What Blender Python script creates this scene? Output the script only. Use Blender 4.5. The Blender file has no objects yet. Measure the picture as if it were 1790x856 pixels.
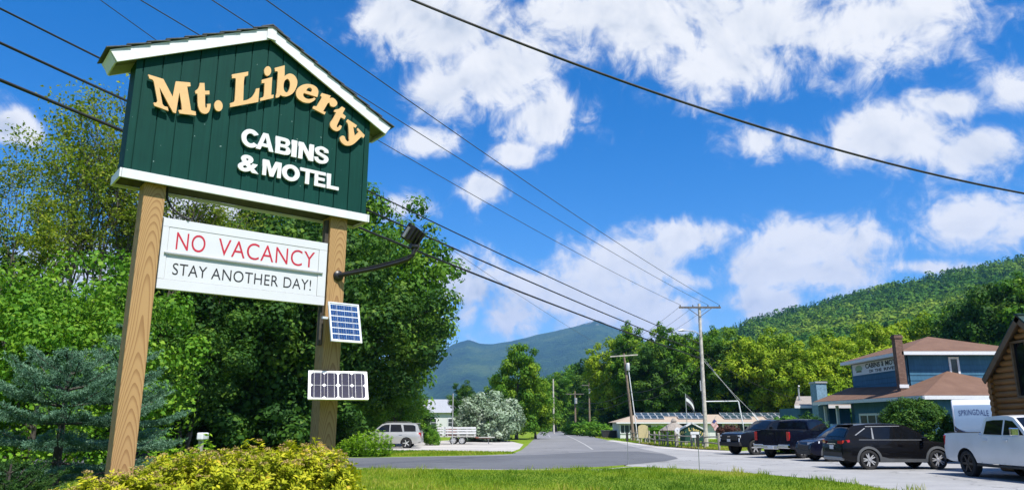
import bpy, bmesh, math, random
import numpy as np
from mathutils import Vector, Matrix
# ------------------------------------------------------------------ camera, sky, sun, exposure
scene = bpy.context.scene
COL = scene.collection
FPX, CXP, CYP, HORIZON, CAMH = 1300.0, 895.0, 428.0, 742.0, 1.65
PITCH = math.atan((HORIZON - CYP) / FPX)
CP, SP = math.cos(PITCH), math.sin(PITCH)
cam_data = bpy.data.cameras.new('camera')
cam_data.sensor_width = 36.0
cam_data.lens = 36.0 * FPX / 1790.0
cam_data.clip_start = 0.1
cam_data.clip_end = 30000.0
cam = bpy.data.objects.new('camera', cam_data)
COL.objects.link(cam)
cam.location = (0, 0, CAMH)
cam.rotation_euler = (math.pi / 2 + PITCH, 0, 0)
scene.camera = cam
SUN_DIR = Vector((0.31, -0.43, 0.845)).normalized()
SKY_STRENGTH, SUN_STRENGTH, EXPOSURE = 0.083, 5.0, 0.64
scene.view_settings.view_transform = 'Standard'
scene.view_settings.look = 'None'
scene.view_settings.gamma = 1.0
scene.view_settings.use_curve_mapping = False
scene.view_settings.exposure = EXPOSURE
scene.cycles.max_bounces = 7
scene.cycles.transparent_max_bounces = 12
scene.cycles.diffuse_bounces = 2
scene.cycles.glossy_bounces = 3
scene.cycles.volume_bounces = 0
scene.cycles.sample_clamp_indirect = 8.0

sun_data = bpy.data.lights.new('sun', 'SUN')
sun_data.energy = SUN_STRENGTH
sun_data.angle = math.radians(0.53)
sun_data.color = (1.0, 0.955, 0.88)
sun = bpy.data.objects.new('sun', sun_data)
COL.objects.link(sun)
sun.rotation_euler = SUN_DIR.to_track_quat('Z', 'Y').to_euler()
sun.location = SUN_DIR * 300


def ray(u, v):
    return Vector((u - CXP, FPX * CP + (v - CYP) * SP, FPX * SP - (v - CYP) * CP))


def at(u, v, Y):
    d = ray(u, v)
    return Vector((0, 0, CAMH)) + d * (Y / d.y)


def gnd(u, v, z=0.0):
    d = ray(u, v)
    return Vector((0, 0, CAMH)) + d * ((z - CAMH) / d.z)


def ae(u, v):
    d = ray(u, v)
    return d.x / d.y, d.z / d.y


class NT:
    """small node-tree helper"""
    def __init__(s, nt):
        s.nt = nt

    def n(s, t, **kw):
        nd = s.nt.nodes.new(t)
        for k, val in kw.items():
            setattr(nd, k, val)
        return nd

    def link(s, a, b):
        s.nt.links.new(a, b)

    def put(s, sock, val):
        if hasattr(val, 'is_output') or isinstance(val, bpy.types.NodeSocket):
            s.nt.links.new(val, sock)
        else:
            sock.default_value = val

    def m(s, op, a, b=None, c=None, clamp=False):
        nd = s.n('ShaderNodeMath', operation=op, use_clamp=clamp)
        s.put(nd.inputs[0], a)
        if b is not None:
            s.put(nd.inputs[1], b)
        if c is not None:
            s.put(nd.inputs[2], c)
        return nd.outputs[0]

    def vm(s, op, a, b=None):
        nd = s.n('ShaderNodeVectorMath', operation=op)
        s.put(nd.inputs[0], a)
        if b is not None:
            s.put(nd.inputs[1], b)
        return nd.outputs[0]

    def noise(s, vec, scale, detail=4, rough=0.55, dist=0.0, color=False):
        nd = s.n('ShaderNodeTexNoise')
        if vec is not None:
            s.link(vec, nd.inputs['Vector'])
        nd.inputs['Scale'].default_value = scale
        nd.inputs['Detail'].default_value = detail
        nd.inputs['Roughness'].default_value = rough
        nd.inputs['Distortion'].default_value = dist
        return nd.outputs['Color' if color else 'Fac']

    def ramp(s, fac, stops, interp='LINEAR'):
        nd = s.n('ShaderNodeValToRGB')
        nd.color_ramp.interpolation = interp
        el = nd.color_ramp.elements
        while len(el) < len(stops):
            el.new(0.5)
        for e, (p, c) in zip(el, stops):
            e.position = p
            e.color = (c[0], c[1], c[2], 1.0) if not isinstance(c, (int, float)) else (c, c, c, 1.0)
        s.put(nd.inputs[0], fac)
        return nd.outputs[0]

    def mix(s, fac, a, b, blend='MIX'):
        nd = s.n('ShaderNodeMix', data_type='RGBA', blend_type=blend)
        s.put(nd.inputs[0], fac)
        for sock, val in ((nd.inputs[6], a), (nd.inputs[7], b)):
            if isinstance(val, (tuple, list)):
                sock.default_value = (val[0], val[1], val[2], 1.0)
            else:
                s.put(sock, val)
        return nd.outputs[2]

    def sstep(s, x, lo, hi):
        nd = s.n('ShaderNodeMapRange', interpolation_type='SMOOTHSTEP')
        s.put(nd.inputs[0], x)
        nd.inputs[1].default_value = lo
        nd.inputs[2].default_value = hi
        return nd.outputs[0]


def build_world():
    w = bpy.data.worlds.new('World')
    scene.world = w
    w.use_nodes = True
    w.cycles.sampling_method = 'MANUAL'
    w.cycles.sample_map_resolution = 512
    w.node_tree.nodes.clear()
    t = NT(w.node_tree)
    sky = t.n('ShaderNodeTexSky', sky_type='NISHITA')
    sky.sun_disc = False
    sky.sun_elevation = math.asin(SUN_DIR.z)
    sky.sun_rotation = math.atan2(SUN_DIR.x, SUN_DIR.y)
    sky.altitude = 300.0
    sky.air_density = 1.0
    sky.dust_density = 0.3
    sky.ozone_density = 4.0
    hs = t.n('ShaderNodeHueSaturation')
    hs.inputs['Hue'].default_value = 0.506
    hs.inputs['Saturation'].default_value = 1.42
    hs.inputs['Value'].default_value = 1.38
    t.link(sky.outputs[0], hs.inputs['Color'])
    skyc = t.vm('MULTIPLY', hs.outputs[0], (SKY_STRENGTH,) * 3)
    skyn = skyc.node
    tc = t.n('ShaderNodeTexCoord').outputs['Generated']
    sep = t.n('ShaderNodeSeparateXYZ')
    t.link(tc, sep.inputs[0])
    x, y, z = sep.outputs
    ya = t.m('MAXIMUM', t.m('ABSOLUTE', y), 0.04)
    a = t.m('DIVIDE', x, ya)
    e = t.m('DIVIDE', z, ya)
    # cumulus in view: (u, v, half-width, half-height) of each heap read off the photograph as sky directions
    blobs = [(1130, 30, 200, 85), (1300, 40, 190, 95), (1270, 115, 130, 65), (1560, 40, 165, 62), (1190, -70, 220, 100), (1450, -70, 400, 110),
             (760, 50, 115, 80), (880, 130, 125, 75), (960, 205, 75, 62), (780, 150, 90, 70), (700, 30, 80, 55),
             (1590, 245, 115, 52), (1700, 270, 110, 48), (1780, 150, 70, 45), (1325, 252, 62, 34), (1660, 180, 60, 26),
             (1440, 425, 125, 45), (1350, 470, 100, 42), (1480, 480, 90, 35), (1700, 390, 130, 55), (1640, 470, 90, 16), (1330, 525, 70, 38),
             (1070, 465, 100, 62), (985, 520, 150, 62), (1110, 530, 110, 52), (880, 555, 150, 50), (1205, 418, 62, 30), (1205, 490, 38, 20), (800, 500, 80, 50),
             (700, 360, 62, 34), (740, 245, 62, 28), (905, 270, 42, 22), (840, 330, 42, 24),
             (20, 228, 55, 26), (345, 375, 120, 50), (150, 480, 150, 60)]
    wob = t.noise(tc, 3.2, 3, 0.6, color=True)
    wv = t.vm('SCALE', t.vm('SUBTRACT', wob, (0.5, 0.5, 0.5)))
    wv.node.inputs['Scale'].default_value = 0.035
    ws = t.n('ShaderNodeSeparateXYZ')
    t.link(wv, ws.inputs[0])
    aw = t.m('ADD', a, ws.outputs[0])
    ew = t.m('ADD', e, ws.outputs[1])
    best = None
    for (u, v, ru, rv) in blobs:
        a0, e0 = ae(u, v)
        a1, _ = ae(u + ru, v)
        _, e1 = ae(u, v - rv)
        da = t.m('MULTIPLY', t.m('SUBTRACT', aw, a0), 1.0 / (a1 - a0))
        de = t.m('MULTIPLY', t.m('SUBTRACT', ew, e0), 1.0 / (e1 - e0))
        d = t.m('SQRT', t.m('ADD', t.m('MULTIPLY', da, da), t.m('MULTIPLY', de, de)))
        b = t.m('SUBTRACT', 1.0, d)
        best = b if best is None else t.m('SMOOTH_MAX', best, b, 0.35)
    # the same sort of broken cumulus goes on over the rest of the sky
    zc = t.m('ADD', t.m('MAXIMUM', z, 0.0), 0.22)
    comb = t.n('ShaderNodeCombineXYZ')
    t.put(comb.inputs[0], t.m('DIVIDE', x, zc))
    t.put(comb.inputs[1], t.m('DIVIDE', y, zc))
    gen = t.m('MULTIPLY', t.m('SUBTRACT', t.noise(comb.outputs[0], 1.15, 2, 0.5), 0.60), 4.5)
    side = t.sstep(t.m('DIVIDE', t.m('ABSOLUTE', x), t.m('MAXIMUM', y, 0.04)), 0.78, 1.1)
    high = t.sstep(z, 0.62, 0.75)
    gen = t.m('ADD', gen, t.m('MULTIPLY', t.m('SUBTRACT', t.m('MAXIMUM', side, high), 1.0), 1.1))
    base = t.m('MAXIMUM', t.m('MAXIMUM', best, gen), -0.9)

    def puff(vec):
        f1 = t.noise(vec, 7.5, 7, 0.62, 0.5)
        f2 = t.noise(vec, 26.0, 4, 0.62, 0.6)
        return t.m('ADD', t.m('MULTIPLY', t.m('SUBTRACT', f1, 0.5), 3.7), t.m('MULTIPLY', t.m('SUBTRACT', f2, 0.5), 2.2))
    p0 = puff(tc)
    sh = t.vm('ADD', tc, (0.012, -0.003, 0.026))
    p1 = t.m('MULTIPLY', t.m('SUBTRACT', t.noise(sh, 7.5, 4, 0.6, 0.5), 0.5), 4.6)
    pl = t.m('MULTIPLY', t.m('SUBTRACT', t.noise(tc, 7.5, 4, 0.6, 0.5), 0.5), 4.6)
    f = t.m('SUBTRACT', t.m('ADD', t.m('MULTIPLY', base, 1.2), p0), 0.12)
    alpha = t.m('POWER', t.sstep(f, -0.70, 0.58), 1.75)
    relief = t.m('SUBTRACT', pl, p1)
    thick = t.sstep(f, 0.3, 2.0)
    lit = t.m('ADD', t.m('MULTIPLY', relief, 0.42), t.m('SUBTRACT', 0.84, t.m('MULTIPLY', thick, 0.22)), clamp=True)
    cl = t.ramp(lit, [(0.0, (0.25, 0.30, 0.385)), (0.40, (0.37, 0.415, 0.485)), (0.66, (0.55, 0.57, 0.60)), (0.92, (0.645, 0.65, 0.655))])
    colr = t.mix(alpha, skyc, cl)
    bg = t.n('ShaderNodeBackground')
    t.link(colr, bg.inputs[0])
    bg.inputs[1].default_value = 1.0
    out = t.n('ShaderNodeOutputWorld')
    t.link(bg.outputs[0], out.inputs[0])


build_world()

# ------------------------------------------------------------------ object helpers
def tag(o, label=None, cat=None, group=None, kind=None):
    if label: o['label'] = label
    if cat: o['category'] = cat
    if group: o['group'] = group
    if kind: o['kind'] = kind
    return o


def empty(name, loc=(0, 0, 0), rz=0.0, **kw):
    o = bpy.data.objects.new(name, None)
    o.empty_display_size = 0.2
    COL.objects.link(o)
    o.location = loc
    o.rotation_euler = (0, 0, rz)
    return tag(o, **kw)


def obj(name, me, parent=None, loc=None, rot=None, **kw):
    o = bpy.data.objects.new(name, me)
    COL.objects.link(o)
    o.parent = parent
    if loc is not None: o.location = loc
    if rot is not None: o.rotation_euler = rot
    return tag(o, **kw)


def copy_tree(o, parent=None, skip=()):
    c = o.copy()
    COL.objects.link(c)
    c.parent = parent
    for ch in o.children:
        copy_tree(ch, c)
    return c


class MB:
    def __init__(s):
        s.v, s.f, s.mi, s.cur = [], [], [], 0

    def face(s, pts):
        b = len(s.v)
        s.v.extend([tuple(p) for p in pts])
        s.f.append(tuple(range(b, b + len(pts))))
        s.mi.append(s.cur)

    def add(s, verts, faces):
        b = len(s.v)
        s.v.extend([tuple(p) for p in verts])
        for f in faces:
            s.f.append(tuple(i + b for i in f))
            s.mi.append(s.cur)
        return s

    def box(s, c, d, rot=None):
        hx, hy, hz = d[0] / 2, d[1] / 2, d[2] / 2
        vs = [Vector((x, y, z)) for x in (-hx, hx) for y in (-hy, hy) for z in (-hz, hz)]
        if rot is not None:
            vs = [rot @ q for q in vs]
        c = Vector(c)
        return s.add([q + c for q in vs], [(0, 1, 3, 2), (4, 6, 7, 5), (0, 4, 5, 1), (2, 3, 7, 6), (0, 2, 6, 4), (1, 5, 7, 3)])

    def bx(s, x0, x1, y0, y1, z0, z1):
        return s.box(((x0 + x1) / 2, (y0 + y1) / 2, (z0 + z1) / 2), (abs(x1 - x0), abs(y1 - y0), abs(z1 - z0)))

    def bar(s, p0, p1, w, h, up=(0, 0, 1)):
        p0, p1 = Vector(p0), Vector(p1)
        d = (p1 - p0)
        L = d.length
        d.normalize()
        up = Vector(up)
        sx = d.cross(up)
        if sx.length < 1e-4:
            sx = d.cross(Vector((0, 1, 0)))
        sx.normalize()
        uz = sx.cross(d)
        R = Matrix((d, sx, uz)).transposed()
        return s.box((p0 + p1) / 2, (L, w, h), R)

    def tube(s, pts, rad, n=8, cap=True):
        pts = [Vector(p) for p in pts]
        if not isinstance(rad, (list, tuple)):
            rad = [rad] * len(pts)
        rings = []
        ref = None
        for i, p in enumerate(pts):
            d = (pts[min(i + 1, len(pts) - 1)] - pts[max(i - 1, 0)])
            if d.length < 1e-9:
                d = Vector((0, 0, 1))
            d.normalize()
            if ref is None:
                ref = Vector((1, 0, 0)) if abs(d.x) < 0.8 else Vector((0, 1, 0))
            a = (ref - d * ref.dot(d))
            if a.length < 1e-5:
                a = Vector((0, 1, 0)).cross(d)
            a.normalize()
            ref = a
            b = d.cross(a)
            rings.append([p + (a * math.cos(2 * math.pi * k / n) + b * math.sin(2 * math.pi * k / n)) * rad[i] for k in range(n)])
        vs = [q for r in rings for q in r]
        fs = []
        for i in range(len(pts) - 1):
            for k in range(n):
                k2 = (k + 1) % n
                fs.append((i * n + k, i * n + k2, (i + 1) * n + k2, (i + 1) * n + k))
        if cap:
            fs.append(tuple(reversed(range(n))))
            fs.append(tuple(range((len(pts) - 1) * n, len(pts) * n)))
        return s.add(vs, fs)

    def lathe(s, prof, axis='Z', c=(0, 0, 0), n=24):
        vs, fs = [], []
        for (r, h) in prof:
            for k in range(n):
                t = 2 * math.pi * k / n
                q = (r * math.cos(t), r * math.sin(t), h)
                if axis == 'Y': q = (q[0], q[2], q[1])
                if axis == 'X': q = (q[2], q[0], q[1])
                vs.append((q[0] + c[0], q[1] + c[1], q[2] + c[2]))
        for i in range(len(prof) - 1):
            for k in range(n):
                k2 = (k + 1) % n
                fs.append((i * n + k, i * n + k2, (i + 1) * n + k2, (i + 1) * n + k))
        return s.add(vs, fs)

    def prism(s, poly, fn, t0, t1):
        """poly 2-D outline; fn(a, b, t) -> 3-D point; extruded from t0 to t1"""
        n = len(poly)
        vs = [fn(a, b, t0) for a, b in poly] + [fn(a, b, t1) for a, b in poly]
        fs = [tuple(reversed(range(n))), tuple(range(n, 2 * n))]
        fs += [(i, (i + 1) % n, n + (i + 1) % n, n + i) for i in range(n)]
        return s.add(vs, fs)

    def mesh(s, name, mats, smooth=None, fix=True):
        me = bpy.data.meshes.new(name)
        me.from_pydata(s.v, [], s.f)
        if not isinstance(mats, (list, tuple)): mats = [mats]
        for m_ in mats: me.materials.append(m_)
        if len(mats) > 1:
            me.polygons.foreach_set('material_index', s.mi)
        if fix or smooth is not None:
            bm = bmesh.new()
            bm.from_mesh(me)
            if smooth is not None:
                bmesh.ops.remove_doubles(bm, verts=bm.verts, dist=1e-5)
            if fix:
                bmesh.ops.recalc_face_normals(bm, faces=bm.faces)
            bm.to_mesh(me)
            bm.free()
        if smooth is not None:
            me.polygons.foreach_set('use_smooth', [True] * len(me.polygons))
            me.set_sharp_from_angle(angle=math.radians(smooth))
        me.update()
        return me

    def build(s, name, mats, parent=None, smooth=None, bevel=0.0, loc=None, rot=None, fix=True, **kw):
        o = obj(name, s.mesh(name, mats, smooth, fix), parent, loc, rot, **kw)
        if bevel:
            b = o.modifiers.new('bevel', 'BEVEL')
            b.width = bevel
            b.segments = 2
            b.limit_method = 'ANGLE'
        return o


def text_mesh(txt, mat, offset=0.0, extrude=0.0, spacing=1.0, name='lettering'):
    """raw text mesh in the XY plane (built-in font)"""
    cu = bpy.data.curves.new(name, 'FONT')
    cu.body = txt
    cu.offset = offset
    cu.extrude = extrude
    cu.resolution_u = 5
    cu.space_character = spacing
    o = bpy.data.objects.new(name, cu)
    COL.objects.link(o)
    dg = bpy.context.evaluated_depsgraph_get()
    me = bpy.data.meshes.new_from_object(o.evaluated_get(dg))
    bpy.data.objects.remove(o)
    bpy.data.curves.remove(cu)
    me.name = name
    me.materials.clear()
    me.materials.append(mat)
    return me


def curve_mesh(contours, mat, extrude, name='letter'):
    cu = bpy.data.curves.new(name, 'CURVE')
    cu.dimensions = '2D'
    cu.fill_mode = 'BOTH'
    cu.extrude = extrude
    for c in contours:
        sp = cu.splines.new('POLY')
        sp.points.add(len(c) - 1)
        for p, q in zip(sp.points, c):
            p.co = (q[0], q[1], 0, 1)
        sp.use_cyclic_u = True
    o = bpy.data.objects.new(name, cu)
    COL.objects.link(o)
    dg = bpy.context.evaluated_depsgraph_get()
    me = bpy.data.meshes.new_from_object(o.evaluated_get(dg))
    bpy.data.objects.remove(o)
    bpy.data.curves.remove(cu)
    me.name = name
    me.materials.clear()
    me.materials.append(mat)
    return me


def remap(me, fn):
    n = len(me.vertices)
    co = np.empty(n * 3, np.float32)
    me.vertices.foreach_get('co', co)
    co = fn(co.reshape(n, 3)).astype(np.float32)
    me.vertices.foreach_set('co', co.ravel())
    me.update()
    return me


def fit_text(me, x0, x1, z0, z1, yf):
    """lay an XY text mesh into local XZ, filling x0..x1 and z0..z1; its front faces local -Y at yf"""
    def fn(c):
        mn, mx = c.min(0), c.max(0)
        o = np.empty_like(c)
        o[:, 0] = x0 + (c[:, 0] - mn[0]) / max(mx[0] - mn[0], 1e-6) * (x1 - x0)
        o[:, 2] = z0 + (c[:, 1] - mn[1]) / max(mx[1] - mn[1], 1e-6) * (z1 - z0)
        o[:, 1] = yf + (mx[2] - c[:, 2])
        return o
    return remap(me, fn)


# ------------------------------------------------------------------ materials
MATS = {}


def new_mat(name):
    m = bpy.data.materials.new(name)
    m.use_nodes = True
    m.node_tree.nodes.clear()
    MATS[name] = m
    t = NT(m.node_tree)
    out = t.n('ShaderNodeOutputMaterial')
    return m, t, out


def prin(t, out, col, rough=0.5, metal=0.0, coat=0.0, bump=None, bstr=0.3, bdist=0.01, spec=0.5):
    b = t.n('ShaderNodeBsdfPrincipled')
    if isinstance(col, (tuple, list)):
        b.inputs['Base Color'].default_value = (col[0], col[1], col[2], 1)
    else:
        t.link(col, b.inputs['Base Color'])
    t.put(b.inputs['Roughness'], rough)
    b.inputs['Metallic'].default_value = metal
    b.inputs['Coat Weight'].default_value = coat
    b.inputs['Coat Roughness'].default_value = 0.03
    b.inputs['Specular IOR Level'].default_value = spec
    if bump is not None:
        bp = t.n('ShaderNodeBump')
        bp.inputs['Strength'].default_value = bstr
        bp.inputs['Distance'].default_value = bdist
        t.link(bump, bp.inputs['Height'])
        t.link(bp.outputs[0], b.inputs['Normal'])
    t.link(b.outputs[0], out.inputs[0])
    return b


def oc(t, scale=None):
    c = t.n('ShaderNodeTexCoord').outputs['Object']
    if scale:
        c = t.vm('MULTIPLY', c, scale)
    return c


def plain(name, col, rough=0.5, metal=0.0, coat=0.0, var=0.12, scale=6.0, bstr=0.0, spec=0.5):
    m, t, out = new_mat(name)
    c = oc(t)
    f = t.noise(c, scale, 5, 0.6)
    k = tuple(max(0, q * (1 - var)) for q in col)
    k2 = tuple(min(1, q * (1 + var)) for q in col)
    colr = t.ramp(f, [(0.3, k), (0.7, k2)])
    prin(t, out, colr, rough, metal, coat, bump=t.noise(c, scale * 9, 4, 0.6) if bstr else None, bstr=bstr, spec=spec)
    return m


def leaf_mat(name, stops, trans=0.24, rough=0.6, tcol=1.25, spec=0.15):
    m, t, out = new_mat(name)
    at_ = t.n('ShaderNodeAttribute', attribute_name='tone')
    colr = t.ramp(at_.outputs['Fac'], stops)
    b = t.n('ShaderNodeBsdfPrincipled')
    t.link(colr, b.inputs['Base Color'])
    b.inputs['Roughness'].default_value = rough
    b.inputs['Specular IOR Level'].default_value = spec
    tr = t.n('ShaderNodeBsdfTranslucent')
    tc = t.mix(1.0, colr, (tcol * 1.05, tcol * 1.15, tcol * 0.45), 'MULTIPLY')
    t.link(tc, tr.inputs[0])
    mx = t.n('ShaderNodeMixShader')
    mx.inputs[0].default_value = trans
    t.link(b.outputs[0], mx.inputs[1])
    t.link(tr.outputs[0], mx.inputs[2])
    t.link(mx.outputs[0], out.inputs[0])
    return m


def make_materials():
    M = MATS
    # foliage
    leaf_mat('leaf_maple', [(0.0, (0.035, 0.115, 0.010)), (0.5, (0.085, 0.20, 0.015)), (1.0, (0.20, 0.30, 0.018))])
    leaf_mat('leaf_bright', [(0.0, (0.09, 0.18, 0.010)), (0.5, (0.20, 0.31, 0.014)), (1.0, (0.34, 0.40, 0.020))])
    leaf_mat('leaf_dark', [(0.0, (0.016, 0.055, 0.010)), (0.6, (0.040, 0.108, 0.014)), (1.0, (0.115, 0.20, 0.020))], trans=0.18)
    leaf_mat('leaf_sparse', [(0.0, (0.08, 0.145, 0.018)), (0.5, (0.18, 0.25, 0.024)), (1.0, (0.30, 0.31, 0.03))], trans=0.35)
    leaf_mat('leaf_mid', [(0.0, (0.045, 0.14, 0.012)), (0.5, (0.10, 0.24, 0.018)), (1.0, (0.21, 0.34, 0.028))])
    leaf_mat('leaf_silver', [(0.0, (0.16, 0.24, 0.15)), (0.6, (0.30, 0.39, 0.28)), (1.0, (0.48, 0.55, 0.46))], trans=0.15)
    leaf_mat('leaf_gold', [(0.0, (0.16, 0.20, 0.012)), (0.45, (0.35, 0.39, 0.018)), (0.85, (0.60, 0.55, 0.035)), (1.0, (0.50, 0.30, 0.05))], trans=0.3)
    leaf_mat('flower_tan', [(0.0, (0.30, 0.21, 0.08)), (1.0, (0.50, 0.38, 0.18))], trans=0.15)
    leaf_mat('leaf_weed', [(0.0, (0.08, 0.20, 0.012)), (0.6, (0.18, 0.34, 0.016)), (1.0, (0.30, 0.42, 0.03))])
    leaf_mat('leaf_purple', [(0.0, (0.05, 0.02, 0.02)), (1.0, (0.12, 0.05, 0.035))], trans=0.2)
    leaf_mat('needle_blue', [(0.0, (0.030, 0.085, 0.050)), (0.5, (0.085, 0.185, 0.115)), (1.0, (0.25, 0.39, 0.27))], trans=0.12)
    leaf_mat('needle_dark', [(0.0, (0.012, 0.045, 0.010)), (0.7, (0.035, 0.095, 0.016)), (1.0, (0.09, 0.17, 0.03))], trans=0.12)
    leaf_mat('forest_far', [(0.0, (0.026, 0.090, 0.020)), (0.35, (0.060, 0.150, 0.024)), (0.7, (0.125, 0.225, 0.030)), (1.0, (0.20, 0.28, 0.035))], trans=0.2, spec=0.0)
    leaf_mat('grass_blade', [(0.0, (0.07, 0.155, 0.010)), (0.4, (0.17, 0.27, 0.014)), (0.75, (0.27, 0.33, 0.025)), (1.0, (0.42, 0.37, 0.09))], trans=0.3)
    plain('bark', (0.10, 0.085, 0.065), 0.9, var=0.4, scale=9, bstr=0.6)
    plain('bark_dark', (0.055, 0.048, 0.04), 0.9, var=0.4, scale=9, bstr=0.6)
    # ground
    m, t, out = new_mat('grass_ground')
    c = oc(t)
    n1, n2, n3 = t.noise(c, 0.35, 5), t.noise(c, 4.0, 6, 0.65), t.noise(c, 40.0, 4, 0.7)
    f = t.m('ADD', t.m('ADD', t.m('MULTIPLY', n1, 0.35), t.m('MULTIPLY', n2, 0.4)), t.m('MULTIPLY', n3, 0.25))
    cg = t.ramp(f, [(0.32, (0.07, 0.145, 0.010)), (0.5, (0.15, 0.235, 0.014)), (0.66, (0.27, 0.29, 0.035))])
    prin(t, out, cg, 0.9, bump=t.noise(c, 25.0, 5, 0.7), bstr=0.8, bdist=0.05, spec=0.15)

    m, t, out = new_mat('grass_hill')
    c = oc(t)
    prin(t, out, t.ramp(t.noise(c, 0.05, 6, 0.65), [(0.3, (0.022, 0.06, 0.014)), (0.7, (0.06, 0.12, 0.02))]), 0.95, spec=0.1)
    m, t, out = new_mat('mountain')
    c = oc(t)
    f = t.m('ADD', t.m('MULTIPLY', t.noise(c, 0.0022, 6, 0.6), 0.55), t.m('MULTIPLY', t.noise(c, 0.03, 4, 0.7), 0.45))
    col = t.ramp(f, [(0.38, (0.015, 0.045, 0.020)), (0.5, (0.04, 0.095, 0.03)), (0.62, (0.095, 0.155, 0.04))])
    s3 = t.n('ShaderNodeSeparateXYZ'); t.link(c, s3.inputs[0])
    rock = t.m('MULTIPLY', t.sstep(s3.outputs[2], 690, 800), t.sstep(t.noise(t.vm('MULTIPLY', c, (1, 0.3, 0.6)), 0.009, 4, 0.6), 0.60, 0.66))
    col = t.mix(t.m('MULTIPLY', rock, 0.8), col, (0.30, 0.28, 0.25))
    prin(t, out, col, 0.95, bump=t.noise(c, 0.02, 6, 0.7), bstr=1.0, bdist=60.0, spec=0.1)

    def asphalt(name, a, b, line=0.5):
        m, t, out = new_mat(name)
        c = oc(t)
        big = t.noise(c, 0.22, 5, 0.6, 0.6)
        med = t.noise(c, 2.5, 5, 0.65)
        fine = t.noise(c, 70.0, 3, 0.7)
        trk = t.noise(t.vm('MULTIPLY', c, (0.12, 1.6, 1.0)), 1.0, 4, 0.6)
        f = t.m('ADD', t.m('ADD', t.m('MULTIPLY', big, 0.42), t.m('MULTIPLY', med, 0.2)), t.m('ADD', t.m('MULTIPLY', fine, 0.16), t.m('MULTIPLY', trk, 0.22)))
        col = t.ramp(f, [(0.36, a), (0.64, b)])
        vo = t.n('ShaderNodeTexVoronoi', feature='DISTANCE_TO_EDGE')
        wv = t.vm('ADD', c, t.vm('MULTIPLY', t.noise(c, 0.9, 4, color=True), (1.6, 1.6, 0)))
        t.link(wv, vo.inputs['Vector'])
        vo.inputs['Scale'].default_value = 0.24
        crack = t.m('SUBTRACT', 1.0, t.sstep(vo.outputs['Distance'], 0.003, 0.012))
        crack = t.m('MULTIPLY', crack, t.sstep(t.noise(c, 0.12, 2), 0.42, 0.55))
        col = t.mix(t.m('MULTIPLY', crack, line), col, tuple(q * 0.35 for q in a))
        prin(t, out, col, 0.85, bump=fine, bstr=0.5, bdist=0.01, spec=0.3)
    asphalt('asphalt_new', (0.085, 0.09, 0.102), (0.14, 0.147, 0.162), 0.3)
    asphalt('asphalt_mid', (0.15, 0.152, 0.16), (0.235, 0.237, 0.245), 0.5)
    asphalt('asphalt_old', (0.22, 0.22, 0.222), (0.37, 0.37, 0.37), 0.7)
    asphalt('gravel', (0.32, 0.305, 0.29), (0.52, 0.50, 0.48), 0.0)
    plain('road_paint', (0.36, 0.36, 0.35), 0.7, var=0.2, scale=8)
    # sign
    m, t, out = new_mat('treated_pine')
    c = oc(t)
    oi = t.n('ShaderNodeObjectInfo').outputs['Random']
    s3 = t.n('ShaderNodeSeparateXYZ'); t.link(c, s3.inputs[0])
    wob = t.noise(t.vm('MULTIPLY', c, (3, 3, 0.14)), 2.0, 3, 0.5)
    # plain-sawn figure: growth rings of a log whose pith wanders along the post
    zz = t.m('MULTIPLY', s3.outputs[2], 0.13)
    px = t.m('ADD', t.m('SUBTRACT', s3.outputs[0], 0.02), t.m('MULTIPLY', t.m('SUBTRACT', wob, 0.5), 0.07))
    py = t.m('ADD', t.m('ADD', s3.outputs[1], 0.02), t.m('MULTIPLY', t.m('SUBTRACT', t.noise(t.vm('MULTIPLY', c, (0.6, 0.6, 0.16)), 2.0, 1), 0.5), 0.42))
    rr = t.m('SQRT', t.m('ADD', t.m('MULTIPLY', px, px), t.m('MULTIPLY', py, py)))
    ring = t.m('FRACT', t.m('MULTIPLY', t.m('ADD', rr, t.m('MULTIPLY', zz, 0.5)), 85.0))
    fiber = t.noise(t.vm('MULTIPLY', c, (120, 120, 2.5)), 1.0, 4, 0.6)
    late = t.sstep(ring, 0.45, 0.98)
    base = t.mix(t.m('MULTIPLY', late, 0.8), (0.43, 0.265, 0.115), (0.21, 0.10, 0.036))
    base = t.mix(t.m('MULTIPLY', fiber, 0.5), base, (0.33, 0.21, 0.10))
    grey = t.sstep(t.noise(t.vm('MULTIPLY', c, (6, 6, 0.7)), 1.0, 4), 0.5, 0.8)
    base = t.mix(t.m('MULTIPLY', grey, 0.35), base, (0.30, 0.235, 0.16))
    crk = t.sstep(t.noise(t.vm('MULTIPLY', c, (46, 46, 0.8)), 1.0, 3, 0.6), 0.66, 0.72)
    base = t.mix(t.m('MULTIPLY', crk, 0.75), base, (0.07, 0.035, 0.015))
    prin(t, out, base, 0.75, bump=t.m('SUBTRACT', t.m('ADD', t.m('MULTIPLY', ring, 0.4), fiber), t.m('MULTIPLY', crk, 2.0)), bstr=0.25, bdist=0.004, spec=0.25)
    m, t, out = new_mat('green_board')
    oi = t.n('ShaderNodeObjectInfo').outputs['Random']
    sv = t.n('ShaderNodeCombineXYZ'); t.put(sv.inputs[0], t.m('MULTIPLY', oi, 37.0)); t.put(sv.inputs[2], t.m('MULTIPLY', oi, 91.0))
    c = t.vm('ADD', oc(t), sv.outputs[0])
    st = t.noise(t.vm('MULTIPLY', c, (30, 30, 1.2)), 1.0, 5, 0.6)
    bl = t.noise(c, 2.2, 4)
    speck = t.sstep(t.noise(c, 24.0, 2, 0.5), 0.735, 0.76)
    col = t.ramp(t.m('ADD', t.m('MULTIPLY', st, 0.5), t.m('MULTIPLY', bl, 0.5)), [(0.3, (0.0015, 0.034, 0.028)), (0.7, (0.004, 0.056, 0.045))])
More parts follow.
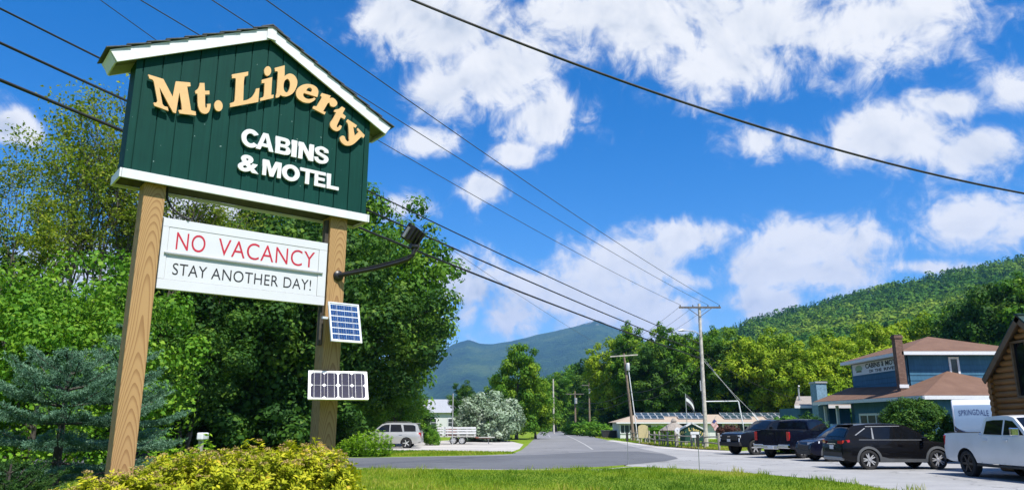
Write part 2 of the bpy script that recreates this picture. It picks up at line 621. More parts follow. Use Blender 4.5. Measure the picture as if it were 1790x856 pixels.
    col = t.mix(t.m('MULTIPLY', speck, 0.75), col, (0.30, 0.42, 0.40))
    grime = t.sstep(t.noise(t.vm('MULTIPLY', c, (9, 9, 0.8)), 1.0, 4, 0.6), 0.55, 0.80)
    col = t.mix(t.m('MULTIPLY', grime, 0.35), col, (0.012, 0.055, 0.05))
    prin(t, out, col, 0.65, bump=st, bstr=0.22, bdist=0.004, spec=0.14)
    plain('white_paint', (0.70, 0.71, 0.73), 0.5, var=0.05, scale=5, bstr=0.05)
    plain('white_trim', (0.66, 0.67, 0.70), 0.55, var=0.07, scale=9, bstr=0.12)
    plain('white_board', (0.62, 0.63, 0.665), 0.35, var=0.03, scale=4)
    plain('grey_soffit', (0.30, 0.31, 0.27), 0.7, var=0.15)
    plain('letter_cream', (0.68, 0.42, 0.18), 0.55, var=0.07, scale=14)
    plain('letter_edge', (0.55, 0.36, 0.17), 0.6, var=0.1)
    plain('print_red', (0.46, 0.012, 0.035), 0.5, var=0.1)
    plain('print_black', (0.012, 0.012, 0.014), 0.5, var=0.1)
    plain('screw', (0.10, 0.09, 0.08), 0.5)
    plain('shingle_grey', (0.085, 0.09, 0.095), 0.9, var=0.4, scale=40, bstr=0.5)
    plain('black_metal', (0.012, 0.012, 0.013), 0.38, metal=0.0, var=0.2, scale=20)
    plain('grey_metal', (0.42, 0.43, 0.44), 0.4, metal=0.8)
    plain('aluminium', (0.72, 0.73, 0.74), 0.35, metal=0.3)
    plain('galvanised', (0.45, 0.46, 0.47), 0.5, metal=0.4)
    plain('lamp_glass', (0.03, 0.05, 0.045), 0.08)
    plain('solar_blue', (0.010, 0.05, 0.17), 0.2, var=0.5, scale=45)
    plain('solar_navy', (0.006, 0.007, 0.032), 0.3, var=0.4, scale=30, spec=0.15)
    plain('solar_dark', (0.03, 0.05, 0.065), 0.2, var=0.2)
    plain('solar_sheet', (0.78, 0.79, 0.80), 0.3, var=0.03)
    plain('cable', (0.010, 0.010, 0.011), 0.6)
    plain('wire_grey', (0.05, 0.05, 0.06), 0.5)
    plain('pole_wood', (0.46, 0.43, 0.38), 0.9, var=0.3, scale=5, bstr=0.4)
    plain('pole_wood_brown', (0.20, 0.15, 0.11), 0.9, var=0.3, scale=5, bstr=0.4)
    plain('crossarm', (0.13, 0.12, 0.11), 0.9, var=0.3)
    plain('fence_wood', (0.34, 0.31, 0.26), 0.9, var=0.3, scale=9, bstr=0.4)
    # buildings
    m, t, out = new_mat('blue_siding')
    c = oc(t)
    st = t.noise(t.vm('MULTIPLY', c, (9, 9, 1.2)), 1.0, 5, 0.65)
    bl = t.noise(c, 0.8, 4)
    col = t.ramp(t.m('ADD', t.m('MULTIPLY', st, 0.6), t.m('MULTIPLY', bl, 0.4)), [(0.3, (0.035, 0.105, 0.175)), (0.55, (0.05, 0.145, 0.235)), (0.75, (0.10, 0.21, 0.30))])
    prin(t, out, col, 0.75, bump=st, bstr=0.4, bdist=0.01, spec=0.2)
    plain('blue_stone', (0.17, 0.30, 0.40), 0.8, var=0.25, scale=7, bstr=0.6)
    m, t, out = new_mat('roof_brown')
    c = oc(t)
    f = t.m('ADD', t.m('MULTIPLY', t.noise(c, 1.2, 5, 0.6), 0.5), t.m('MULTIPLY', t.noise(c, 30.0, 3, 0.7), 0.5))
    col = t.ramp(f, [(0.3, (0.115, 0.066, 0.048)), (0.7, (0.205, 0.125, 0.09))])
    prin(t, out, col, 0.95, bump=t.noise(c, 40, 3), bstr=0.6, spec=0.15)
    m, t, out = new_mat('brick')
    c = oc(t)
    br = t.n('ShaderNodeTexBrick')
    s3 = t.n('ShaderNodeSeparateXYZ'); t.link(c, s3.inputs[0])
    cb = t.n('ShaderNodeCombineXYZ')
    t.put(cb.inputs[0], t.m('ADD', s3.outputs[0], s3.outputs[1])); t.put(cb.inputs[1], s3.outputs[2])
    t.link(cb.outputs[0], br.inputs['Vector'])
    br.inputs['Scale'].default_value = 4.5
    br.inputs['Color1'].default_value = (0.16, 0.075, 0.05, 1); br.inputs['Color2'].default_value = (0.28, 0.16, 0.11, 1)
    br.inputs['Mortar'].default_value = (0.30, 0.27, 0.24, 1)
    col = t.mix(t.noise(c, 7.0, 4), br.outputs['Color'], (0.09, 0.05, 0.04))
    prin(t, out, col, 0.9, bump=br.outputs['Fac'], bstr=-0.6, spec=0.2)
    m, t, out = new_mat('log')
    c = oc(t)
    st = t.noise(t.vm('MULTIPLY', c, (30, 1.2, 30)), 1.0, 5, 0.65)
    bl = t.noise(c, 1.4, 3)
    col = t.ramp(t.m('ADD', t.m('MULTIPLY', st, 0.55), t.m('MULTIPLY', bl, 0.45)), [(0.3, (0.15, 0.062, 0.016)), (0.7, (0.34, 0.155, 0.042))])
    prin(t, out, col, 0.55, bump=st, bstr=0.3, bdist=0.01, spec=0.35)
    plain('cabin_trim', (0.14, 0.085, 0.045), 0.7, var=0.2)
    plain('green_metal_roof', (0.010, 0.035, 0.028), 0.4, metal=0.0)
    plain('motel_wall', (0.62, 0.63, 0.62), 0.8, var=0.08)
    plain('roof_tan', (0.38, 0.30, 0.23), 0.9, var=0.2, scale=14)
    plain('weathered_shingle', (0.27, 0.24, 0.21), 0.95, var=0.35, scale=16, bstr=0.5)
    plain('sign_green', (0.012, 0.06, 0.045), 0.5)
    plain('letter_yellow', (0.80, 0.62, 0.22), 0.5)
    plain('glass_dark', (0.006, 0.007, 0.009), 0.04, var=0.2, spec=0.35)
    plain('glass_house', (0.05, 0.06, 0.065), 0.08, var=0.3)
    plain('ad_cream', (0.50, 0.42, 0.22), 0.7)
    plain('flag_black', (0.035, 0.035, 0.045), 0.8)
    plain('flag_white', (0.70, 0.70, 0.72), 0.8)
    plain('flag_red', (0.45, 0.03, 0.04), 0.8)
    plain('flag_blue', (0.03, 0.05, 0.20), 0.8)
    # vehicles
    def paint(name, col, metal=0.0, rough=0.3):
        m, t, out = new_mat(name)
        c = oc(t)
        f = t.noise(c, 1.7, 4)
        col2 = t.ramp(f, [(0.35, tuple(q * 0.92 for q in col)), (0.65, col)])
        dark = max(col) < 0.1
        prin(t, out, col2, 0.25 if dark else rough, metal, 0.28 if dark else 0.8, spec=0.10 if dark else 0.5)
    paint('paint_black', (0.006, 0.006, 0.007))
    paint('paint_navy', (0.004, 0.005, 0.013))
    paint('paint_bluedark', (0.005, 0.006, 0.017))
    paint('paint_charcoal', (0.010, 0.012, 0.018))
    paint('paint_white', (0.74, 0.75, 0.77))
    paint('paint_silver', (0.44, 0.44, 0.43), 0.35, 0.35)
    paint('paint_trailer', (0.66, 0.68, 0.72))
    paint('paint_trailer_blue', (0.22, 0.31, 0.44))
    plain('black_plastic', (0.018, 0.018, 0.019), 0.6, var=0.2)
    plain('grey_plastic', (0.085, 0.09, 0.095), 0.5, var=0.15)
    plain('bumper_silver', (0.30, 0.31, 0.32), 0.35, metal=0.5)
    plain('tyre', (0.016, 0.016, 0.017), 0.85, var=0.25, scale=12)
    plain('rim_alloy', (0.70, 0.70, 0.72), 0.25, metal=0.6)
    plain('rim_dark', (0.035, 0.035, 0.038), 0.35, metal=0.4)
    plain('chrome', (0.75, 0.76, 0.78), 0.12, metal=1.0, var=0.03)
    plain('lamp_red', (0.42, 0.012, 0.015), 0.15, coat=1.0)
    plain('lamp_clear', (0.65, 0.67, 0.70), 0.1, coat=1.0)
    plain('plate', (0.62, 0.64, 0.66), 0.5, var=0.2, scale=25)
    plain('rust_red', (0.20, 0.05, 0.03), 0.7)
    plain('plank_grey', (0.42, 0.42, 0.40), 0.8, var=0.2)


make_materials()
M = MATS
# ------------------------------------------------------------------ ground form
def mound(x, y):
    return 0.48 * math.exp(-(((x + 3.2) / 4.2) ** 2 + ((y - 8.6) / 4.0) ** 2))


# ------------------------------------------------------------------ the roadside sign
SIGN_L = Vector((-3.953, 7.154, 0.0))
SIGN_RZ = math.atan2(0.6259, 0.7799)
SU, SN = Vector((0.7799, 0.6259, 0)), Vector((0.6259, -0.7799, 0))


def on_sign(u, v, off=0.0):
    d = ray(u, v)
    o = Vector((0, 0, CAMH))
    p = o + d * ((SIGN_L + SN * off - o).dot(SN) / d.dot(SN))
    return (p - SIGN_L).dot(SU), p.z


def smooth_outline(pts, k=4):
    """points (x, y) are corners, (x, y, 1) are passed through smoothly"""
    n = len(pts)
    out = []
    for i in range(n):
        p0, p1, p2, p3 = pts[i - 1], pts[i], pts[(i + 1) % n], pts[(i + 2) % n]
        out.append((p1[0], p1[1]))
        s1, s2 = len(p1) > 2, len(p2) > 2
        if s1 or s2:
            m1 = ((p2[0] - p0[0]) / 2, (p2[1] - p0[1]) / 2) if s1 else (p2[0] - p1[0], p2[1] - p1[1])
            m2 = ((p3[0] - p1[0]) / 2, (p3[1] - p1[1]) / 2) if s2 else (p2[0] - p1[0], p2[1] - p1[1])
            for j in range(1, k):
                t = j / k
                h = (2 * t ** 3 - 3 * t ** 2 + 1, t ** 3 - 2 * t ** 2 + t, -2 * t ** 3 + 3 * t ** 2, t ** 3 - t ** 2)
                out.append((h[0] * p1[0] + h[1] * m1[0] + h[2] * p2[0] + h[3] * m2[0], h[0] * p1[1] + h[1] * m1[1] + h[2] * p2[1] + h[3] * m2[1]))
    return out


def oval(cx, cy, rx, ry, tilt=0.0, n=20):
    return [(cx + rx * math.cos(a) * math.cos(tilt) - ry * math.sin(a) * math.sin(tilt), cy + rx * math.cos(a) * math.sin(tilt) + ry * math.sin(a) * math.cos(tilt)) for a in [2 * math.pi * i / n for i in range(n)]]


def ring_arc(r, a0, a1, n=26):
    return [(0.5 + r[0] * math.cos(math.radians(a0 + (a1 - a0) * i / n)), 0.5 + r[1] * math.sin(math.radians(a0 + (a1 - a0) * i / n))) for i in range(n + 1)]


Q = 1
CAPS = {
    'A': [[(0, 0), (0.36, 1), (0.64, 1), (1, 0), (0.74, 0), (0.68, 0.2), (0.32, 0.2), (0.26, 0)], [(0.38, 0.39), (0.62, 0.39), (0.5, 0.76)]],
    'N': [[(0, 0), (0, 1), (0.3, 1), (0.72, 0.42), (0.72, 1), (1, 1), (1, 0), (0.7, 0), (0.28, 0.58), (0.28, 0)]],
    'M': [[(0, 0), (0, 1), (0.32, 1), (0.5, 0.42), (0.68, 1), (1, 1), (1, 0), (0.79, 0), (0.79, 0.68), (0.6, 0), (0.4, 0), (0.21, 0.68), (0.21, 0)]],
    'T': [[(0.36, 0), (0.36, 0.79), (0, 0.79), (0, 1), (1, 1), (1, 0.79), (0.64, 0.79), (0.64, 0)]],
    'E': [[(0, 0), (0, 1), (0.97, 1), (0.97, 0.79), (0.32, 0.79), (0.32, 0.61), (0.9, 0.61), (0.9, 0.41), (0.32, 0.41), (0.32, 0.21), (1, 0.21), (1, 0)]],
    'L': [[(0, 0), (0, 1), (0.32, 1), (0.32, 0.22), (1, 0.22), (1, 0)]],
    'I': [[(0, 0), (0, 1), (1, 1), (1, 0)]],
    'O': [ring_arc((0.5, 0.5), 0, 347), ring_arc((0.235, 0.275), 0, 347)],
    'C': [ring_arc((0.5, 0.5), 36, 324) + ring_arc((0.235, 0.275), 318, 42)],
    'B': [[(0, 0), (0, 1), (0.58, 1), (0.82, 0.95, Q), (0.93, 0.76, Q), (0.84, 0.58, Q), (0.74, 0.53), (0.9, 0.46, Q), (1, 0.28, Q), (0.9, 0.07, Q), (0.62, 0)],
          [(0.3, 0.6), (0.3, 0.8), (0.52, 0.8), (0.62, 0.78, Q), (0.65, 0.70, Q), (0.6, 0.62, Q), (0.52, 0.6)], [(0.3, 0.2), (0.3, 0.42), (0.55, 0.42), (0.67, 0.39, Q), (0.71, 0.31, Q), (0.66, 0.23, Q), (0.56, 0.2)]],
    'S': [[(0.97, 0.70), (0.9, 0.9, Q), (0.5, 1.02, Q), (0.12, 0.9, Q), (0.03, 0.70, Q), (0.15, 0.52, Q), (0.45, 0.42, Q), (0.66, 0.34, Q), (0.70, 0.27, Q), (0.62, 0.19, Q), (0.48, 0.17, Q), (0.33, 0.21, Q), (0.27, 0.33), (0, 0.31), (0.07, 0.12, Q), (0.3, -0.01, Q), (0.55, -0.02, Q), (0.85, 0.08, Q), (0.99, 0.29, Q), (0.9, 0.48, Q), (0.6, 0.58, Q), (0.38, 0.65, Q), (0.32, 0.72, Q), (0.38, 0.81, Q), (0.5, 0.83, Q), (0.63, 0.80, Q), (0.7, 0.69)]],
}


def build_sign():
    root = empty('roadside_sign', SIGN_L, SIGN_RZ, label='tall green gabled roadside sign on two timber posts', cat='sign')
    W = 2.75
    zb, ze, zp = 4.166, 5.40, 6.10
    slope = 0.51
    # posts
    for (s0, s1) in ((0.235, 0.445), (2.315, 2.535)):
        MB().bx(-(s1 - s0) / 2, (s1 - s0) / 2, -0.11, 0.11, 0.0, 3.95).build('post', M['treated_pine'], root, bevel=0.006, loc=((s0 + s1) / 2, 0.17, 0.15))
    # box behind the planks
    prof = [(0.012, zb), (W - 0.012, zb), (W - 0.012, ze + 0.0), (W / 2, zp - 0.03), (0.012, ze)]
    MB().prism(prof, lambda a, b, t: (a, t, b), 0.018, 0.315).build('sign_box', M['green_board'], root)
    # vertical planks, front; grooves where the photograph has them
    gs = [0.0, 0.075]
    gs += [0.075 + (W - 0.15) * i / 14 for i in range(1, 15)] + [W]
    rng = random.Random(4)
    for a, b in zip(gs[:-1], gs[1:]):
        g = 0.005
        x0, x1 = a + g, b - g
        top = lambda s: ze + (min(s, W - s)) * slope + 0.0
        pts = [(x0, zb)] + [(x1, zb)] + [(x1, top(x1))] + ([(W / 2, top(W / 2))] if x0 < W / 2 < x1 else []) + [(x0, top(x0))]
        dy = rng.uniform(-0.0015, 0.0015)
        cx = (x0 + x1) / 2
        MB().prism([(p - cx, q - 4.2) for p, q in pts], lambda aa, bb, t: (aa, t, bb), dy, 0.0165).build('plank', M['green_board'], root, loc=(cx, 0, 4.2), bevel=0.003)
    # bottom trim tray
    MB().bx(-0.005, W + 0.012, -0.024, -0.002, zb - 0.085, zb + 0.012).build('bottom_trim', M['white_trim'], root, bevel=0.003)
    for sx in (-0.027, W + 0.014):
        MB().bx(sx, sx + 0.02, -0.024, 0.38, zb - 0.085, zb + 0.012).build('bottom_trim', M['white_trim'], root, bevel=0.003)
    MB().bx(-0.005, W + 0.012, 0.0, 0.378, zb - 0.05, zb - 0.004).build('bottom_panel', M['bark_dark'], root)
    MB().bx(-0.005, W + 0.012, 0.365, 0.385, zb - 0.085, zb - 0.055).build('bottom_trim', M['white_trim'], root)
    # roof
    over, f0, f1 = 0.264, -0.062, 0.36
    zr = 6.222
    for sgn in (-1, 1):
        cx = W / 2
        L = cx + over
        d = Vector((sgn, 0, -slope)).normalized()
        nrm = Vector((sgn * slope, 0, 1)).normalized()
        P = Vector((cx, 0, zr))
        len_ = L / abs(d.x)
        # fascia board of the front gable
        q = [P, P + d * len_, P + d * len_ - nrm * 0.135 + d * -0.02, P - Vector((0, 0, 0.15))]
        MB().prism([(p.x, p.z) for p in q], lambda a, b, t: (a, t, b), f0, f0 + 0.025).build('fascia', M['white_trim'], root, bevel=0.002)
        MB().prism([(p.x, p.z) for p in q], lambda a, b, t: (a, t, b), f1 - 0.025, f1).build('fascia', M['white_trim'], root)
        # end fascia under the eave
        e0 = P + d * len_
        MB().bar(e0 - d * 0.012 - nrm * 0.0675 + Vector((0, f0 + 0.027, 0)), e0 - d * 0.012 - nrm * 0.0675 + Vector((0, f1 - 0.027, 0)), 0.02, 0.13, nrm).build('eave_board', M['white_trim'], root)
        # deck and soffit
        m = MB()
        a0, a1 = P - nrm * 0.03, P + d * (len_ - 0.03) - nrm * 0.03
        m.bar((a0 + a1) / 2 - d * (len_ / 2 - 0.03) + Vector((0, (f0 + f1) / 2, 0)), a1 + Vector((0, (f0 + f1) / 2, 0)), f1 - f0 - 0.056, 0.03, nrm)
        m.build('roof_deck', M['grey_soffit'], root)
        # shingle courses
        nc = 9
        for i in range(nc):
            t0, t1 = len_ * (i) / nc - 0.005, len_ * (i + 1) / nc + 0.03
            lift0, lift1 = 0.004, 0.026
            pa = P + d * t0 + nrm * lift0
            pb = P + d * t1 + nrm * lift1
            yc = Vector((0, (f0 + f1) / 2, 0))
            MB().bar(pa + yc, pb + yc, f1 - f0 + 0.05, 0.010, nrm).build('shingle', M['shingle_grey'], root)
    MB().prism([(-0.055, -0.155), (0.055, -0.155), (0.055, -0.02), (0.0, 0.012), (-0.055, -0.02)], lambda a, b, t: (W / 2 + a, t, zr + b), f0 - 0.012, f0 - 0.002).build('peak_block', M['white_trim'], root)
    for sgn in (-1, 1):
        MB().bar((W / 2 - 0.0, 0.149, zr + 0.03), (W / 2 + sgn * 0.13, 0.149, zr + 0.03 - 0.13 * slope), f1 - f0 + 0.05, 0.012, (sgn * slope, 0, 1)).build('ridge_cap', M['shingle_grey'], root)

    # cut-out letters, outlines followed on the sign's own plane
    z1 = lambda x, y: (250 + x / 9.513, 120 + y / 9.513)
    z2 = lambda x, y: (390 + x / 9.513, 100 + y / 9.513)
    z3 = lambda x, y: (500 + x / 6.1125, 120 + y / 6.1125)
    S = 1
    G = [
        (z1, [[(90, 98), (340, 175), (500, 480), (550, 212), (785, 232), (792, 295), (735, 300), (800, 695), (875, 715), (882, 778), (605, 745), (592, 690), (655, 685), (605, 395), (548, 742), (500, 728), (272, 310), (325, 590), (352, 625), (410, 640), (425, 705), (185, 615), (178, 565), (222, 567), (240, 540), (180, 215), (160, 185), (105, 165)]]),
        (z1, [[(945, 240), (1022, 240), (1030, 370), (1105, 368), (1105, 430), (1032, 432), (1034, 610, S), (1048, 656, S), (1064, 640, S), (1068, 590), (1125, 585), (1120, 650, S), (1090, 725, S), (1030, 752, S), (960, 720, S), (920, 640, S), (908, 560), (905, 418), (872, 415), (868, 370), (910, 340, S), (935, 290, S)]]),
        (z1, [oval(1255, 618, 70, 92, -0.12)]),
        (z2, [[(150, 288), (418, 242), (415, 305), (358, 325), (346, 400), (335, 725), (405, 708, S), (480, 660, S), (528, 590, S), (550, 525), (605, 515), (585, 745), (115, 832), (120, 765), (185, 745), (195, 715), (212, 370), (205, 348), (148, 352)]]),
        (z2, [oval(742, 232, 58, 80, 0.1)]),
        (z2, [[(648, 378), (818, 332), (800, 630), (842, 625), (835, 680), (615, 730), (622, 680), (668, 665), (680, 640), (690, 430), (640, 435)]]),
        (z2, [[(862, 180), (1025, 138), (1022, 320), (1060, 290, S), (1120, 275, S), (1190, 310, S), (1235, 400, S), (1215, 510, S), (1160, 600, S), (1070, 650, S), (1000, 650, S), (955, 630), (930, 665), (880, 678), (872, 650), (890, 600), (912, 250), (900, 235), (865, 238)],
              [(1070, 362, S), (1108, 405, S), (1112, 480, S), (1090, 560, S), (1050, 588, S), (1015, 550, S), (1005, 480, S), (1022, 400, S)]]),
        (z3, [[(335, 305), (190, 260), (184, 285, S), (200, 310, S), (235, 325, S), (275, 322, S), (303, 310), (318, 325), (290, 350, S), (245, 367, S), (185, 358, S), (130, 322, S), (107, 275, S), (120, 220, S), (160, 183, S), (220, 165, S), (285, 175, S), (330, 205, S), (346, 250, S)],
              [(215, 236), (235, 209, S), (262, 205, S), (278, 226, S), (270, 252)]]),
        (z3, [[(385, 262), (478, 290), (466, 316), (500, 313, S), (535, 340, S), (548, 375, S), (525, 405, S), (490, 406, S), (470, 388, S), (464, 362), (445, 372), (398, 455), (425, 465), (412, 492), (283, 425), (297, 400), (330, 405), (383, 305), (366, 290)]]),
        (z3, [[(598, 405), (632, 428), (605, 480), (640, 510), (625, 542), (585, 520), (548, 600, S), (545, 625, S), (564, 622, S), (575, 603), (597, 615), (580, 650, S), (545, 668, S), (500, 650, S), (472, 612, S), (476, 575, S), (500, 540), (535, 468), (510, 460), (522, 440), (565, 430, S)]]),
        (z3, [[(660, 542), (758, 606), (745, 632), (718, 622), (735, 722), (776, 674), (758, 660), (768, 635), (842, 712), (828, 742), (805, 728), (735, 795, S), (690, 820, S), (640, 820, S), (600, 795, S), (574, 750, S), (595, 718, S), (625, 725, S), (637, 757, S), (658, 778, S), (676, 768), (665, 605), (658, 583), (643, 570)]]),
    ]
    zfront = 0.056
    for zf, cons in G:
        cc = []
        for c in cons:
            if len(c) == 20 and len(c[0]) == 2 and isinstance(c[0][0], float):
                pix = c
            else:
                pix = smooth_outline(c)
            cc.append([on_sign(*zf(x, y), zfront) for x, y in pix])
        ax = sum(p[0] for p in cc[0]) / len(cc[0])
        az = sum(p[1] for p in cc[0]) / len(cc[0])
        me = curve_mesh([[(p[0] - ax, p[1] - az) for p in c] for c in cc], M['letter_cream'], 0.013)
        remap(me, lambda co: np.stack([co[:, 0], -co[:, 2], co[:, 1]], 1))
        obj('letter', me, root, loc=(ax, -zfront + 0.013, az))
        for k, i in enumerate((0, len(cons[0]) // 2)):
            pass
    # white raised capitals
    rows = [("CABINS", [(421.6, 451), (448, 479), (481.5, 508.5), (509.8, 519), (522, 548.5), (549.5, 574.7)], (421.6, 243), (574.7, 271), 4.699, 4.905),
            ("&MOTEL", [(416, 452.8), (458.8, 491.5), (492.8, 524), (524.5, 550), (549.8, 569.5), (571.5, 592.7)], (416, 287), (592.7, 318), 4.405, 4.592)]
    for txt, spans, pa, pb, zz0, zz1 in rows:
        for ch, (ua, ub) in zip(txt, spans):
            va = pa[1] + (ua - pa[0]) / (pb[0] - pa[0]) * (pb[1] - pa[1])
            vb = pa[1] + (ub - pa[0]) / (pb[0] - pa[0]) * (pb[1] - pa[1])
            sa, sb = on_sign(ua, va, 0.03)[0], on_sign(ub, vb, 0.03)[0]
            o_ = 0.006 if ch in 'COS&' else 0.0
            if ch == '&':
                me = text_mesh(ch, M['white_paint'], offset=0.034, extrude=0.012, name='letter')
            else:
                me = curve_mesh([smooth_outline(c, 6) for c in CAPS[ch]], M['white_paint'], 0.012)
            fit_text(me, sa, sb, zz0 - o_, zz1 + o_, -0.032)
            obj('letter', me, root)
    # conduit under the tray, cable down the post
    MB().tube([(0.47, 0.12, 4.10), (0.475, 0.12, 3.98), (0.53, 0.10, 3.88), (0.63, 0.07, 3.80), (0.70, 0.04, 3.765)], 0.012, 8).build('conduit', M['cable'], root, smooth=40)
    MB().bx(2.27, 2.312, 0.10, 0.16, 2.55, 4.05).build('conduit', M['bark_dark'], root)
    return root


SIGN = build_sign()


def sign_empty(name, s, off, z, **kw):
    p = SIGN_L + SU * s + SN * off
    return empty(name, (p.x, p.y, z), SIGN_RZ, **kw)


def build_vacancy():
    r = sign_empty('vacancy_sign', 0.454, -0.05, 3.006, label='white board reading no vacancy stay another day, hung between the timber posts', cat='sign')
    W, H = 1.836, 0.746
    MB().bx(0, W, 0.012, 0.055, 0, H).build('back_board', M['white_board'], r, bevel=0.004)
    for (x0, x1, z0, z1) in ((0, W, 0, 0.100), (0, W, H - 0.090, H), (0, 0.062, 0.102, H - 0.092), (W - 0.10, W, 0.102, H - 0.092)):
        MB().bx(x0, x1, 0.0, 0.0105, z0, z1).build('frame_board', M['white_board'], r, bevel=0.002)
    MB().bx(0.036, W - 0.045, -0.02, -0.0015, 0.370, 0.388).build('ledge', M['galvanised'], r, bevel=0.002)
    MB().bx(0.066, W - 0.104, 0.004, 0.0105, 0.39, H - 0.094).build('message_panel', M['white_board'], r)
    MB().bx(0.066, W - 0.104, 0.006, 0.0105, 0.104, 0.370).build('message_panel', M['white_board'], r)
    x = lambda s: s - 0.454
    z = lambda q: q - 3.006
    for body, s0, s1, z0, z1, mt, off, y in (("NO", .598, .895, 3.432, 3.620, 'print_red', -0.004, 0.0025), ("VACANCY", 1.03, 2.138, 3.432, 3.620, 'print_red', -0.004, 0.0025),
                                             ("STAY", .592, .938, 3.163, 3.287, 'print_black', -0.002, 0.0045), ("ANOTHER", .985, 1.722, 3.163, 3.287, 'print_black', -0.002, 0.0045), ("DAY!", 1.785, 2.115, 3.163, 3.287, 'print_black', -0.002, 0.0045)):
        me = text_mesh(body, M[mt], offset=off, extrude=0.001, spacing=1.05)
        fit_text(me, x(s0), x(s1), z(z0), z(z1), y)
        obj('lettering', me, r)
    m = MB()
    for s in (0.45, 1.2):
        m.tube([(s, 0.035, H), (s, 0.035, H + 0.004)], 0.008, 6)
    m.build('screw', M['screw'], r)
    return r


build_vacancy()


def build_floodlight():
    r = sign_empty('floodlight', 2.45, -0.058, 3.379, label='black floodlight on a curved arm bolted to the timber post', cat='lamp')
    MB().lathe([(0.0, -0.035), (0.035, -0.035), (0.045, -0.03), (0.062, -0.018), (0.065, 0.0)], 'Y', n=24).build('flange', M['black_metal'], r, smooth=40)
    end = Vector((0.69, -0.56, 0.25))
    MB().tube([(0, -0.02, 0), (0.03, -0.06, 0.008), (0.10, -0.11, 0.025), (0.33, -0.28, 0.085), (0.55, -0.46, 0.16), (0.64, -0.53, 0.20), (0.685, -0.56, 0.25), (0.70, -0.565, 0.34)], 0.026, 12).build('arm', M['black_metal'], r, smooth=50)
    MB().tube([(0.02, -0.04, 0.03), (0.12, -0.14, 0.06), (0.35, -0.32, 0.125), (0.56, -0.49, 0.20), (0.69, -0.60, 0.27), (0.75, -0.60, 0.36), (0.735, -0.585, 0.43)], 0.008, 6).build('cord', M['cable'], r, smooth=50)
    k = MB().lathe([(0.0, -0.055), (0.035, -0.055), (0.035, 0.055), (0.0, 0.055)], 'X', c=(0.70, -0.565, 0.36), n=16)
    k.build('knuckle', M['black_metal'], r, smooth=40)
    hd = empty('lamp_head', (0.685, -0.56, 0.50))
    hd.parent = r
    hd.rotation_euler = (math.radians(28), math.radians(14), math.radians(22))
    MB().bx(-0.105, 0.105, -0.07, 0.045, -0.095, 0.095).build('housing', M['black_metal'], hd, bevel=0.012)
    MB().bx(-0.115, 0.115, 0.046, 0.066, -0.105, 0.105).build('bezel', M['black_metal'], hd, bevel=0.006)
    MB().bx(-0.09, 0.09, 0.067, 0.071, -0.08, 0.08).build('lens', M['lamp_glass'], hd)
    for x in (-0.06, 0.0, 0.06):
        MB().bx(x - 0.008, x + 0.008, -0.094, -0.072, -0.08, 0.08).build('fin', M['black_metal'], hd)
    MB().bx(-0.135, -0.116, -0.02, 0.02, -0.09, 0.05).build('bracket', M['grey_metal'], hd)
    return r


build_floodlight()


def solar_panel(name, label, s, off, z, w, h, tilt, yaw, cols, rows, mode):
    r = sign_empty(name, s, off, z, label=label, cat='solar panel')
    r.rotation_euler = (0, 0, SIGN_RZ + yaw)
    pv = empty('panel', (0, 0, 0))
    pv.parent = r
    pv.rotation_euler = (-tilt, 0, 0)
    fw = 0.016
    for (x0, x1, z0, z1) in ((-w / 2, w / 2, h / 2 - fw, h / 2), (-w / 2, w / 2, -h / 2, -h / 2 + fw), (-w / 2, -w / 2 + fw, -h / 2 + fw, h / 2 - fw), (w / 2 - fw, w / 2, -h / 2 + fw, h / 2 - fw)):
        MB().bx(x0, x1, -0.012, 0.012, z0, z1).build('frame', M['aluminium'], pv, bevel=0.0015)
    MB().bx(-w / 2 + fw, w / 2 - fw, -0.004, 0.006, -h / 2 + fw, h / 2 - fw).build('backsheet', M['solar_sheet'], pv)
    iw, ih = w - 2 * fw - 0.012, h - 2 * fw - 0.016
    def cellbox(x0, x1, z0, z1, mat, cham=0.0):
        if cham:
            pts = [(x0 + cham, z0), (x1 - cham, z0), (x1, z0 + cham), (x1, z1 - cham), (x1 - cham, z1), (x0 + cham, z1), (x0, z1 - cham), (x0, z0 + cham)]
        else:
            pts = [(x0, z0), (x1, z0), (x1, z1), (x0, z1)]
        MB().prism(pts, lambda a, b, t: (a, t, b), -0.0065, -0.0042).build('cell', mat, pv)
    if mode == 'strip':
        for i in range(rows):
            z0 = -ih / 2 + ih * i / rows
            for j in range(cols):
                x0 = -iw / 2 + iw * j / cols
                cellbox(x0 + 0.001, x0 + iw / cols - 0.001, z0 + 0.006, z0 + ih / rows - 0.006, M['solar_blue'])
        MB().bx(-iw / 2, iw / 2, -0.0078, -0.0068, -0.0005, 0.0005).build('busbar', M['aluminium'], pv)
        for k in (-0.125, 0.0, 0.125):
            MB().bx(k * w * 2.0 - 0.0012, k * w * 2.0 + 0.0012, -0.0078, -0.0068, -ih / 2, ih / 2).build('busbar', M['aluminium'], pv)
    else:
        for half in (-1, 1):
            for i in range(2):
                for j in range(2):
                    cw = iw / 4 - 0.008
                    ch = ih / 2 - 0.003
                    x0 = half * iw / 4 + (j - 1) * (cw + 0.002) + 0.001
                    z0 = -ih / 2 + i * (ch + 0.005)
                    cellbox(x0, x0 + cw, z0, z0 + ch, M['solar_navy'], 0.022)
            for j in range(2):
                cw = iw / 4 - 0.008
                xm = half * iw / 4 + (j - 1) * (cw + 0.002) + 0.001 + cw / 2
                for q in (-0.25, 0.25):
                    MB().bx(xm + q * cw - 0.0008, xm + q * cw + 0.0008, -0.0078, -0.0068, -ih / 2, ih / 2).build('busbar', M['aluminium'], pv)
    return r, pv


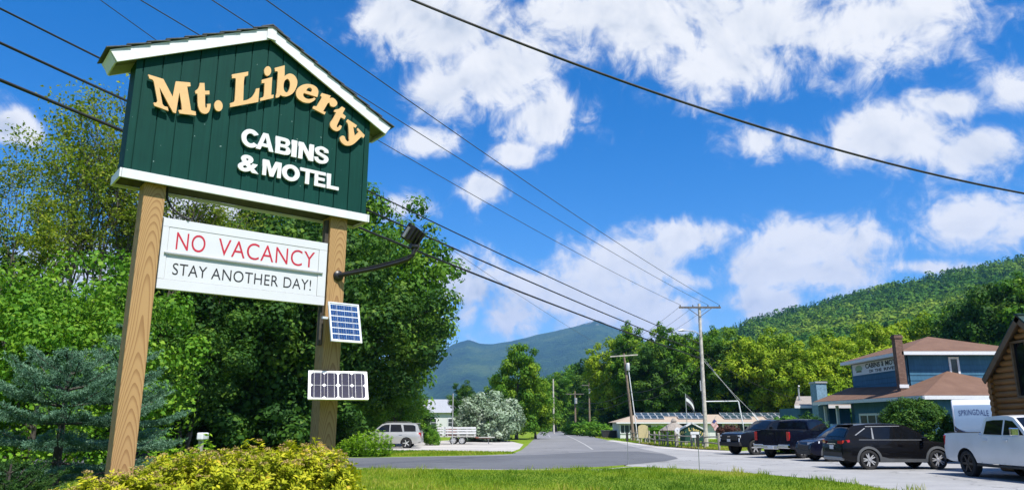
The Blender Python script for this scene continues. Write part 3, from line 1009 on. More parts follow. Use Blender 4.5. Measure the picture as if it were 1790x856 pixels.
r, pv = solar_panel('solar_panel', 'upright blue solar panel clamped beside the right timber post', 2.481, 0.125, 2.803, 0.388, 0.488, math.radians(16.5), 0.0, 12, 6, 'strip')
MB().bx(-0.26, -0.195, 0.04, 0.07, 0.03, 0.055).build('clamp', M['aluminium'], r)
MB().bx(-0.10, 0.06, 0.02, 0.20, -0.02, 0.01).build('bracket', M['aluminium'], r)
r, pv = solar_panel('solar_panel', 'wide two-part navy solar panel low on the right timber post', 2.43, 0.14, 2.083, 0.66, 0.40, math.radians(36), -0.36, 4, 2, 'mono')
MB().bx(-0.10, 0.12, 0.02, 0.22, -0.03, 0.0).build('bracket', M['aluminium'], r)
# ------------------------------------------------------------------ terrain, roads, hills
def gpoly(pts):
    return [(p[0], p[1]) for p in pts]


def sheet(name, pts, z, mat, sub=0, kind='structure'):
    bm = bmesh.new()
    vs = [bm.verts.new((x, y, z)) for x, y in pts]
    bm.faces.new(vs)
    bmesh.ops.triangulate(bm, faces=bm.faces)
    me = bpy.data.meshes.new(name)
    bm.normal_update()
    for f in bm.faces:
        if f.normal.z < 0: f.normal_flip()
    bm.to_mesh(me)
    bm.free()
    me.materials.append(mat)
    return obj(name, me, kind=kind)


def build_ground():
    # one sheet: fine near the camera, coarse to the horizon
    xs = sorted(set([-9000, -5000, -2500, -1200, -600, -300, -160, -90] + list(np.arange(-60, 61, 1.5)) + [90, 160, 300, 600, 1200, 2500, 5000, 9000]))
    ys = sorted(set([-2000, -600, -200, -80, -40, -20] + list(np.arange(-10, 61, 1.5)) + list(range(66, 200, 12)) + [240, 320, 450, 700, 1200, 2500, 5000, 9800]))
    vs, fs = [], []
    for y in ys:
        for x in xs:
            vs.append((x, y, mound(x, y)))
    nx = len(xs)
    for j in range(len(ys) - 1):
        for i in range(nx - 1):
            fs.append((j * nx + i, j * nx + i + 1, (j + 1) * nx + i + 1, (j + 1) * nx + i))
    m = MB()
    m.add(vs, fs)
    m.build('ground', M['grass_ground'], smooth=60, kind='structure')
    g = lambda u, v: (gnd(u, v).x, gnd(u, v).y)
    # parking apron, old light asphalt, up to the house
    lot = [g(1092, 813.5), g(1120, 815), g(1200, 819), g(1300, 825), g(1400, 834), g(1480, 843), g(1560, 856), (13.6, 17.0), (20, 13), (40, 10), (40, 36), (21.5, 38.2), (18.6, 42), (16.5, 46), g(1320, 786), g(1280, 789), g(1200, 786), g(1130, 779), g(1075, 771), g(1050, 767), g(1110, 782), g(1150, 795)]
    sheet('parking_lot', lot, 0.004, M['asphalt_old'])
    # main road: comes in from the left, swings away up the valley
    left_top = [(-120, 44.5), (-40, 42.3), g(630, 799.5), g(760, 797), g(850, 795), g(895, 793), g(912, 786), g(922, 778), g(932, 768), g(938, 760), g(944, 754), g(946, 750)]
    far = [(6.0, 420), (10.0, 520), (17.5, 520), (22, 420)]
    right = [g(990, 749.5), g(1000, 752), g(1018, 757), g(1042, 764), g(1075, 772), g(1118, 783), g(1160, 792), g(1182, 798), g(1186, 801), g(1165, 805.5), g(1120, 810), g(1050, 815), g(960, 818.5), g(880, 820), g(760, 818), g(630, 816.5), (-40, 30.3), (-120, 32.2)]
    sheet('road', left_top + far + right, 0.008, M['asphalt_mid'])
    # newer, darker surfacing across the mouth of the junction
    patch = [(-119, 44.2), (-40, 42.0), g(630, 800.2), g(760, 798), g(860, 796.5), g(940, 794.5), g(1000, 791.5), g(1060, 788.5), g(1115, 788.5), g(1160, 793.5), g(1180, 798.5), g(1184, 801), g(1164, 805), g(1120, 809.5), g(1050, 814.4), g(960, 817.8), g(880, 819.4), g(760, 817.4), g(630, 815.8), (-40, 30.6), (-119, 32.4)]
    sheet('road_patch', patch, 0.0125, M['asphalt_new'])
    # faded white line on the far bend
    for name, pl, w in (('road_line', [(1036, 785), (1022, 776), (1006, 767.5), (990, 760), (977, 754)], 0.13), ('road_line', [(962, 764), (958, 758), (957, 753.5)], 0.08)):
        pts = [Vector((gnd(u, v).x, gnd(u, v).y, 0)) for u, v in pl]
        Ls, Rs = [], []
        for i, p in enumerate(pts):
            d = (pts[min(i + 1, len(pts) - 1)] - pts[max(0, i - 1)]).normalized()
            nn = Vector((-d.y, d.x, 0)) * w / 2
            Ls.append((p.x + nn.x, p.y + nn.y)); Rs.append((p.x - nn.x, p.y - nn.y))
        sheet(name, Ls + Rs[::-1], 0.0125, M['road_paint'])
    # pale gravel edge of the near verge
    edge = [(-40, 30.1)] + [g(u, 816.5 + (3.4 if u > 800 else 1.8)) for u in (630, 760, 880, 960, 1050)] + [g(1130, 812)]
    edge2 = [(x, y - 0.22) for x, y in edge]
    sheet('gravel_edge', edge + edge2[::-1], 0.006, M['gravel'])
    # gravel drive on the left, and a gravel strip by the fence
    drive = [g(560, 786), g(640, 785.5), g(760, 787), g(860, 789.5), g(893, 789.5), g(908, 784), g(915, 776), g(890, 770), g(800, 768.5), g(740, 771), g(640, 772), g(540, 774)]
    sheet('gravel_drive', drive, 0.006, M['gravel'])
    strip = [g(1060, 770), g(1100, 775), g(1150, 783), g(1220, 788.5), g(1285, 791), g(1285, 788), g(1220, 785), g(1150, 779.5), g(1100, 772.5), g(1070, 768.5)]
    sheet('gravel_edge', strip, 0.012, M['gravel'])


build_ground()


def interp(x, pts):
    if x <= pts[0][0]: return pts[0][1]
    for (a, b), (c, d) in zip(pts[:-1], pts[1:]):
        if x <= c:
            t = (x - a) / (c - a)
            t = t * t * (3 - 2 * t) if False else t
            return b + (d - b) * t
    return pts[-1][1]


from mathutils import noise as mnoise


def fbm(x, y, s, o=5, seed=0.0):
    v, a = 0.0, 1.0
    for k in range(o):
        v += a * mnoise.noise((x * s + seed, y * s - seed, seed * 0.37))
        s *= 2.03
        a *= 0.5
    return v


HILL_T = [(-0.9, 0.05), (-0.2, 0.035), (0.0, 0.045), (0.12, 0.065), (0.20, 0.095), (0.276, 0.1235), (0.34, 0.145), (0.42, 0.163), (0.50, 0.184), (0.60, 0.207), (0.707, 0.2275), (0.9, 0.26), (1.3, 0.30), (2.2, 0.30)]


def hill_z(x, y):
    a = x / max(y, 1)
    yr = 950 + 250 * max(0.0, min(1.0, (0.6 - a) / 0.5))
    s = (y - 190) / (yr - 190)
    if s <= 0: return -1.0
    tt = interp(a, HILL_T)
    prof = s ** 1.22 if s <= 1 else max(0.0, 1.0 - 0.5 * (s - 1) ** 1.3)
    z = 1.65 + (yr * tt - 11.0) * prof
    return z * (1 + 0.07 * fbm(x, y, 0.004, 4, 3.1) * min(1, max(0, 1 - s) * 3)) - (1 - min(1, s * 6)) * 6


def build_hills():
    # near wooded hillside on the right
    vs, fs = [], []
    xs = np.linspace(-150, 1900, 110)
    ys = np.linspace(190, 1900, 90)
    for y in ys:
        for x in xs:
            vs.append((x, y, hill_z(x, y)))
    nx = len(xs)
    for j in range(len(ys) - 1):
        for i in range(nx - 1):
            fs.append((j * nx + i, j * nx + i + 1, (j + 1) * nx + i + 1, (j + 1) * nx + i))
    MB().add(vs, fs).build('hillside', M['grass_hill'], smooth=60, kind='structure')
    # the wood on it: one canopy of many crowns
    rng = np.random.default_rng(5)
    crowns = []
    tries = 0
    while len(crowns) < 13000 and tries < 200000:
        tries += 1
        a = rng.uniform(0.0, 0.92)
        y = 200 * (1150 / 200) ** (rng.uniform(0, 1) ** 0.62)
        x = a * y
        yr = 950 + 250 * max(0.0, min(1.0, (0.6 - a) / 0.5))
        if y > yr * 1.06: continue
        crowns.append((x, y, hill_z(x, y)))
    C = np.array(crowns)
    n = len(C)
    conif = (rng.random(n) < (0.16 + 0.45 * np.clip((C[:, 1] - 700) / 300, 0, 1)))
    k = 42
    patch = np.array([fbm(p[0], p[1], 0.006, 3, 9.0) for p in C])
    R = (2.6 + 4.6 * rng.random(n) ** 1.6) * (1 - 0.45 * conif)
    Hh = np.where(conif, rng.uniform(8, 14, n), 3.5 + R * rng.uniform(0.9, 1.4, n))
    th = rng.uniform(0, 2 * np.pi, (n, k))
    t = rng.uniform(0, 1, (n, k)) ** 0.8
    rad = np.where(conif[:, None], (1 - t) * 0.95 + 0.05, np.sqrt(np.clip(1 - (t * 1.05 - 0.08) ** 2.4, 0.01, 1)))
    rad = rad * rng.uniform(0.8, 1.08, (n, k))
    P = np.stack([C[:, None, 0] + np.cos(th) * rad * R[:, None], C[:, None, 1] + np.sin(th) * rad * R[:, None], C[:, None, 2] + 2.5 + t * Hh[:, None]], 2)
    Nn = np.stack([np.cos(th) * rad, np.sin(th) * rad, 0.25 + 0.9 * t], 2) + rng.normal(0, 0.3, (n, k, 3))
    tone = np.clip(0.50 + 0.45 * patch[:, None] + rng.normal(0, 0.14, (n, 1)) + rng.normal(0, 0.05, (n, k)) - 0.38 * conif[:, None], 0, 1)
    sz = (R[:, None] * rng.uniform(0.36, 0.66, (n, k)))
    o = leaf_object('hillside_forest', P.reshape(-1, 3), Nn.reshape(-1, 3), sz.ravel(), sz.ravel() * 0.8, tone.ravel(), M['forest_far'], None, rng)
    tag(o, label='broad green forest canopy covering the right hillside', cat='forest', kind='stuff')
    # far mountains
    prof = [(760, 625), (790, 602), (818, 592), (840, 600), (860, 600), (905, 591), (940, 584), (970, 578), (1000, 570), (1020, 564), (1043, 558), (1062, 566), (1085, 578), (1120, 592), (1180, 605), (1260, 625), (1400, 650), (1600, 670)]
    T = [(ae(u, v)[0], ae(u, v)[1]) for u, v in prof]
    T = [(-1.4, 0.08), (-0.6, 0.085), (-0.3, 0.08)] + T + [(1.2, 0.05)]
    vs, fs = [], []
    A = np.concatenate([np.linspace(-1.3, -0.25, 30), np.linspace(-0.24, 0.5, 190), np.linspace(0.52, 1.2, 20)])
    Y = np.linspace(2600, 8200, 90)
    for y in Y:
        s = (y - 2600) / (6200 - 2600)
        pr = s ** 1.15 if s <= 1 else max(0.0, 1 - 0.8 * (s - 1))
        for a in A:
            # ribs and gullies run down the slope
            e = interp(a, T) * 6200
            rid = fbm(a * 6200, y * 0.35, 0.0022, 5, 7.7) * 46 + fbm(a * 6200, y, 0.008, 3, 2.0) * 10
            x = a * y
            z = e * pr + rid * min(1, s * 3) * (0.35 + 0.65 * abs(1 - s)) - 12 * (1 - min(1, s * 5))
            vs.append((x, y, z))
    nx = len(A)
    for j in range(len(Y) - 1):
        for i in range(nx - 1):
            fs.append((j * nx + i, j * nx + i + 1, (j + 1) * nx + i + 1, (j + 1) * nx + i))
    MB().add(vs, fs).build('mountain', M['mountain'], smooth=70, kind='structure')


# ------------------------------------------------------------------ foliage
def leaf_object(name, P, Nn, L, W, tone, mat, parent, rng, fold=0.18, long_dir=None):
    n = len(P)
    Nn = Nn / np.maximum(np.linalg.norm(Nn, axis=1, keepdims=True), 1e-6)
    if long_dir is None:
        r = rng.normal(0, 1, (n, 3))
    else:
        r = long_dir
    T = r - Nn * np.sum(r * Nn, 1, keepdims=True)
    T /= np.maximum(np.linalg.norm(T, axis=1, keepdims=True), 1e-6)
    B = np.cross(Nn, T)
    L = np.asarray(L)[:, None]
    W = np.asarray(W)[:, None]
    V = np.empty((n, 4, 3), np.float32)
    V[:, 0] = P - T * L * 0.5
    V[:, 1] = P + B * W * 0.5 + Nn * W * fold
    V[:, 2] = P + T * L * 0.5
    V[:, 3] = P - B * W * 0.5 + Nn * W * fold
    me = bpy.data.meshes.new(name)
    me.vertices.add(n * 4)
    me.vertices.foreach_set('co', V.ravel())
    me.loops.add(n * 4)
    me.loops.foreach_set('vertex_index', np.arange(n * 4, dtype=np.int32))
    me.polygons.add(n)
    me.polygons.foreach_set('loop_start', np.arange(0, n * 4, 4, dtype=np.int32))
    me.update(calc_edges=True)
    at_ = me.attributes.new('tone', 'FLOAT', 'FACE')
    at_.data.foreach_set('value', np.clip(np.asarray(tone), 0, 1).astype(np.float32))
    me.materials.append(mat)
    return obj(name, me, parent)


def clump_leaves(rng, C, R, per, leaf, squash=0.8, up=0.35, spread=0.55, tone0=0.45, ctone=0.16):
    """leaves on the shells of many clumps. C (n,3) centres, R (n) radii"""
    Ps, Ns, Ts = [], [], []
    for c, r in zip(C, R):
        k = max(8, int(per * (r * r)))
        d = rng.normal(0, 1, (k, 3))
        d[:, 2] += 0.25
        d /= np.linalg.norm(d, axis=1, keepdims=True)
        lump = 1 + 0.22 * np.sin(d[:, 0] * 5 + c[0] * 3) * np.cos(d[:, 1] * 5 + c[1] * 3)
        rr = r * (1 - spread * rng.random(k) ** 1.8) * lump
        p = c + d * rr[:, None] * np.array([1, 1, squash])
        nn = d * 1.35 + np.array([0, 0, up]) + rng.normal(0, 0.38, (k, 3))
        Ps.append(p); Ns.append(nn)
        Ts.append(np.clip(tone0 + rng.normal(0, ctone) + rng.normal(0, 0.15, k), 0, 1))
    P = np.concatenate(Ps); Nn = np.concatenate(Ns); T = np.concatenate(Ts)
    L = leaf * rng.uniform(0.5, 1.55, len(P))
    return P, Nn, L, L * rng.uniform(0.5, 0.85, len(P)), T


def crown_centres(rng, rx, rz, zc, n, inner=0.45, low_flat=0.0, lobes=5, amp=0.22, taper=0.0):
    ph = rng.uniform(0, 6.28, 6)
    out = []
    while len(out) < n:
        d = rng.normal(0, 1, 3)
        d /= np.linalg.norm(d)
        if d[2] < -0.93: continue
        th = math.atan2(d[1], d[0])
        k = 1 + amp * (math.sin(lobes * 0.5 * th + ph[0] + 2 * d[2]) * 0.5 + math.sin(3 * th + ph[1] + 3.2 * d[2]) * 0.5) + rng.normal(0, 0.05)
        t = inner + (1 - inner) * rng.random() ** 0.55
        w = 1 - taper * max(0, d[2])
        out.append((d[0] * rx * k * t * w, d[1] * rx * k * t * w, zc + d[2] * rz * k * t))
    return np.array(out)


def limbs(rng, m, base_r, h0, targets, lean=(0, 0), n=6):
    """tapered trunk with limbs out to a few of the clumps"""
    top = max(t[2] for t in targets) * 0.86
    tr = []
    x, y = 0.0, 0.0
    for i in range(7):
        t = i / 6
        tr.append((x + lean[0] * t * top + rng.normal(0, base_r * 0.4) * (i > 0), y + lean[1] * t * top + rng.normal(0, base_r * 0.4) * (i > 0), t * top))
    rad = [base_r * (1.35 if i == 0 else 1 - 0.86 * i / 6) for i in range(7)]
    m.tube(tr, rad, 9)
    for tg in targets:
        tz = max(h0, tg[2] * rng.uniform(0.35, 0.7))
        k = min(5.99, tz / top * 6)
        i = int(k)
        f = k - i
        a, b = Vector(tr[i]), Vector(tr[min(6, i + 1)])
        s = a + (b - a) * f
        e = Vector(tg)
        mid = s + (e - s) * 0.5 + Vector((0, 0, 0.10 * (e - s).length)) + Vector(rng.normal(0, 0.05, 3)) * (e - s).length
        r0 = max(0.02, base_r * (1 - 0.8 * k / 6) * 0.45)
        m.tube([s, mid, e], [r0, r0 * 0.6, r0 * 0.22], n, cap=False)


def make_tree(seed, name, rx, rz, zc, nclump, cr, per, leaf, mat, bark='bark_dark', base_r=0.28, inner=0.45, amp=0.22, squash=0.8, tone0=0.45, taper=0.0, nlimb=16, ctone=0.16, up=0.35):
    rng = np.random.default_rng(seed)
    C = crown_centres(rng, rx, rz, zc, nclump, inner, amp=amp, taper=taper)
    R = cr * rng.uniform(0.6, 1.3, nclump)
    P, Nn, L, W, T = clump_leaves(rng, C, R, per, leaf, squash, tone0=tone0, ctone=ctone, up=up)
    keep = P[:, 2] > 0.05
    root = empty(name)
    m = MB()
    idx = rng.choice(nclump, min(nlimb, nclump), replace=False)
    limbs(rng, m, base_r, zc - rz * 0.75, [tuple(C[i]) for i in idx])
    m.build('trunk', M[bark], root, smooth=60)
    leaf_object('crown', P[keep], Nn[keep], L[keep], W[keep], T[keep], M[mat], root, rng)
    return root


def make_sparse(seed, name, h, mat='leaf_sparse', bark='bark', stems=3, leaf=0.16, spread=0.34, dens=9, r0=0.13):
    """open feathery tree: forking stems, fine twigs, loose leaf sprays"""
    rng = np.random.default_rng(seed)
    m = MB()
    tips = []

    def grow(p, d, ln, r, lev):
        q = p + d * ln
        mid = p + d * ln * 0.5 + Vector(rng.normal(0, 0.04, 3)) * ln
        m.tube([p, mid, q], [r, r * 0.85, r * 0.66], 6 if lev < 2 else 4, cap=False)
        if lev >= 2:
            tips.append((mid, ln * 0.45)); tips.append((q, ln * 0.5))
        if lev >= 5: return
        nb = 2 if lev < 1 else 3
        for i in range(nb):
            if lev > 2 and rng.random() < 0.18: continue
            ax = Vector(rng.normal(0, 1, 3))
            ax = (ax - d * ax.dot(d)).normalized()
            sp = spread * (0.6 + 0.5 * lev) * rng.uniform(0.6, 1.25) * (0.45 if i == 0 else 1.0)
            nd = (d + ax * sp + Vector((0, 0, 0.12 if lev < 3 else 0.0))).normalized()
            grow(q, nd, ln * rng.uniform(0.62, 0.88), r * (0.72 if i == 0 else 0.5), lev + 1)
    for s in range(stems):
        a = 2 * math.pi * s / stems + rng.uniform(0, 1)
        d = Vector((math.cos(a) * 0.16, math.sin(a) * 0.16, 1)).normalized()
        grow(Vector((math.cos(a) * 0.2, math.sin(a) * 0.2, 0)), d, h * 0.27 * rng.uniform(0.85, 1.1), r0 * rng.uniform(0.7, 1.1), 0)
    root = empty(name)
    m.build('trunk', M[bark], root, smooth=60)
    Ps, Ns, Ts = [], [], []
    for c, r in tips:
        if rng.random() < 0.22: continue
        k = int(dens * rng.uniform(0.5, 1.6))
        Ps.append(np.array(c) + rng.normal(0, 1, (k, 3)) * np.array([r * 0.55, r * 0.55, r * 0.28]))
        Ns.append(rng.normal(0, 0.6, (k, 3)) + np.array([0, 0, 0.8]))
        Ts.append(np.clip(rng.normal(0.45, 0.15) + rng.normal(0, 0.18, k), 0, 1))
    P, Nn, T = np.concatenate(Ps), np.concatenate(Ns), np.concatenate(Ts)
    L = leaf * rng.uniform(0.7, 1.3, len(P))
    leaf_object('crown', P, Nn, L, L * 0.6, T, M[mat], root, rng)
    return root


def make_spruce(seed, name, h, rmax, mat='needle_blue', whorls=13, per=7, z0=0.55, needle=0.035, trunk=0.075, flat=0.0, dens=1.0):
    rng = np.random.default_rng(seed)
    root = empty(name)
    m = MB()
    m.tube([(0, 0, 0), (0, 0, h * 0.5), (0, 0, h)], [trunk, trunk * 0.6, 0.012], 8)
    Ps, Ns, Ds, Ts = [], [], [], []

    def twig(p, d, ln, tone):
        k = max(6, int(ln / 0.0042 * dens))
        t = rng.random(k)
        pos = np.array(p) + np.outer(t * ln, np.array(d))
        a = rng.normal(0, 1, (k, 3)); a[:, 2] += 0.55
        dd = np.array(d)
        a -= np.outer(a @ dd, dd)
        a /= np.maximum(np.linalg.norm(a, axis=1, keepdims=True), 1e-6)
        nd = a * 0.85 + dd * 0.6
        nd /= np.linalg.norm(nd, axis=1, keepdims=True)
        Ps.append(pos + nd * needle * 0.5)
        Ds.append(nd)
        Ns.append(rng.normal(0, 1, (k, 3)) + np.array([0, 0, 0.7]))
        Ts.append(np.clip(tone + rng.normal(0, 0.12, k) + 0.30 * (t > 0.65), 0, 1))  # lit twig tips painted in as a brighter needle tone
    for w in range(whorls):
        f = w / (whorls - 1)
        z = z0 + (h - 0.10 - z0) * f ** 0.92
        R = rmax * (1 - f) ** 0.75 + 0.10
        if flat: R = rmax * (1 - f ** flat) + 0.16
        for b in range(per if f < 0.8 else 5):
            az = 2 * math.pi * (b + 0.5 * (w % 2) + rng.uniform(-0.25, 0.25)) / per
            ln = R * rng.uniform(0.72, 1.1)
            rise = -0.10 + 0.75 * f
            d = Vector((math.cos(az), math.sin(az), rise)).normalized()
            side = Vector((-math.sin(az), math.cos(az), 0))
            p0 = Vector((0, 0, z))
            pts = [p0 + d * ln * t + Vector((0, 0, 0.10 * ln * (t ** 2) - 0.05 * ln * math.sin(t * 3.1))) for t in (0, 0.33, 0.66, 1.0)]
            m.tube(pts, [0.016, 0.012, 0.008, 0.004], 4, cap=False)
            tone = rng.uniform(0.12, 0.42)
            ns = max(5, int(ln / 0.065))
            for j in range(ns + 1):
                t = 0.22 + 0.78 * j / ns
                q = p0 + d * ln * t + Vector((0, 0, 0.10 * ln * (t ** 2) - 0.05 * ln * math.sin(t * 3.1)))
                if j == ns:
                    twig(q - d * 0.08, d, 0.16, tone)
                    continue
                tl = (0.12 + 0.36 * ln * (1 - t) ** 0.8) * rng.uniform(0.7, 1.2)
                for sg in (-1, 1):
                    td = (side * sg * 0.85 + d * 0.65 + Vector((0, 0, rng.uniform(-0.06, 0.10)))).normalized()
                    twig(q, td, tl, tone)
                    if tl > 0.22:
                        twig(q + td * tl * 0.45, (td + d * 0.8).normalized(), tl * 0.5, tone)
                        twig(q + td * tl * 0.45, (td - d * 0.3 + side * sg * 0.4).normalized(), tl * 0.4, tone)
    twig((0, 0, h - 0.25), (0, 0, 1), 0.32, 0.55)
    m.build('trunk', M['bark_dark'], root, smooth=60)
    P, Nn, D, T = map(np.concatenate, (Ps, Ns, Ds, Ts))
    L = needle * rng.uniform(0.8, 1.25, len(P))
    leaf_object('crown', P, Nn, L * 1.25, np.full(len(P), needle * 0.22), T, M[mat], root, rng, fold=0.0, long_dir=D)
    return root


def place(root, x, y, label, cat='tree', group=None, s=1.0, rz=0.0, first=False, z=None, sz=None):
    o = root if first else copy_tree(root)
    o.location = (x, y, mound(x, y) - 0.03 if z is None else z)
    o.rotation_euler = (0, 0, rz)
    o.scale = (s, s, sz or s)
    for k in ('label', 'category', 'group'):
        if k in o: del o[k]
    tag(o, label, cat, group)
    return o
# ------------------------------------------------------------------ planting
build_hills()


def top_scale(v, Y, h):
    return (CAMH + Y * ae(CXP, v)[1]) / h


def XY(u, Y):
    return at(u, HORIZON, Y).x, Y


def plant_trees():
    first = {}

    def put(key, u, v, Y, h, label, group=None, wid=1.0, rz=None, cat='tree'):
        root, isf = protos[key], key not in first
        first[key] = 1
        s = top_scale(v, Y, h)
        x, y = XY(u, Y)
        w = s * wid
        return place(root, x, y, label, cat, group, w, (u * 0.37 % 6.28) if rz is None else rz, isf, sz=s)
    protos = {}
    protos['maple'] = make_tree(11, 'maple_tree', 7.6, 9.8, 10.0, 290, 1.35, 130, 0.30, 'leaf_maple', base_r=0.45, amp=0.26, nlimb=24)
    protos['dense'] = make_tree(12, 'leafy_tree', 6.2, 6.6, 8.3, 240, 1.15, 150, 0.27, 'leaf_dark', base_r=0.34, amp=0.28, nlimb=20, tone0=0.5)
    protos['sparse'] = make_sparse(21, 'open_tree', 15.0, stems=4, dens=12, leaf=0.17)
    protos['sparse2'] = make_sparse(27, 'open_tree', 15.0, stems=3, dens=15, leaf=0.16, spread=0.30)
    protos['mid'] = make_tree(14, 'young_tree', 3.1, 3.7, 3.6, 190, 0.62, 260, 0.145, 'leaf_mid', base_r=0.12, amp=0.3, nlimb=14, inner=0.3, tone0=0.55)
    put('maple', 603, 318, 66, 20.6, 'tall dense maple behind the silver car and right timber post')
    put('dense', 478, 362, 52, 15.0, 'large dark leafy tree behind the hanging vacancy board', wid=1.0)
    put('dense', 350, 420, 47, 15.0, 'dark leafy tree just right of the left timber post', wid=1.15)
    put('dense', 570, 440, 58, 15.0, 'dark leafy tree between the vacancy board and the tall maple', wid=1.2)
    put('dense', 255, 500, 40, 15.0, 'dark leafy tree behind the left timber post and the blue spruce', wid=1.2)
    put('sparse', 128, 150, 36, 15.6, 'tallest open feathery tree left of the green sign', 'open feathery trees at the left', wid=0.8)
    put('sparse2', 30, 250, 33, 15.8, 'open feathery tree at the left edge of the picture', 'open feathery trees at the left', wid=0.95)
    put('sparse2', 215, 235, 38, 15.8, 'open feathery tree partly hidden by the left end of the green sign', 'open feathery trees at the left', rz=2.0, wid=0.9)
    put('sparse', 325, 345, 42, 15.6, 'open feathery tree seen between the timber posts above the vacancy board', 'open feathery trees at the left', rz=4.0, wid=0.9)
    put('mid', 62, 468, 24, 7.8, 'bright green young tree above the blue spruce at far left', wid=1.05)
    put('mid', 172, 430, 28, 7.8, 'bright green young tree left of the left timber post', wid=1.0)
    put('mid', -50, 440, 25, 7.8, 'bright green young tree cut by the left edge of the picture', wid=1.2)
    put('dense', 120, 520, 46, 15.0, 'dark leafy tree behind the bright young trees at far left', wid=1.5)
    put('dense', -40, 470, 44, 15.0, 'dark leafy tree behind the foliage at the left edge', wid=1.3)
    put('dense', -190, 380, 40, 15.0, 'dark leafy tree beyond the left edge of the picture')
    put('mid', 610, 640, 60, 7.8, 'leafy sapling in the shade right of the right timber post', wid=1.4)
    put('mid', 690, 660, 62, 7.8, 'leafy sapling in the shade behind the silver car', wid=1.3)

    # right-hand side: belts of trees behind the motel and the houses
    A = [('fa', 'leaf_maple', 31), ('fe', 'leaf_dark', 35), ('fb', 'leaf_maple', 32), ('fc', 'leaf_bright', 33), ('fd', 'leaf_bright', 34), ('re', 'leaf_dark', 36)]
    # fa, fe are clothed to the ground; the others carry their crowns above a dark, open understorey
    shapes = {'fa': (5.0, 7.4, 7.2, 0.24), 'fe': (4.6, 8.2, 8.0, 0.30), 'fb': (4.4, 6.6, 10.6, 0.24), 'fc': (5.3, 5.6, 8.6, 0.26), 'fd': (4.8, 6.2, 9.4, 0.22), 're': (4.8, 6.4, 9.8, 0.30)}
    H = {}
    for k, mt, sd in A:
        rx, rz, zc, amp = shapes[k]
        protos[k] = make_tree(sd, 'roadside_tree', rx, rz, zc, 160, 1.0, 150, 0.33, mt, amp=amp, nlimb=12, tone0=0.5, ctone=0.2)
        H[k] = zc + rz + 0.6
    rows = [
        (903, 600, 88, 'fa', 0.9, 'lone round-topped tree behind the silver-leaved bush'),
        (936, 662, 93, 'fa', 1.05, 'lower dark tree at the left edge of the road behind the silver bush'),
        (868, 655, 100, 'fa', 0.9, 'leafy tree behind the silver bush beside the tall maple'),
        (810, 665, 110, 'fe', 1.0, 'tree filling the gap between the maple and the silver bush'),
        (972, 648, 190, 'fa', 1.0, 'far tree left of the road bend'), (1004, 636, 215, 'fa', 1.0, 'far tree above the end of the road'),
        (1032, 622, 165, 'fe', 1.0, 'dark far tree right of the road end'), (955, 662, 240, 'fa', 1.2, 'farthest tree at the left of the road end'),
        (1052, 634, 148, 'fe', 1.0, 'bright tree behind the leaning utility pole at the road end'), (988, 660, 270, 'fe', 1.3, 'farthest dark tree above the road end'),
        (925, 655, 210, 'fe', 1.2, 'far bright tree above the road behind the lone tree'),
        (1072, 590, 124, 'fd', 0.9, 'yellow-green tree below the far peak'),
        (1108, 566, 120, 'fb', 0.85, 'tall thin-topped tree beside the leaning utility pole'),
        (1142, 602, 112, 're', 1.0, 'dark tree between the two utility poles'),
        (1172, 566, 114, 'fb', 0.95, 'full dark-green tree left of the tall utility pole'),
        (1212, 586, 118, 'fb', 1.0, 'tree directly behind the tall utility pole'),
        (1252, 572, 116, 'fb', 0.9, 'tree just right of the tall utility pole'),
        (1290, 596, 112, 're', 1.1, 'dark tree above the guy wire strut'),
        (1326, 568, 110, 'fc', 1.0, 'golden-green round tree at the foot of the hillside'),
        (1372, 582, 107, 'fd', 1.0, 'bright tree above the navy pickup'),
        (1412, 588, 103, 'fc', 0.95, 'bright tree left of the blue house roof'),
        (1452, 584, 104, 'fd', 0.95, 'bright tree above the painted blue chimney'),
        (1496, 572, 108, 'fc', 1.0, 'bright tree above the rooftop motel banner'),
        (1540, 562, 112, 'fd', 1.0, 'bright tree left of the brick chimney'),
        (1586, 556, 114, 'fc', 1.0, 'bright tree above the brick chimney'),
        (1632, 548, 116, 'fd', 1.0, 'bright tree behind the peak of the brown roof'),
        (1676, 540, 110, 'fb', 1.0, 'green tree behind the right half of the brown roof'),
        (1722, 520, 104, 're', 1.0, 'dark tree above the left eave of the log cabin'),
        (1772, 492, 98, 're', 1.0, 'tall dark tree above the log cabin gable'),
        (1830, 478, 95, 'fb', 1.1, 'tree beyond the right edge behind the log cabin'),
    ]
    for (u, v, Y, k, wid, lab) in rows:
        put(k, u, v, Y, H[k], lab, 'trees behind the road and houses', wid)
    # low thicket under the belt of trees
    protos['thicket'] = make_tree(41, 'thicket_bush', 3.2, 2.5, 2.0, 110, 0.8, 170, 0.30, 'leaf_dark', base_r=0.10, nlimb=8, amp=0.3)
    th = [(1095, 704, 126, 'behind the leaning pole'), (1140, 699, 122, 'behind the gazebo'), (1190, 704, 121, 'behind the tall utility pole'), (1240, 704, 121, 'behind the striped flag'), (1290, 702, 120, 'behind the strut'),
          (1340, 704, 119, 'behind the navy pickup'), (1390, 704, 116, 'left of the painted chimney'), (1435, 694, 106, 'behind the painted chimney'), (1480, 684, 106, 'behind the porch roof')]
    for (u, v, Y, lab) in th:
        put('thicket', u, v, Y, 4.9, 'dark thicket bush ' + lab, 'thicket under the trees', 1.5, cat='bush')
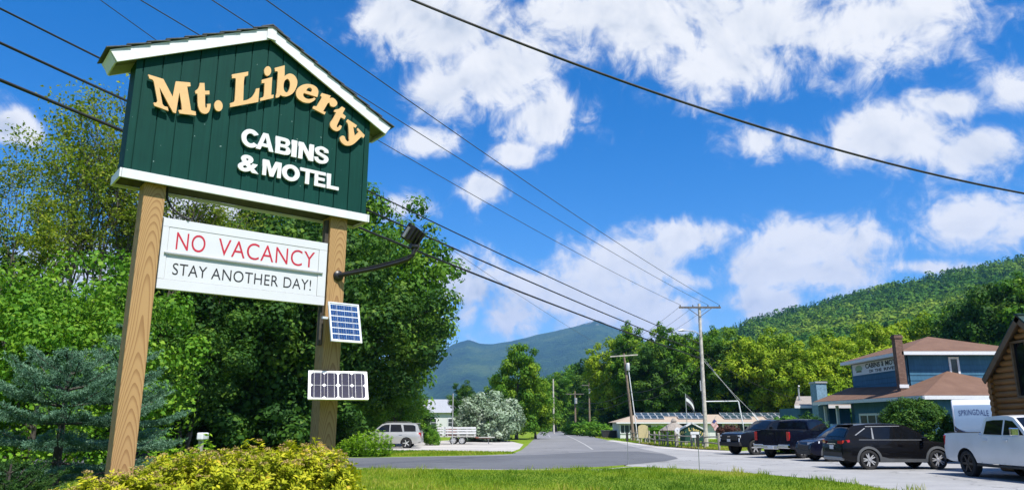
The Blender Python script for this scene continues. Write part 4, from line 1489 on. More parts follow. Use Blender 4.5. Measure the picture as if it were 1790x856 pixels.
    for (u, v, Y, w, lab) in ((250, 690, 47, 1.2, 'in the shade behind the left timber post'), (330, 672, 45, 1.2, 'in the shade right of the left timber post'), (400, 660, 49, 1.2, 'in the shade below the left half of the vacancy board'), (470, 665, 50, 1.2, 'in the shade below the vacancy board'),
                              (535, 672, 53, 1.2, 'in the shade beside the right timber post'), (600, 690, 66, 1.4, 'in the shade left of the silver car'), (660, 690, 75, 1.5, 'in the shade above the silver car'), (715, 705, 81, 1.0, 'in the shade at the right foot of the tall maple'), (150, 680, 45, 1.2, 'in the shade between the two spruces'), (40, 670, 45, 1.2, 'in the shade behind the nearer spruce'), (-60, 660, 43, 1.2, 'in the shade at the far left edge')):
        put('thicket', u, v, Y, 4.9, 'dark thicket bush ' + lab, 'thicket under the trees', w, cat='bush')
    protos['low'] = make_tree(43, 'roadside_bush', 1.5, 1.05, 0.85, 70, 0.42, 420, 0.16, 'leaf_mid', base_r=0.05, nlimb=6, amp=0.3)
    for (u, v, Y, w, lab) in ((1008, 733, 130, 1.6, 'left of three green bushes along the road end'), (1032, 732, 118, 1.6, 'middle of three green bushes along the road end'), (1050, 736, 108, 1.4, 'right of three green bushes along the road end'),
                              (1153, 738, 78, 1.3, 'green bush between the leaning pole and the gazebo'), (1272, 752, 66, 1.2, 'low green bush beside the dark red shrub'), (757, 744, 64, 0.62, 'bright leafy bush behind the silver car beside the flatbed trailer'),
                              (1385, 716, 47, 0.9, 'green bush before the blue porch'), (1350, 733, 88, 1.6, 'green bush at the end of the motel')):
        put('low', u, v, Y, 2.25, lab, None, w, cat='bush')
    b = make_tree(44, 'silver_bush', 3.0, 2.5, 2.0, 190, 0.62, 420, 0.20, 'leaf_silver', base_r=0.10, nlimb=14, amp=0.22, tone0=0.5, ctone=0.22)
    x, y = XY(856, 78)
    place(b, x, y, 'large silver-leaved bush left of the far road', 'bush', None, 1.03, 0.4, True)
    b = make_tree(45, 'clipped_shrub', 1.45, 1.30, 1.28, 330, 0.27, 1500, 0.085, 'leaf_dark', base_r=0.08, nlimb=10, amp=0.03, inner=0.86, tone0=0.55, ctone=0.12)
    x, y = XY(1601, 38.6)
    place(b, x, y, 'big round clipped shrub in front of the blue house', 'bush', None, 1.06, 0.0, True, sz=1.13)
    b = make_tree(46, 'purple_shrub', 0.95, 0.8, 0.85, 60, 0.32, 700, 0.11, 'leaf_purple', base_r=0.05, nlimb=8, amp=0.2)
    x, y = XY(1274, 68)
    place(b, x, y, 'dark purple-leaved shrub behind the rail fence', 'bush', None, 1.0, 0.0, True)
    b = make_tree(47, 'porch_shrub', 1.1, 0.9, 0.95, 60, 0.32, 700, 0.10, 'leaf_dark', base_r=0.05, nlimb=8, amp=0.3)
    x, y = XY(1413, 46)
    place(b, x, y, 'dark shrub left of the blue porch post', 'bush', None, 1.15, 0.0, True)

    # near evergreens
    a = make_spruce(51, 'blue_spruce', 2.42, 1.18, whorls=7, per=6, z0=0.95, trunk=0.085, flat=3.0, needle=0.042, dens=0.6)
    x, y = XY(108, 10.4)
    place(a, x, y, 'blue spruce with dark bare trunk at far left, nearer one', 'tree', 'blue spruces', 1.0, 0.3, True)
    a = make_spruce(52, 'blue_spruce', 3.15, 1.3, whorls=8, per=6, z0=0.85, trunk=0.06, needle=0.044, dens=0.6)
    x, y = XY(203, 12.2)
    place(a, x, y, 'blue spruce half hidden behind the left timber post', 'tree', 'blue spruces', 1.0, 0.0, True)
    a = make_spruce(53, 'yew_bush', 1.15, 0.85, mat='needle_dark', whorls=8, per=7, z0=0.12, trunk=0.03, needle=0.03, flat=2.2)
    x, y = XY(30, 8.2)
    place(a, x, y, 'dark evergreen bush in the bottom left corner', 'bush', None, 1.0, 0.0, True, z=0.10)


plant_trees()


def wood_behind():
    # unseen wood added behind the viewer so dark car paint has something to reflect
    rng = np.random.default_rng(91)
    C = np.stack([rng.uniform(-90, 90, 1500), rng.uniform(-75, -48, 1500), rng.uniform(0.5, 13, 1500)], 1)
    P, Nn, L, W, T = clump_leaves(rng, C, rng.uniform(1.2, 2.4, 1500), 16, 0.85)
    o = leaf_object('added_reflection_wood', P, Nn, L, W, T, M['leaf_dark'], None, rng)
    tag(o, 'unseen green wood added behind the viewer for the car paint to reflect', 'forest', kind='stuff')


wood_behind()


def gold_shrub(seed, u, Y, rx, ry, h, label):
    rng = np.random.default_rng(seed)
    x, y = XY(u, Y)
    g = mound(x, y)
    root = empty('yellow_shrub', (x, y, g - 0.03), SIGN_RZ, label=label, cat='shrub', group='yellow-leaved shrubs under the sign')
    n = 560
    C = []
    while len(C) < n:
        d = rng.normal(0, 1, 3); d /= np.linalg.norm(d)
        if d[2] < -0.25: continue
        t = 0.72 + 0.28 * rng.random() ** 0.7
        k = 1 + 0.10 * math.sin(4 * math.atan2(d[1], d[0]) + seed) + 0.07 * math.sin(9 * d[0] + 7 * d[1])
        C.append((d[0] * rx * t * k, d[1] * ry * t * k, max(0.05, 0.30 * h + math.copysign(abs(d[2]) ** 0.65, d[2]) * 0.62 * h * t * (1 + rng.normal(0, 0.04)))))
    C = np.array(C)
    m = MB()
    for i in rng.choice(n, 60, replace=False):
        c = C[i]
        m.tube([(c[0] * 0.15, c[1] * 0.15, 0), (c[0] * 0.7, c[1] * 0.7, c[2] * 0.55), tuple(c)], [0.007, 0.005, 0.003], 4, cap=False)
    m.build('stem', M['bark'], root, smooth=60)
    Ps, Ns, Ds, Ts = [], [], [], []
    for c in C:
        k = rng.integers(30, 48)
        ax = np.array([c[0] / rx, c[1] / ry, 0.9]); ax /= np.linalg.norm(ax)
        t = rng.random(k)
        az = rng.uniform(0, 6.28, k)
        s1 = np.cross(ax, [0.3, 0.5, 0.81]); s1 /= np.linalg.norm(s1)
        s2 = np.cross(ax, s1)
        out = np.cos(az)[:, None] * s1 + np.sin(az)[:, None] * s2
        pos = c + ax * ((t - 0.75) * 0.16)[:, None] + out * 0.035
        dirn = out * 0.8 + ax * (0.15 + 0.6 * t)[:, None] + np.array([0, 0, -0.12])
        nn = ax * 0.9 - out * 0.3 + rng.normal(0, 0.25, (k, 3))
        Ps.append(pos); Ns.append(nn); Ds.append(dirn)
        Ts.append(np.clip(rng.normal(0.40, 0.14) + 0.24 * (t - 0.5) + rng.normal(0, 0.14, k), 0, 0.97))
    P, Nn, D, T = map(np.concatenate, (Ps, Ns, Ds, Ts))
    L = rng.uniform(0.036, 0.066, len(P))
    leaf_object('foliage', P, Nn, L, L * rng.uniform(0.34, 0.46, len(P)), T, M['leaf_gold'], root, rng, long_dir=D)
    # faded flat flower heads
    top = C[C[:, 2] > np.quantile(C[:, 2], 0.72)]
    top = top[rng.random(len(top)) < 0.55]
    Ps, Ts = [], []
    for c in top:
        k = 34
        rr = np.sqrt(rng.random(k)) * rng.uniform(0.025, 0.045)
        az = rng.uniform(0, 6.28, k)
        Ps.append(np.stack([c[0] + rr * np.cos(az), c[1] + rr * np.sin(az), c[2] + 0.055 - rr * 0.25 + rng.normal(0, 0.006, k)], 1))
        Ts.append(rng.random(k))
    P = np.concatenate(Ps)
    leaf_object('flower_heads', P, rng.normal(0, 0.5, P.shape) + np.array([0, 0, 1]), np.full(len(P), 0.014), np.full(len(P), 0.012), np.concatenate(Ts), M['flower_tan'], root, rng)
    return root


gold_shrub(61, 228, 6.55, 0.62, 0.50, 0.98, 'leftmost yellow-leaved shrub, at the foot of the left timber post')
gold_shrub(62, 345, 7.05, 0.66, 0.60, 1.10, 'yellow-leaved shrub between the posts, second from the left')
gold_shrub(63, 450, 7.45, 0.66, 0.62, 1.13, 'yellow-leaved shrub between the posts, third from the left')
gold_shrub(64, 538, 7.80, 0.58, 0.55, 1.16, 'rightmost yellow-leaved shrub, in front of the right timber post')
gold_shrub(65, 150, 6.6, 0.42, 0.40, 0.84, 'small yellow-leaved shrub at far left beside the spruce trunk')


def weed_clump(seed, u, v, Y, w, label, n=90, z=None):
    rng = np.random.default_rng(seed)
    x, y = XY(u, Y)
    h = CAMH + Y * ae(CXP, v)[1] - mound(x, y)
    root = empty('weed_clump', (x, y, mound(x, y) - 0.02), label=label, cat='plant', group='tall green weeds')
    m = MB()
    Ps, Ns, Ds, Ts = [], [], [], []
    for i in range(n):
        a, r = rng.uniform(0, 6.28), w * math.sqrt(rng.random())
        bx, by = r * math.cos(a), r * math.sin(a)
        hh = h * rng.uniform(0.6, 1.02) * (1 - 0.35 * (r / w) ** 2)
        tx, ty = bx * 1.12 + rng.normal(0, 0.05), by * 1.12 + rng.normal(0, 0.05)
        m.tube([(bx, by, 0), (tx, ty, hh)], [0.008, 0.004], 4, cap=False)
        k = int(26 * hh / 1.0)
        t = rng.uniform(0.12, 1, k)
        az = rng.uniform(0, 6.28, k)
        o = np.stack([np.cos(az), np.sin(az), rng.uniform(0.1, 0.9, k)], 1)
        Ps.append(np.stack([bx + (tx - bx) * t, by + (ty - by) * t, hh * t], 1) + o * 0.06)
        Ds.append(o); Ns.append(rng.normal(0, 0.4, (k, 3)) + np.array([0, 0, 1]))
        Ts.append(np.clip(0.3 + 0.4 * t + rng.normal(0, 0.15, k), 0, 1))
    m.build('stem', M['leaf_weed'], root)
    P, Nn, D, T = map(np.concatenate, (Ps, Ns, Ds, Ts))
    L = rng.uniform(0.12, 0.20, len(P))
    leaf_object('foliage', P, Nn, L, L * 0.32, T, M['leaf_weed'], root, rng, long_dir=D)


weed_clump(71, 648, 746, 41.6, 1.15, 'tall green weeds at the road edge in front of the silver car', 130)
weed_clump(72, 612, 762, 41.2, 0.6, 'lower green weeds left of the tall weeds by the silver car', 60)
weed_clump(73, 362, 754, 17.5, 0.24, 'narrow green weed clump behind the yellow shrubs', 30)
weed_clump(74, 312, 762, 18.5, 0.42, 'low green weeds behind the yellow shrubs near the left post', 40)


def grass_field(name, label, n, sampler, hmin, hmax, w, seed):
    rng = np.random.default_rng(seed)
    X, Y = sampler(rng, n)
    n = len(X)
    Z = np.array([mound(a, b) for a, b in zip(X, Y)])
    patch = np.array([fbm(a, b * 0.6, 0.22, 4, 4.0) for a, b in zip(X, Y)])
    h = rng.uniform(hmin, hmax, n) * (1 + 0.5 * patch)
    D = np.stack([rng.normal(0, 0.35, n), rng.normal(0, 0.35, n), np.ones(n)], 1)
    Nn = np.stack([rng.normal(0, 1, n), rng.normal(0, 1, n), np.full(n, 0.25)], 1)
    P = np.stack([X, Y, Z + h * 0.42], 1)
    T = np.clip(0.46 + 1.1 * patch + rng.normal(0, 0.2, n), 0, 1)
    o = leaf_object(name, P, Nn, h, np.full(n, w) * rng.uniform(0.7, 1.4, n), T, M['grass_blade'], None, rng, fold=0.0, long_dir=D)
    tag(o, label, 'grass', kind='stuff')


LAWN_EDGE = [(-40.0, 29.7)] + [(gnd(u, v).x, gnd(u, v).y - 0.42) for u, v in ((630, 818.5), (760, 820), (880, 821.5), (960, 822), (1050, 818.5), (1100, 817), (1200, 820), (1300, 826), (1400, 835), (1480, 844), (1560, 857))] + [(13.4, 17.0)]


def lawn(rng, n):
    X = rng.uniform(-9, 13.3, n)
    Y = 18.5 + (31.5 - 18.5) * rng.random(n)
    e = np.array([interp(a, LAWN_EDGE) for a in X]) + np.abs(rng.normal(0, 0.16, n)) - 0.05
    k = Y < e
    return X[k], Y[k]


def lawn_sign(rng, n):
    X = rng.uniform(-9, 1.5, n)
    Y = rng.uniform(4.5, 18.5, n)
    k = np.abs(X) < Y * 0.75
    return X[k], Y[k]


def verge(rng, n):
    u = rng.uniform(560, 905, n)
    v = rng.uniform(786.5, 796.5, n)
    lo = np.interp(u, [560, 640, 760, 860, 893, 905], [786.5, 786, 787.5, 790, 790, 793])
    hi = np.interp(u, [560, 630, 760, 850, 905], [800, 799, 796.5, 794.5, 792])
    k = (v > lo) & (v < hi)
    p = [gnd(a, b) for a, b in zip(u[k], v[k])]
    return np.array([q.x for q in p]), np.array([q.y for q in p])


def fence_strip(rng, n):
    u = rng.uniform(1040, 1320, n)
    t = rng.random(n)
    hi = np.interp(u, [1040, 1075, 1100, 1150, 1220, 1285, 1320], [765, 768, 772, 779, 784.5, 787.5, 786])
    lo = np.interp(u, [1040, 1100, 1200, 1320], [760, 764, 768, 770])
    p = [gnd(a, b) for a, b in zip(u, lo + (hi - lo) * t)]
    return np.array([q.x for q in p]), np.array([q.y for q in p])


grass_field('lawn_grass', 'short sunlit lawn grass in front of the road', 90000, lawn, 0.05, 0.11, 0.012, 81)
def tufts(rng, n):
    cx, cy = rng.uniform(-8, 12, 120), rng.uniform(19, 30.5, 120)
    i = rng.integers(0, 120, n)
    X, Y = cx[i] + rng.normal(0, 0.14, n), cy[i] + rng.normal(0, 0.14, n)
    k = Y < np.array([interp(a, LAWN_EDGE) for a in X])
    return X[k], Y[k]


grass_field('lawn_tufts', 'longer uncut tufts scattered over the front lawn', 6000, tufts, 0.12, 0.30, 0.014, 85)
grass_field('bank_grass', 'rough grass on the bank under the sign', 30000, lawn_sign, 0.05, 0.12, 0.008, 82)
grass_field('verge_grass', 'mown grass verge between road and gravel drive', 16000, verge, 0.07, 0.15, 0.03, 83)
grass_field('fence_grass', 'grass strip along the rail fence', 16000, fence_strip, 0.07, 0.16, 0.03, 84)


def build_haze():
    m = MB().bx(-9500, 9500, -2200, 9900, -13.5, 1150)
    o = m.build('haze', M['haze'], kind='stuff', label='thin blue summer haze over the valley', cat='haze')
    return o


mh, th_, oh_ = new_mat('haze')
pv_ = th_.n('ShaderNodeVolumePrincipled')
pv_.inputs['Color'].default_value = (0.20, 0.46, 1.0, 1)
pv_.inputs['Density'].default_value = 8.0e-5
pv_.inputs['Anisotropy'].default_value = 0.0
th_.link(pv_.outputs[0], oh_.inputs['Volume'])
build_haze()
# ------------------------------------------------------------------ buildings
def poly_obj(name, pts, mat, parent, thick=0.0):
    m = MB()
    if thick:
        n = Vector(pts[1]) - Vector(pts[0])
        n = n.cross(Vector(pts[2]) - Vector(pts[0])).normalized()
        if n.z < 0: n = -n
        top = [Vector(p) for p in pts]
        bot = [p - n * thick for p in top]
        k = len(pts)
        m.add(top + bot, [tuple(range(k)), tuple(reversed(range(k, 2 * k)))] + [(i, (i + 1) % k, k + (i + 1) % k, k + i) for i in range(k)])
    else:
        m.face(pts)
    return m.build(name, mat, parent)


def siding(parent, p0, p1, z0, z1, course, mat, out, name='siding_board', gaps=()):
    """lap boards along p0-p1 (2-D), each board its own piece; out = outward 2-D normal; gaps = (t0, t1, za, zb) openings"""
    p0, p1 = Vector((p0[0], p0[1], 0)), Vector((p1[0], p1[1], 0))
    o = Vector((out[0], out[1], 0)).normalized()
    n = max(1, int(round((z1 - z0) / course)))
    for i in range(n):
        za, zb = z0 + (z1 - z0) * i / n, z0 + (z1 - z0) * (i + 1) / n
        segs = [(0.0, 1.0)]
        for (t0, t1, ga, gb) in gaps:
            if zb > ga + 0.02 and za < gb - 0.02:
                segs = [s for (a, b) in segs for s in ((a, min(b, t0)), (max(a, t1), b)) if s[1] - s[0] > 0.01]
        for (a, b) in segs:
            q0, q1 = p0 + (p1 - p0) * a, p0 + (p1 - p0) * b
            m = MB()
            A = [q0 + o * 0.045, q1 + o * 0.045, q1, q0]
            B = [q0 + o * 0.020, q1 + o * 0.020, q1, q0]
            m.add([(v.x, v.y, za + 0.002) for v in A] + [(v.x, v.y, zb) for v in B], [(0, 1, 2, 3), (7, 6, 5, 4), (0, 4, 5, 1), (1, 5, 6, 2), (2, 6, 7, 3), (3, 7, 4, 0)])
            m.build(name, mat, parent)


def window(parent, c, w, h, rz, mat_frame, mat_glass, mullions=0, fw=0.10, name='window', sash=0):
    """window unit: local x along the wall, local -y outward"""
    e = empty(name, c, rz)
    e.parent = parent
    MB().bx(-w / 2 + fw * 0.6, w / 2 - fw * 0.6, -0.012, 0.01, -h / 2 + fw * 0.6, h / 2 - fw * 0.6).build('pane', mat_glass, e)
    f = MB()
    MB().bx(-w / 2, w / 2, -0.05, 0.02, h / 2 - fw, h / 2).build('frame', mat_frame, e)
    MB().bx(-w / 2, w / 2, -0.06, 0.02, -h / 2, -h / 2 + fw).build('sill', mat_frame, e)
    for sx in (-1, 1):
        MB().bx(sx * w / 2, sx * (w / 2 - fw), -0.05, 0.02, -h / 2 + fw, h / 2 - fw).build('frame', mat_frame, e)
    for i in range(mullions):
        x = -w / 2 + w * (i + 1) / (mullions + 1)
        MB().bx(x - fw * 0.3, x + fw * 0.3, -0.04, 0.0, -h / 2 + fw, h / 2 - fw).build('mullion', mat_frame, e)
    if sash:
        MB().bx(-w / 2 + fw, w / 2 - fw, -0.035, 0.0, -0.03, 0.03).build('mullion', mat_frame, e)
    return e


def build_blue_house():
    r = empty('blue_house', (0, 0, 0), label='two-storey blue sided house with brown hipped roofs', cat='house')
    B, W_, RB = M['blue_siding'], M['white_trim'], M['roof_brown']
    # cores
    MB().prism([(23.64, 44.84), (30.6, 44.84), (30.6, 52.2), (23.64, 52.2)], lambda a, b, t: (a, b, t), 3.3, 5.80).build('wall', B, r)
    MB().prism([(22.76, 41.26), (29.2, 41.26), (29.2, 52.6), (23.5, 52.6), (23.5, 48.9), (22.05, 48.8)], lambda a, b, t: (a, b, t), 0.0, 3.08).build('wall', B, r)
    # siding, each course a board
    siding(r, (23.6, 52.2), (23.6, 44.84), 3.9, 5.76, 0.31, B, (-1, 0))
    siding(r, (23.64, 44.8), (30.6, 44.8), 3.9, 5.76, 0.31, B, (0, -1), gaps=((0.345, 0.435, 4.45, 5.60), (0.80, 0.92, 4.45, 5.60)))
    L0, L1 = Vector((21.97, 48.8)), Vector((22.70, 41.26))
    nv = Vector((-(L0.y - L1.y), -(L1.x - L0.x)))
    siding(r, L0, L1, 0.30, 3.04, 0.34, B, (-0.995, -0.097), gaps=((0.07, 0.44, 0.9, 2.35),))
    siding(r, (22.76, 41.22), (29.2, 41.22), 0.30, 3.04, 0.34, B, (0, -1), gaps=((0.25, 0.5, 0.9, 2.35),))
    siding(r, (23.46, 52.6), (23.46, 48.9), 0.30, 3.04, 0.34, B, (-1, 0), gaps=((0.58, 0.90, 0.3, 2.4),))
    MB().bx(22.1, 23.4, 48.9, 52.7, 0.0, 0.28).build('porch_floor', M['plank_grey'], r)
    for y in (50.8, 52.75):
        MB().bx(21.62, 21.78, y - 0.08, y + 0.08, 0.0, 2.9).build('porch_post', W_, r)
    d = empty('door', (23.43, 49.85, 1.35), -math.pi / 2); d.parent = r
    MB().bx(-0.45, 0.45, -0.02, 0.02, -1.0, 1.05).build('leaf', M['glass_house'], d)
    for sx in (-0.5, 0.5):
        MB().bx(sx - 0.06, sx + 0.06, -0.05, 0.02, -1.05, 1.1).build('frame', W_, d)
    MB().bx(-0.56, 0.56, -0.05, 0.02, 1.1, 1.22).build('frame', W_, d)
    window(r, (22.12, 46.88, 1.62), 2.75, 1.45, math.atan2(-7.54, 0.73), W_, M['glass_house'], 2, 0.13)
    window(r, (25.1, 41.2, 1.62), 1.5, 1.4, 0, W_, M['glass_house'], 1, 0.12)
    window(r, (26.35, 44.78, 5.02), 0.62, 1.14, 0, W_, M['glass_house'], 0, 0.12)
    window(r, (29.62, 44.78, 5.02), 0.82, 1.14, 0, W_, M['glass_house'], 0, 0.12, sash=1)
    # upper pyramid roof
    E = 5.90
    c = [(23.1, 44.3, E), (31.1, 44.3, E), (31.1, 52.7, E), (23.1, 52.7, E)]
    A = (27.1, 48.5, 7.23)
    for i in range(4):
        poly_obj('roof_slope', [c[i], c[(i + 1) % 4], A], RB, r, 0.05)
    MB().bx(23.12, 31.08, 44.32, 52.68, E - 0.20, E - 0.16).build('soffit', W_, r)
    for (x0, x1, y0, y1) in ((23.06, 31.14, 44.25, 44.29), (23.05, 23.09, 44.295, 52.75)):
        MB().bx(x0, x1, y0, y1, E - 0.22, E - 0.02).build('gutter', W_, r)
    # lower roof: front hip and left slope
    F = 3.20
    FL, FR, BL = Vector((22.1, 40.7, F)), Vector((29.7, 40.7, F)), Vector((20.95, 52.9, F))
    Ap = Vector((25.9, 44.78, 4.76))
    nn = (BL - FL).cross(Ap - FL).normalized()
    zl = lambda x, y: FL.z - (nn.x * (x - FL.x) + nn.y * (y - FL.y)) / nn.z
    poly_obj('roof_slope', [FL, FR, Ap], RB, r, 0.05)
    poly_obj('roof_slope', [BL, FL, Ap, (23.58, 44.78, zl(23.58, 44.78)), (23.58, 52.9, zl(23.58, 52.9))], RB, r, 0.05)
    poly_obj('roof_slope', [FR, (29.7, 44.78, F + 0.1), Ap], RB, r, 0.05)
    for a, b in ((FL, FR), (BL, FL)):
        d_ = (b - a).normalized()
        o = Vector((d_.y, -d_.x, 0))
        if o.dot(Vector((-1, -1, 0))) < 0: o = -o
        MB().bar(a + o * 0.03 - Vector((0, 0, 0.12)), b + o * 0.03 - Vector((0, 0, 0.12)), 0.05, 0.20).build('gutter', W_, r)
    poly_obj('soffit', [FL - Vector((0, 0, 0.16)), FR - Vector((0, 0, 0.16)), (29.7, 52.9, F - 0.16), BL - Vector((0, 0, 0.16))], B, r)
    # brick chimney
    ch = empty('chimney', (22.95, 44.45, 0)); ch.parent = r
    MB().bx(-0.22, 0.22, -0.20, 0.20, 3.3, 6.65).build('stack', M['brick'], ch)
    MB().bx(-0.26, 0.26, -0.24, 0.24, 6.655, 6.80).build('cap', M['brick'], ch)
    MB().bx(-0.22, 0.22, -0.20, 0.20, 6.803, 6.87).build('crown', M['bark_dark'], ch)
    MB().bx(-0.27, 0.27, -0.235, -0.205, 3.75, 3.95).build('flashing', M['white_trim'], ch)
    # painted block chimney at the far end
    ch = empty('chimney', (21.75, 53.7, 0)); ch.parent = r
    MB().bx(-0.36, 0.36, -0.55, 0.55, 0.0, 4.50).build('stack', M['blue_stone'], ch, label='painted pale blue block chimney')
    MB().bx(-0.42, 0.42, -0.61, 0.61, 4.503, 4.62).build('cap', M['galvanised'], ch)
    # low wing behind
    MB().bx(20.9, 24.5, 55.2, 59.5, 0, 2.85).build('wing_wall', M['blue_siding'], r)
    poly_obj('roof_slope', [(20.3, 54.7, 3.0), (24.9, 54.7, 3.0), (24.9, 57.2, 3.75), (21.5, 57.2, 3.75)], M['weathered_shingle'], r, 0.06)
    MB().bx(20.3, 24.9, 54.64, 54.69, 2.82, 3.0).build('gutter', W_, r)
    MB().tube([(21.2, 56, 3.2), (21.2, 56, 4.3), (21.2, 55.85, 4.45)], 0.06, 8).build('vent_pipe', M['galvanised'], r)
    return r


build_blue_house()


def build_banner():
    r = empty('wall_banner', (23.54, 52.0, 4.92), -math.pi / 2, label='white motel banner on the upper wall of the blue house', cat='sign')
    W, H = 6.9, 0.74
    MB().bx(0, W, 0, 0.02, 0, H).build('board', M['white_board'], r)
    for txt, x0, x1, z0, z1 in (("CABINS", 1.95, 3.95, 0.36, 0.68), ("&", 4.15, 4.45, 0.36, 0.68), ("MOTEL", 4.65, 6.55, 0.36, 0.68), ("ON", 2.4, 2.95, 0.07, 0.26), ("THE", 3.2, 4.1, 0.07, 0.26), ("RIVER", 4.4, 6.2, 0.07, 0.26)):
        me = text_mesh(txt, M['print_black'], offset=0.035, extrude=0.002, spacing=1.0)
        fit_text(me, x0, x1, z0, z1, -0.006)
        obj('lettering', me, r)
    # round green emblem with a tan band
    pts = [(0.95 + 0.52 * math.cos(a), 0.40 + 0.25 * math.sin(a)) for a in [i * math.pi / 16 for i in range(-2, 19)]]
    MB().prism(pts, lambda a, b, t: (a, t, b), -0.004, -0.001).build('emblem', M['emblem_green'], r)
    MB().prism([(0.62, 0.30), (1.28, 0.30), (1.40, 0.18), (0.5, 0.18)], lambda a, b, t: (a, t, b), -0.007, -0.0045).build('emblem', M['emblem_tan'], r)
    return r


plain('emblem_green', (0.25, 0.38, 0.24), 0.6)
plain('emblem_tan', (0.12, 0.14, 0.06), 0.6)
build_banner()


def build_log_cabin():
    X0, ya, yb = 18.2, 24.1, 28.5
    r = empty('log_cabin', (X0, 26.3, 0), label='brown log cabin with green roof at the right edge', cat='cabin')
    ym, ze, za = 0.0, 3.42, 5.30
    hy = (yb - ya) / 2
    rl = 0.118
    MB().bx(0.12, 6.0, -hy + 0.1, hy - 0.1, 0.0, 3.4).build('wall_core', M['log'], r)
    poly = [(-hy + 0.1, 3.4), (hy - 0.1, 3.4), (0, 5.0)]
    MB().prism(poly, lambda a, b, t: (t, a, b), 0.12, 6.0).build('wall_core', M['log'], r)
    n = int(5.1 / (rl * 1.86))
    rng = random.Random(8)
    for i in range(n):
        z = 0.12 + i * rl * 1.86
        half = hy + 0.22 + rng.uniform(-0.03, 0.04) if z < ze - 0.1 else (za - 0.12 - z) / (za - ze) * hy
        if half < 0.15: continue
        segs = [(-half, half)]
        if 2.62 < z < 4.55:
            segs = [(-half, -0.78), (0.80, half)]
        for a, b in segs:
            if b - a < 0.1: continue
            MB().tube([(0.0, a, z), (0.0, b, z)], rl * rng.uniform(0.97, 1.03), 12).build('log', M['log'], r, smooth=40)
    for i in range(int(3.4 / (rl * 1.86))):
        z = 0.12 + (i + 0.5) * rl * 1.86
        MB().tube([(-0.22, hy - 0.02, z), (0.25, hy - 0.02, z)], rl, 12).build('log_end', M['log'], r, smooth=40)
    e = empty('window', (-0.05, 0.0, 3.58), -math.pi / 2); e.parent = r
    MB().bx(-0.72, 0.72, 0.0, 0.03, -0.92, 0.92).build('pane', M['glass_dark'], e)
    for (x0, x1, z0, z1) in ((-0.80, -0.72, -1.0, 1.0), (0.72, 0.80, -1.0, 1.0), (-0.72, 0.72, 0.92, 1.0), (-0.72, 0.72, -1.0, -0.92), (-0.03, 0.03, -0.92, 0.92)):
        MB().bx(x0, x1, -0.09, 0.05, z0, z1).build('frame', M['cabin_trim'], e)
    sl = (za - ze) / hy
    for sg in (-1, 1):
        a = Vector((0, 0, za + 0.14))
        b = Vector((0, sg * (hy + 0.27), za + 0.14 - sl * (hy + 0.27)))
        nr = Vector((0, sg * sl, 1)).normalized()
        MB().bar(a + Vector((3.1, 0, 0)), b + Vector((3.1, 0, 0)), 6.76, 0.05, nr).build('roof_slope', M['green_metal_roof'], r)
        MB().bar(a + Vector((-0.27, 0, 0)) - nr * 0.13, b + Vector((-0.27, 0, 0)) - nr * 0.13, 0.05, 0.20, nr).build('barge_board', M['cabin_trim'], r)
        MB().bar(a + Vector((0.1, 0, 0)) - nr * 0.06, b + Vector((0.1, 0, 0)) - nr * 0.06, 0.60, 0.04, nr).build('roof_deck', M['cabin_trim'], r)
    MB().bx(-0.30, 6.5, -0.10, 0.10, za + 0.13, za + 0.19).build('ridge_cap', M['green_metal_roof'], r)
    return r


build_log_cabin()


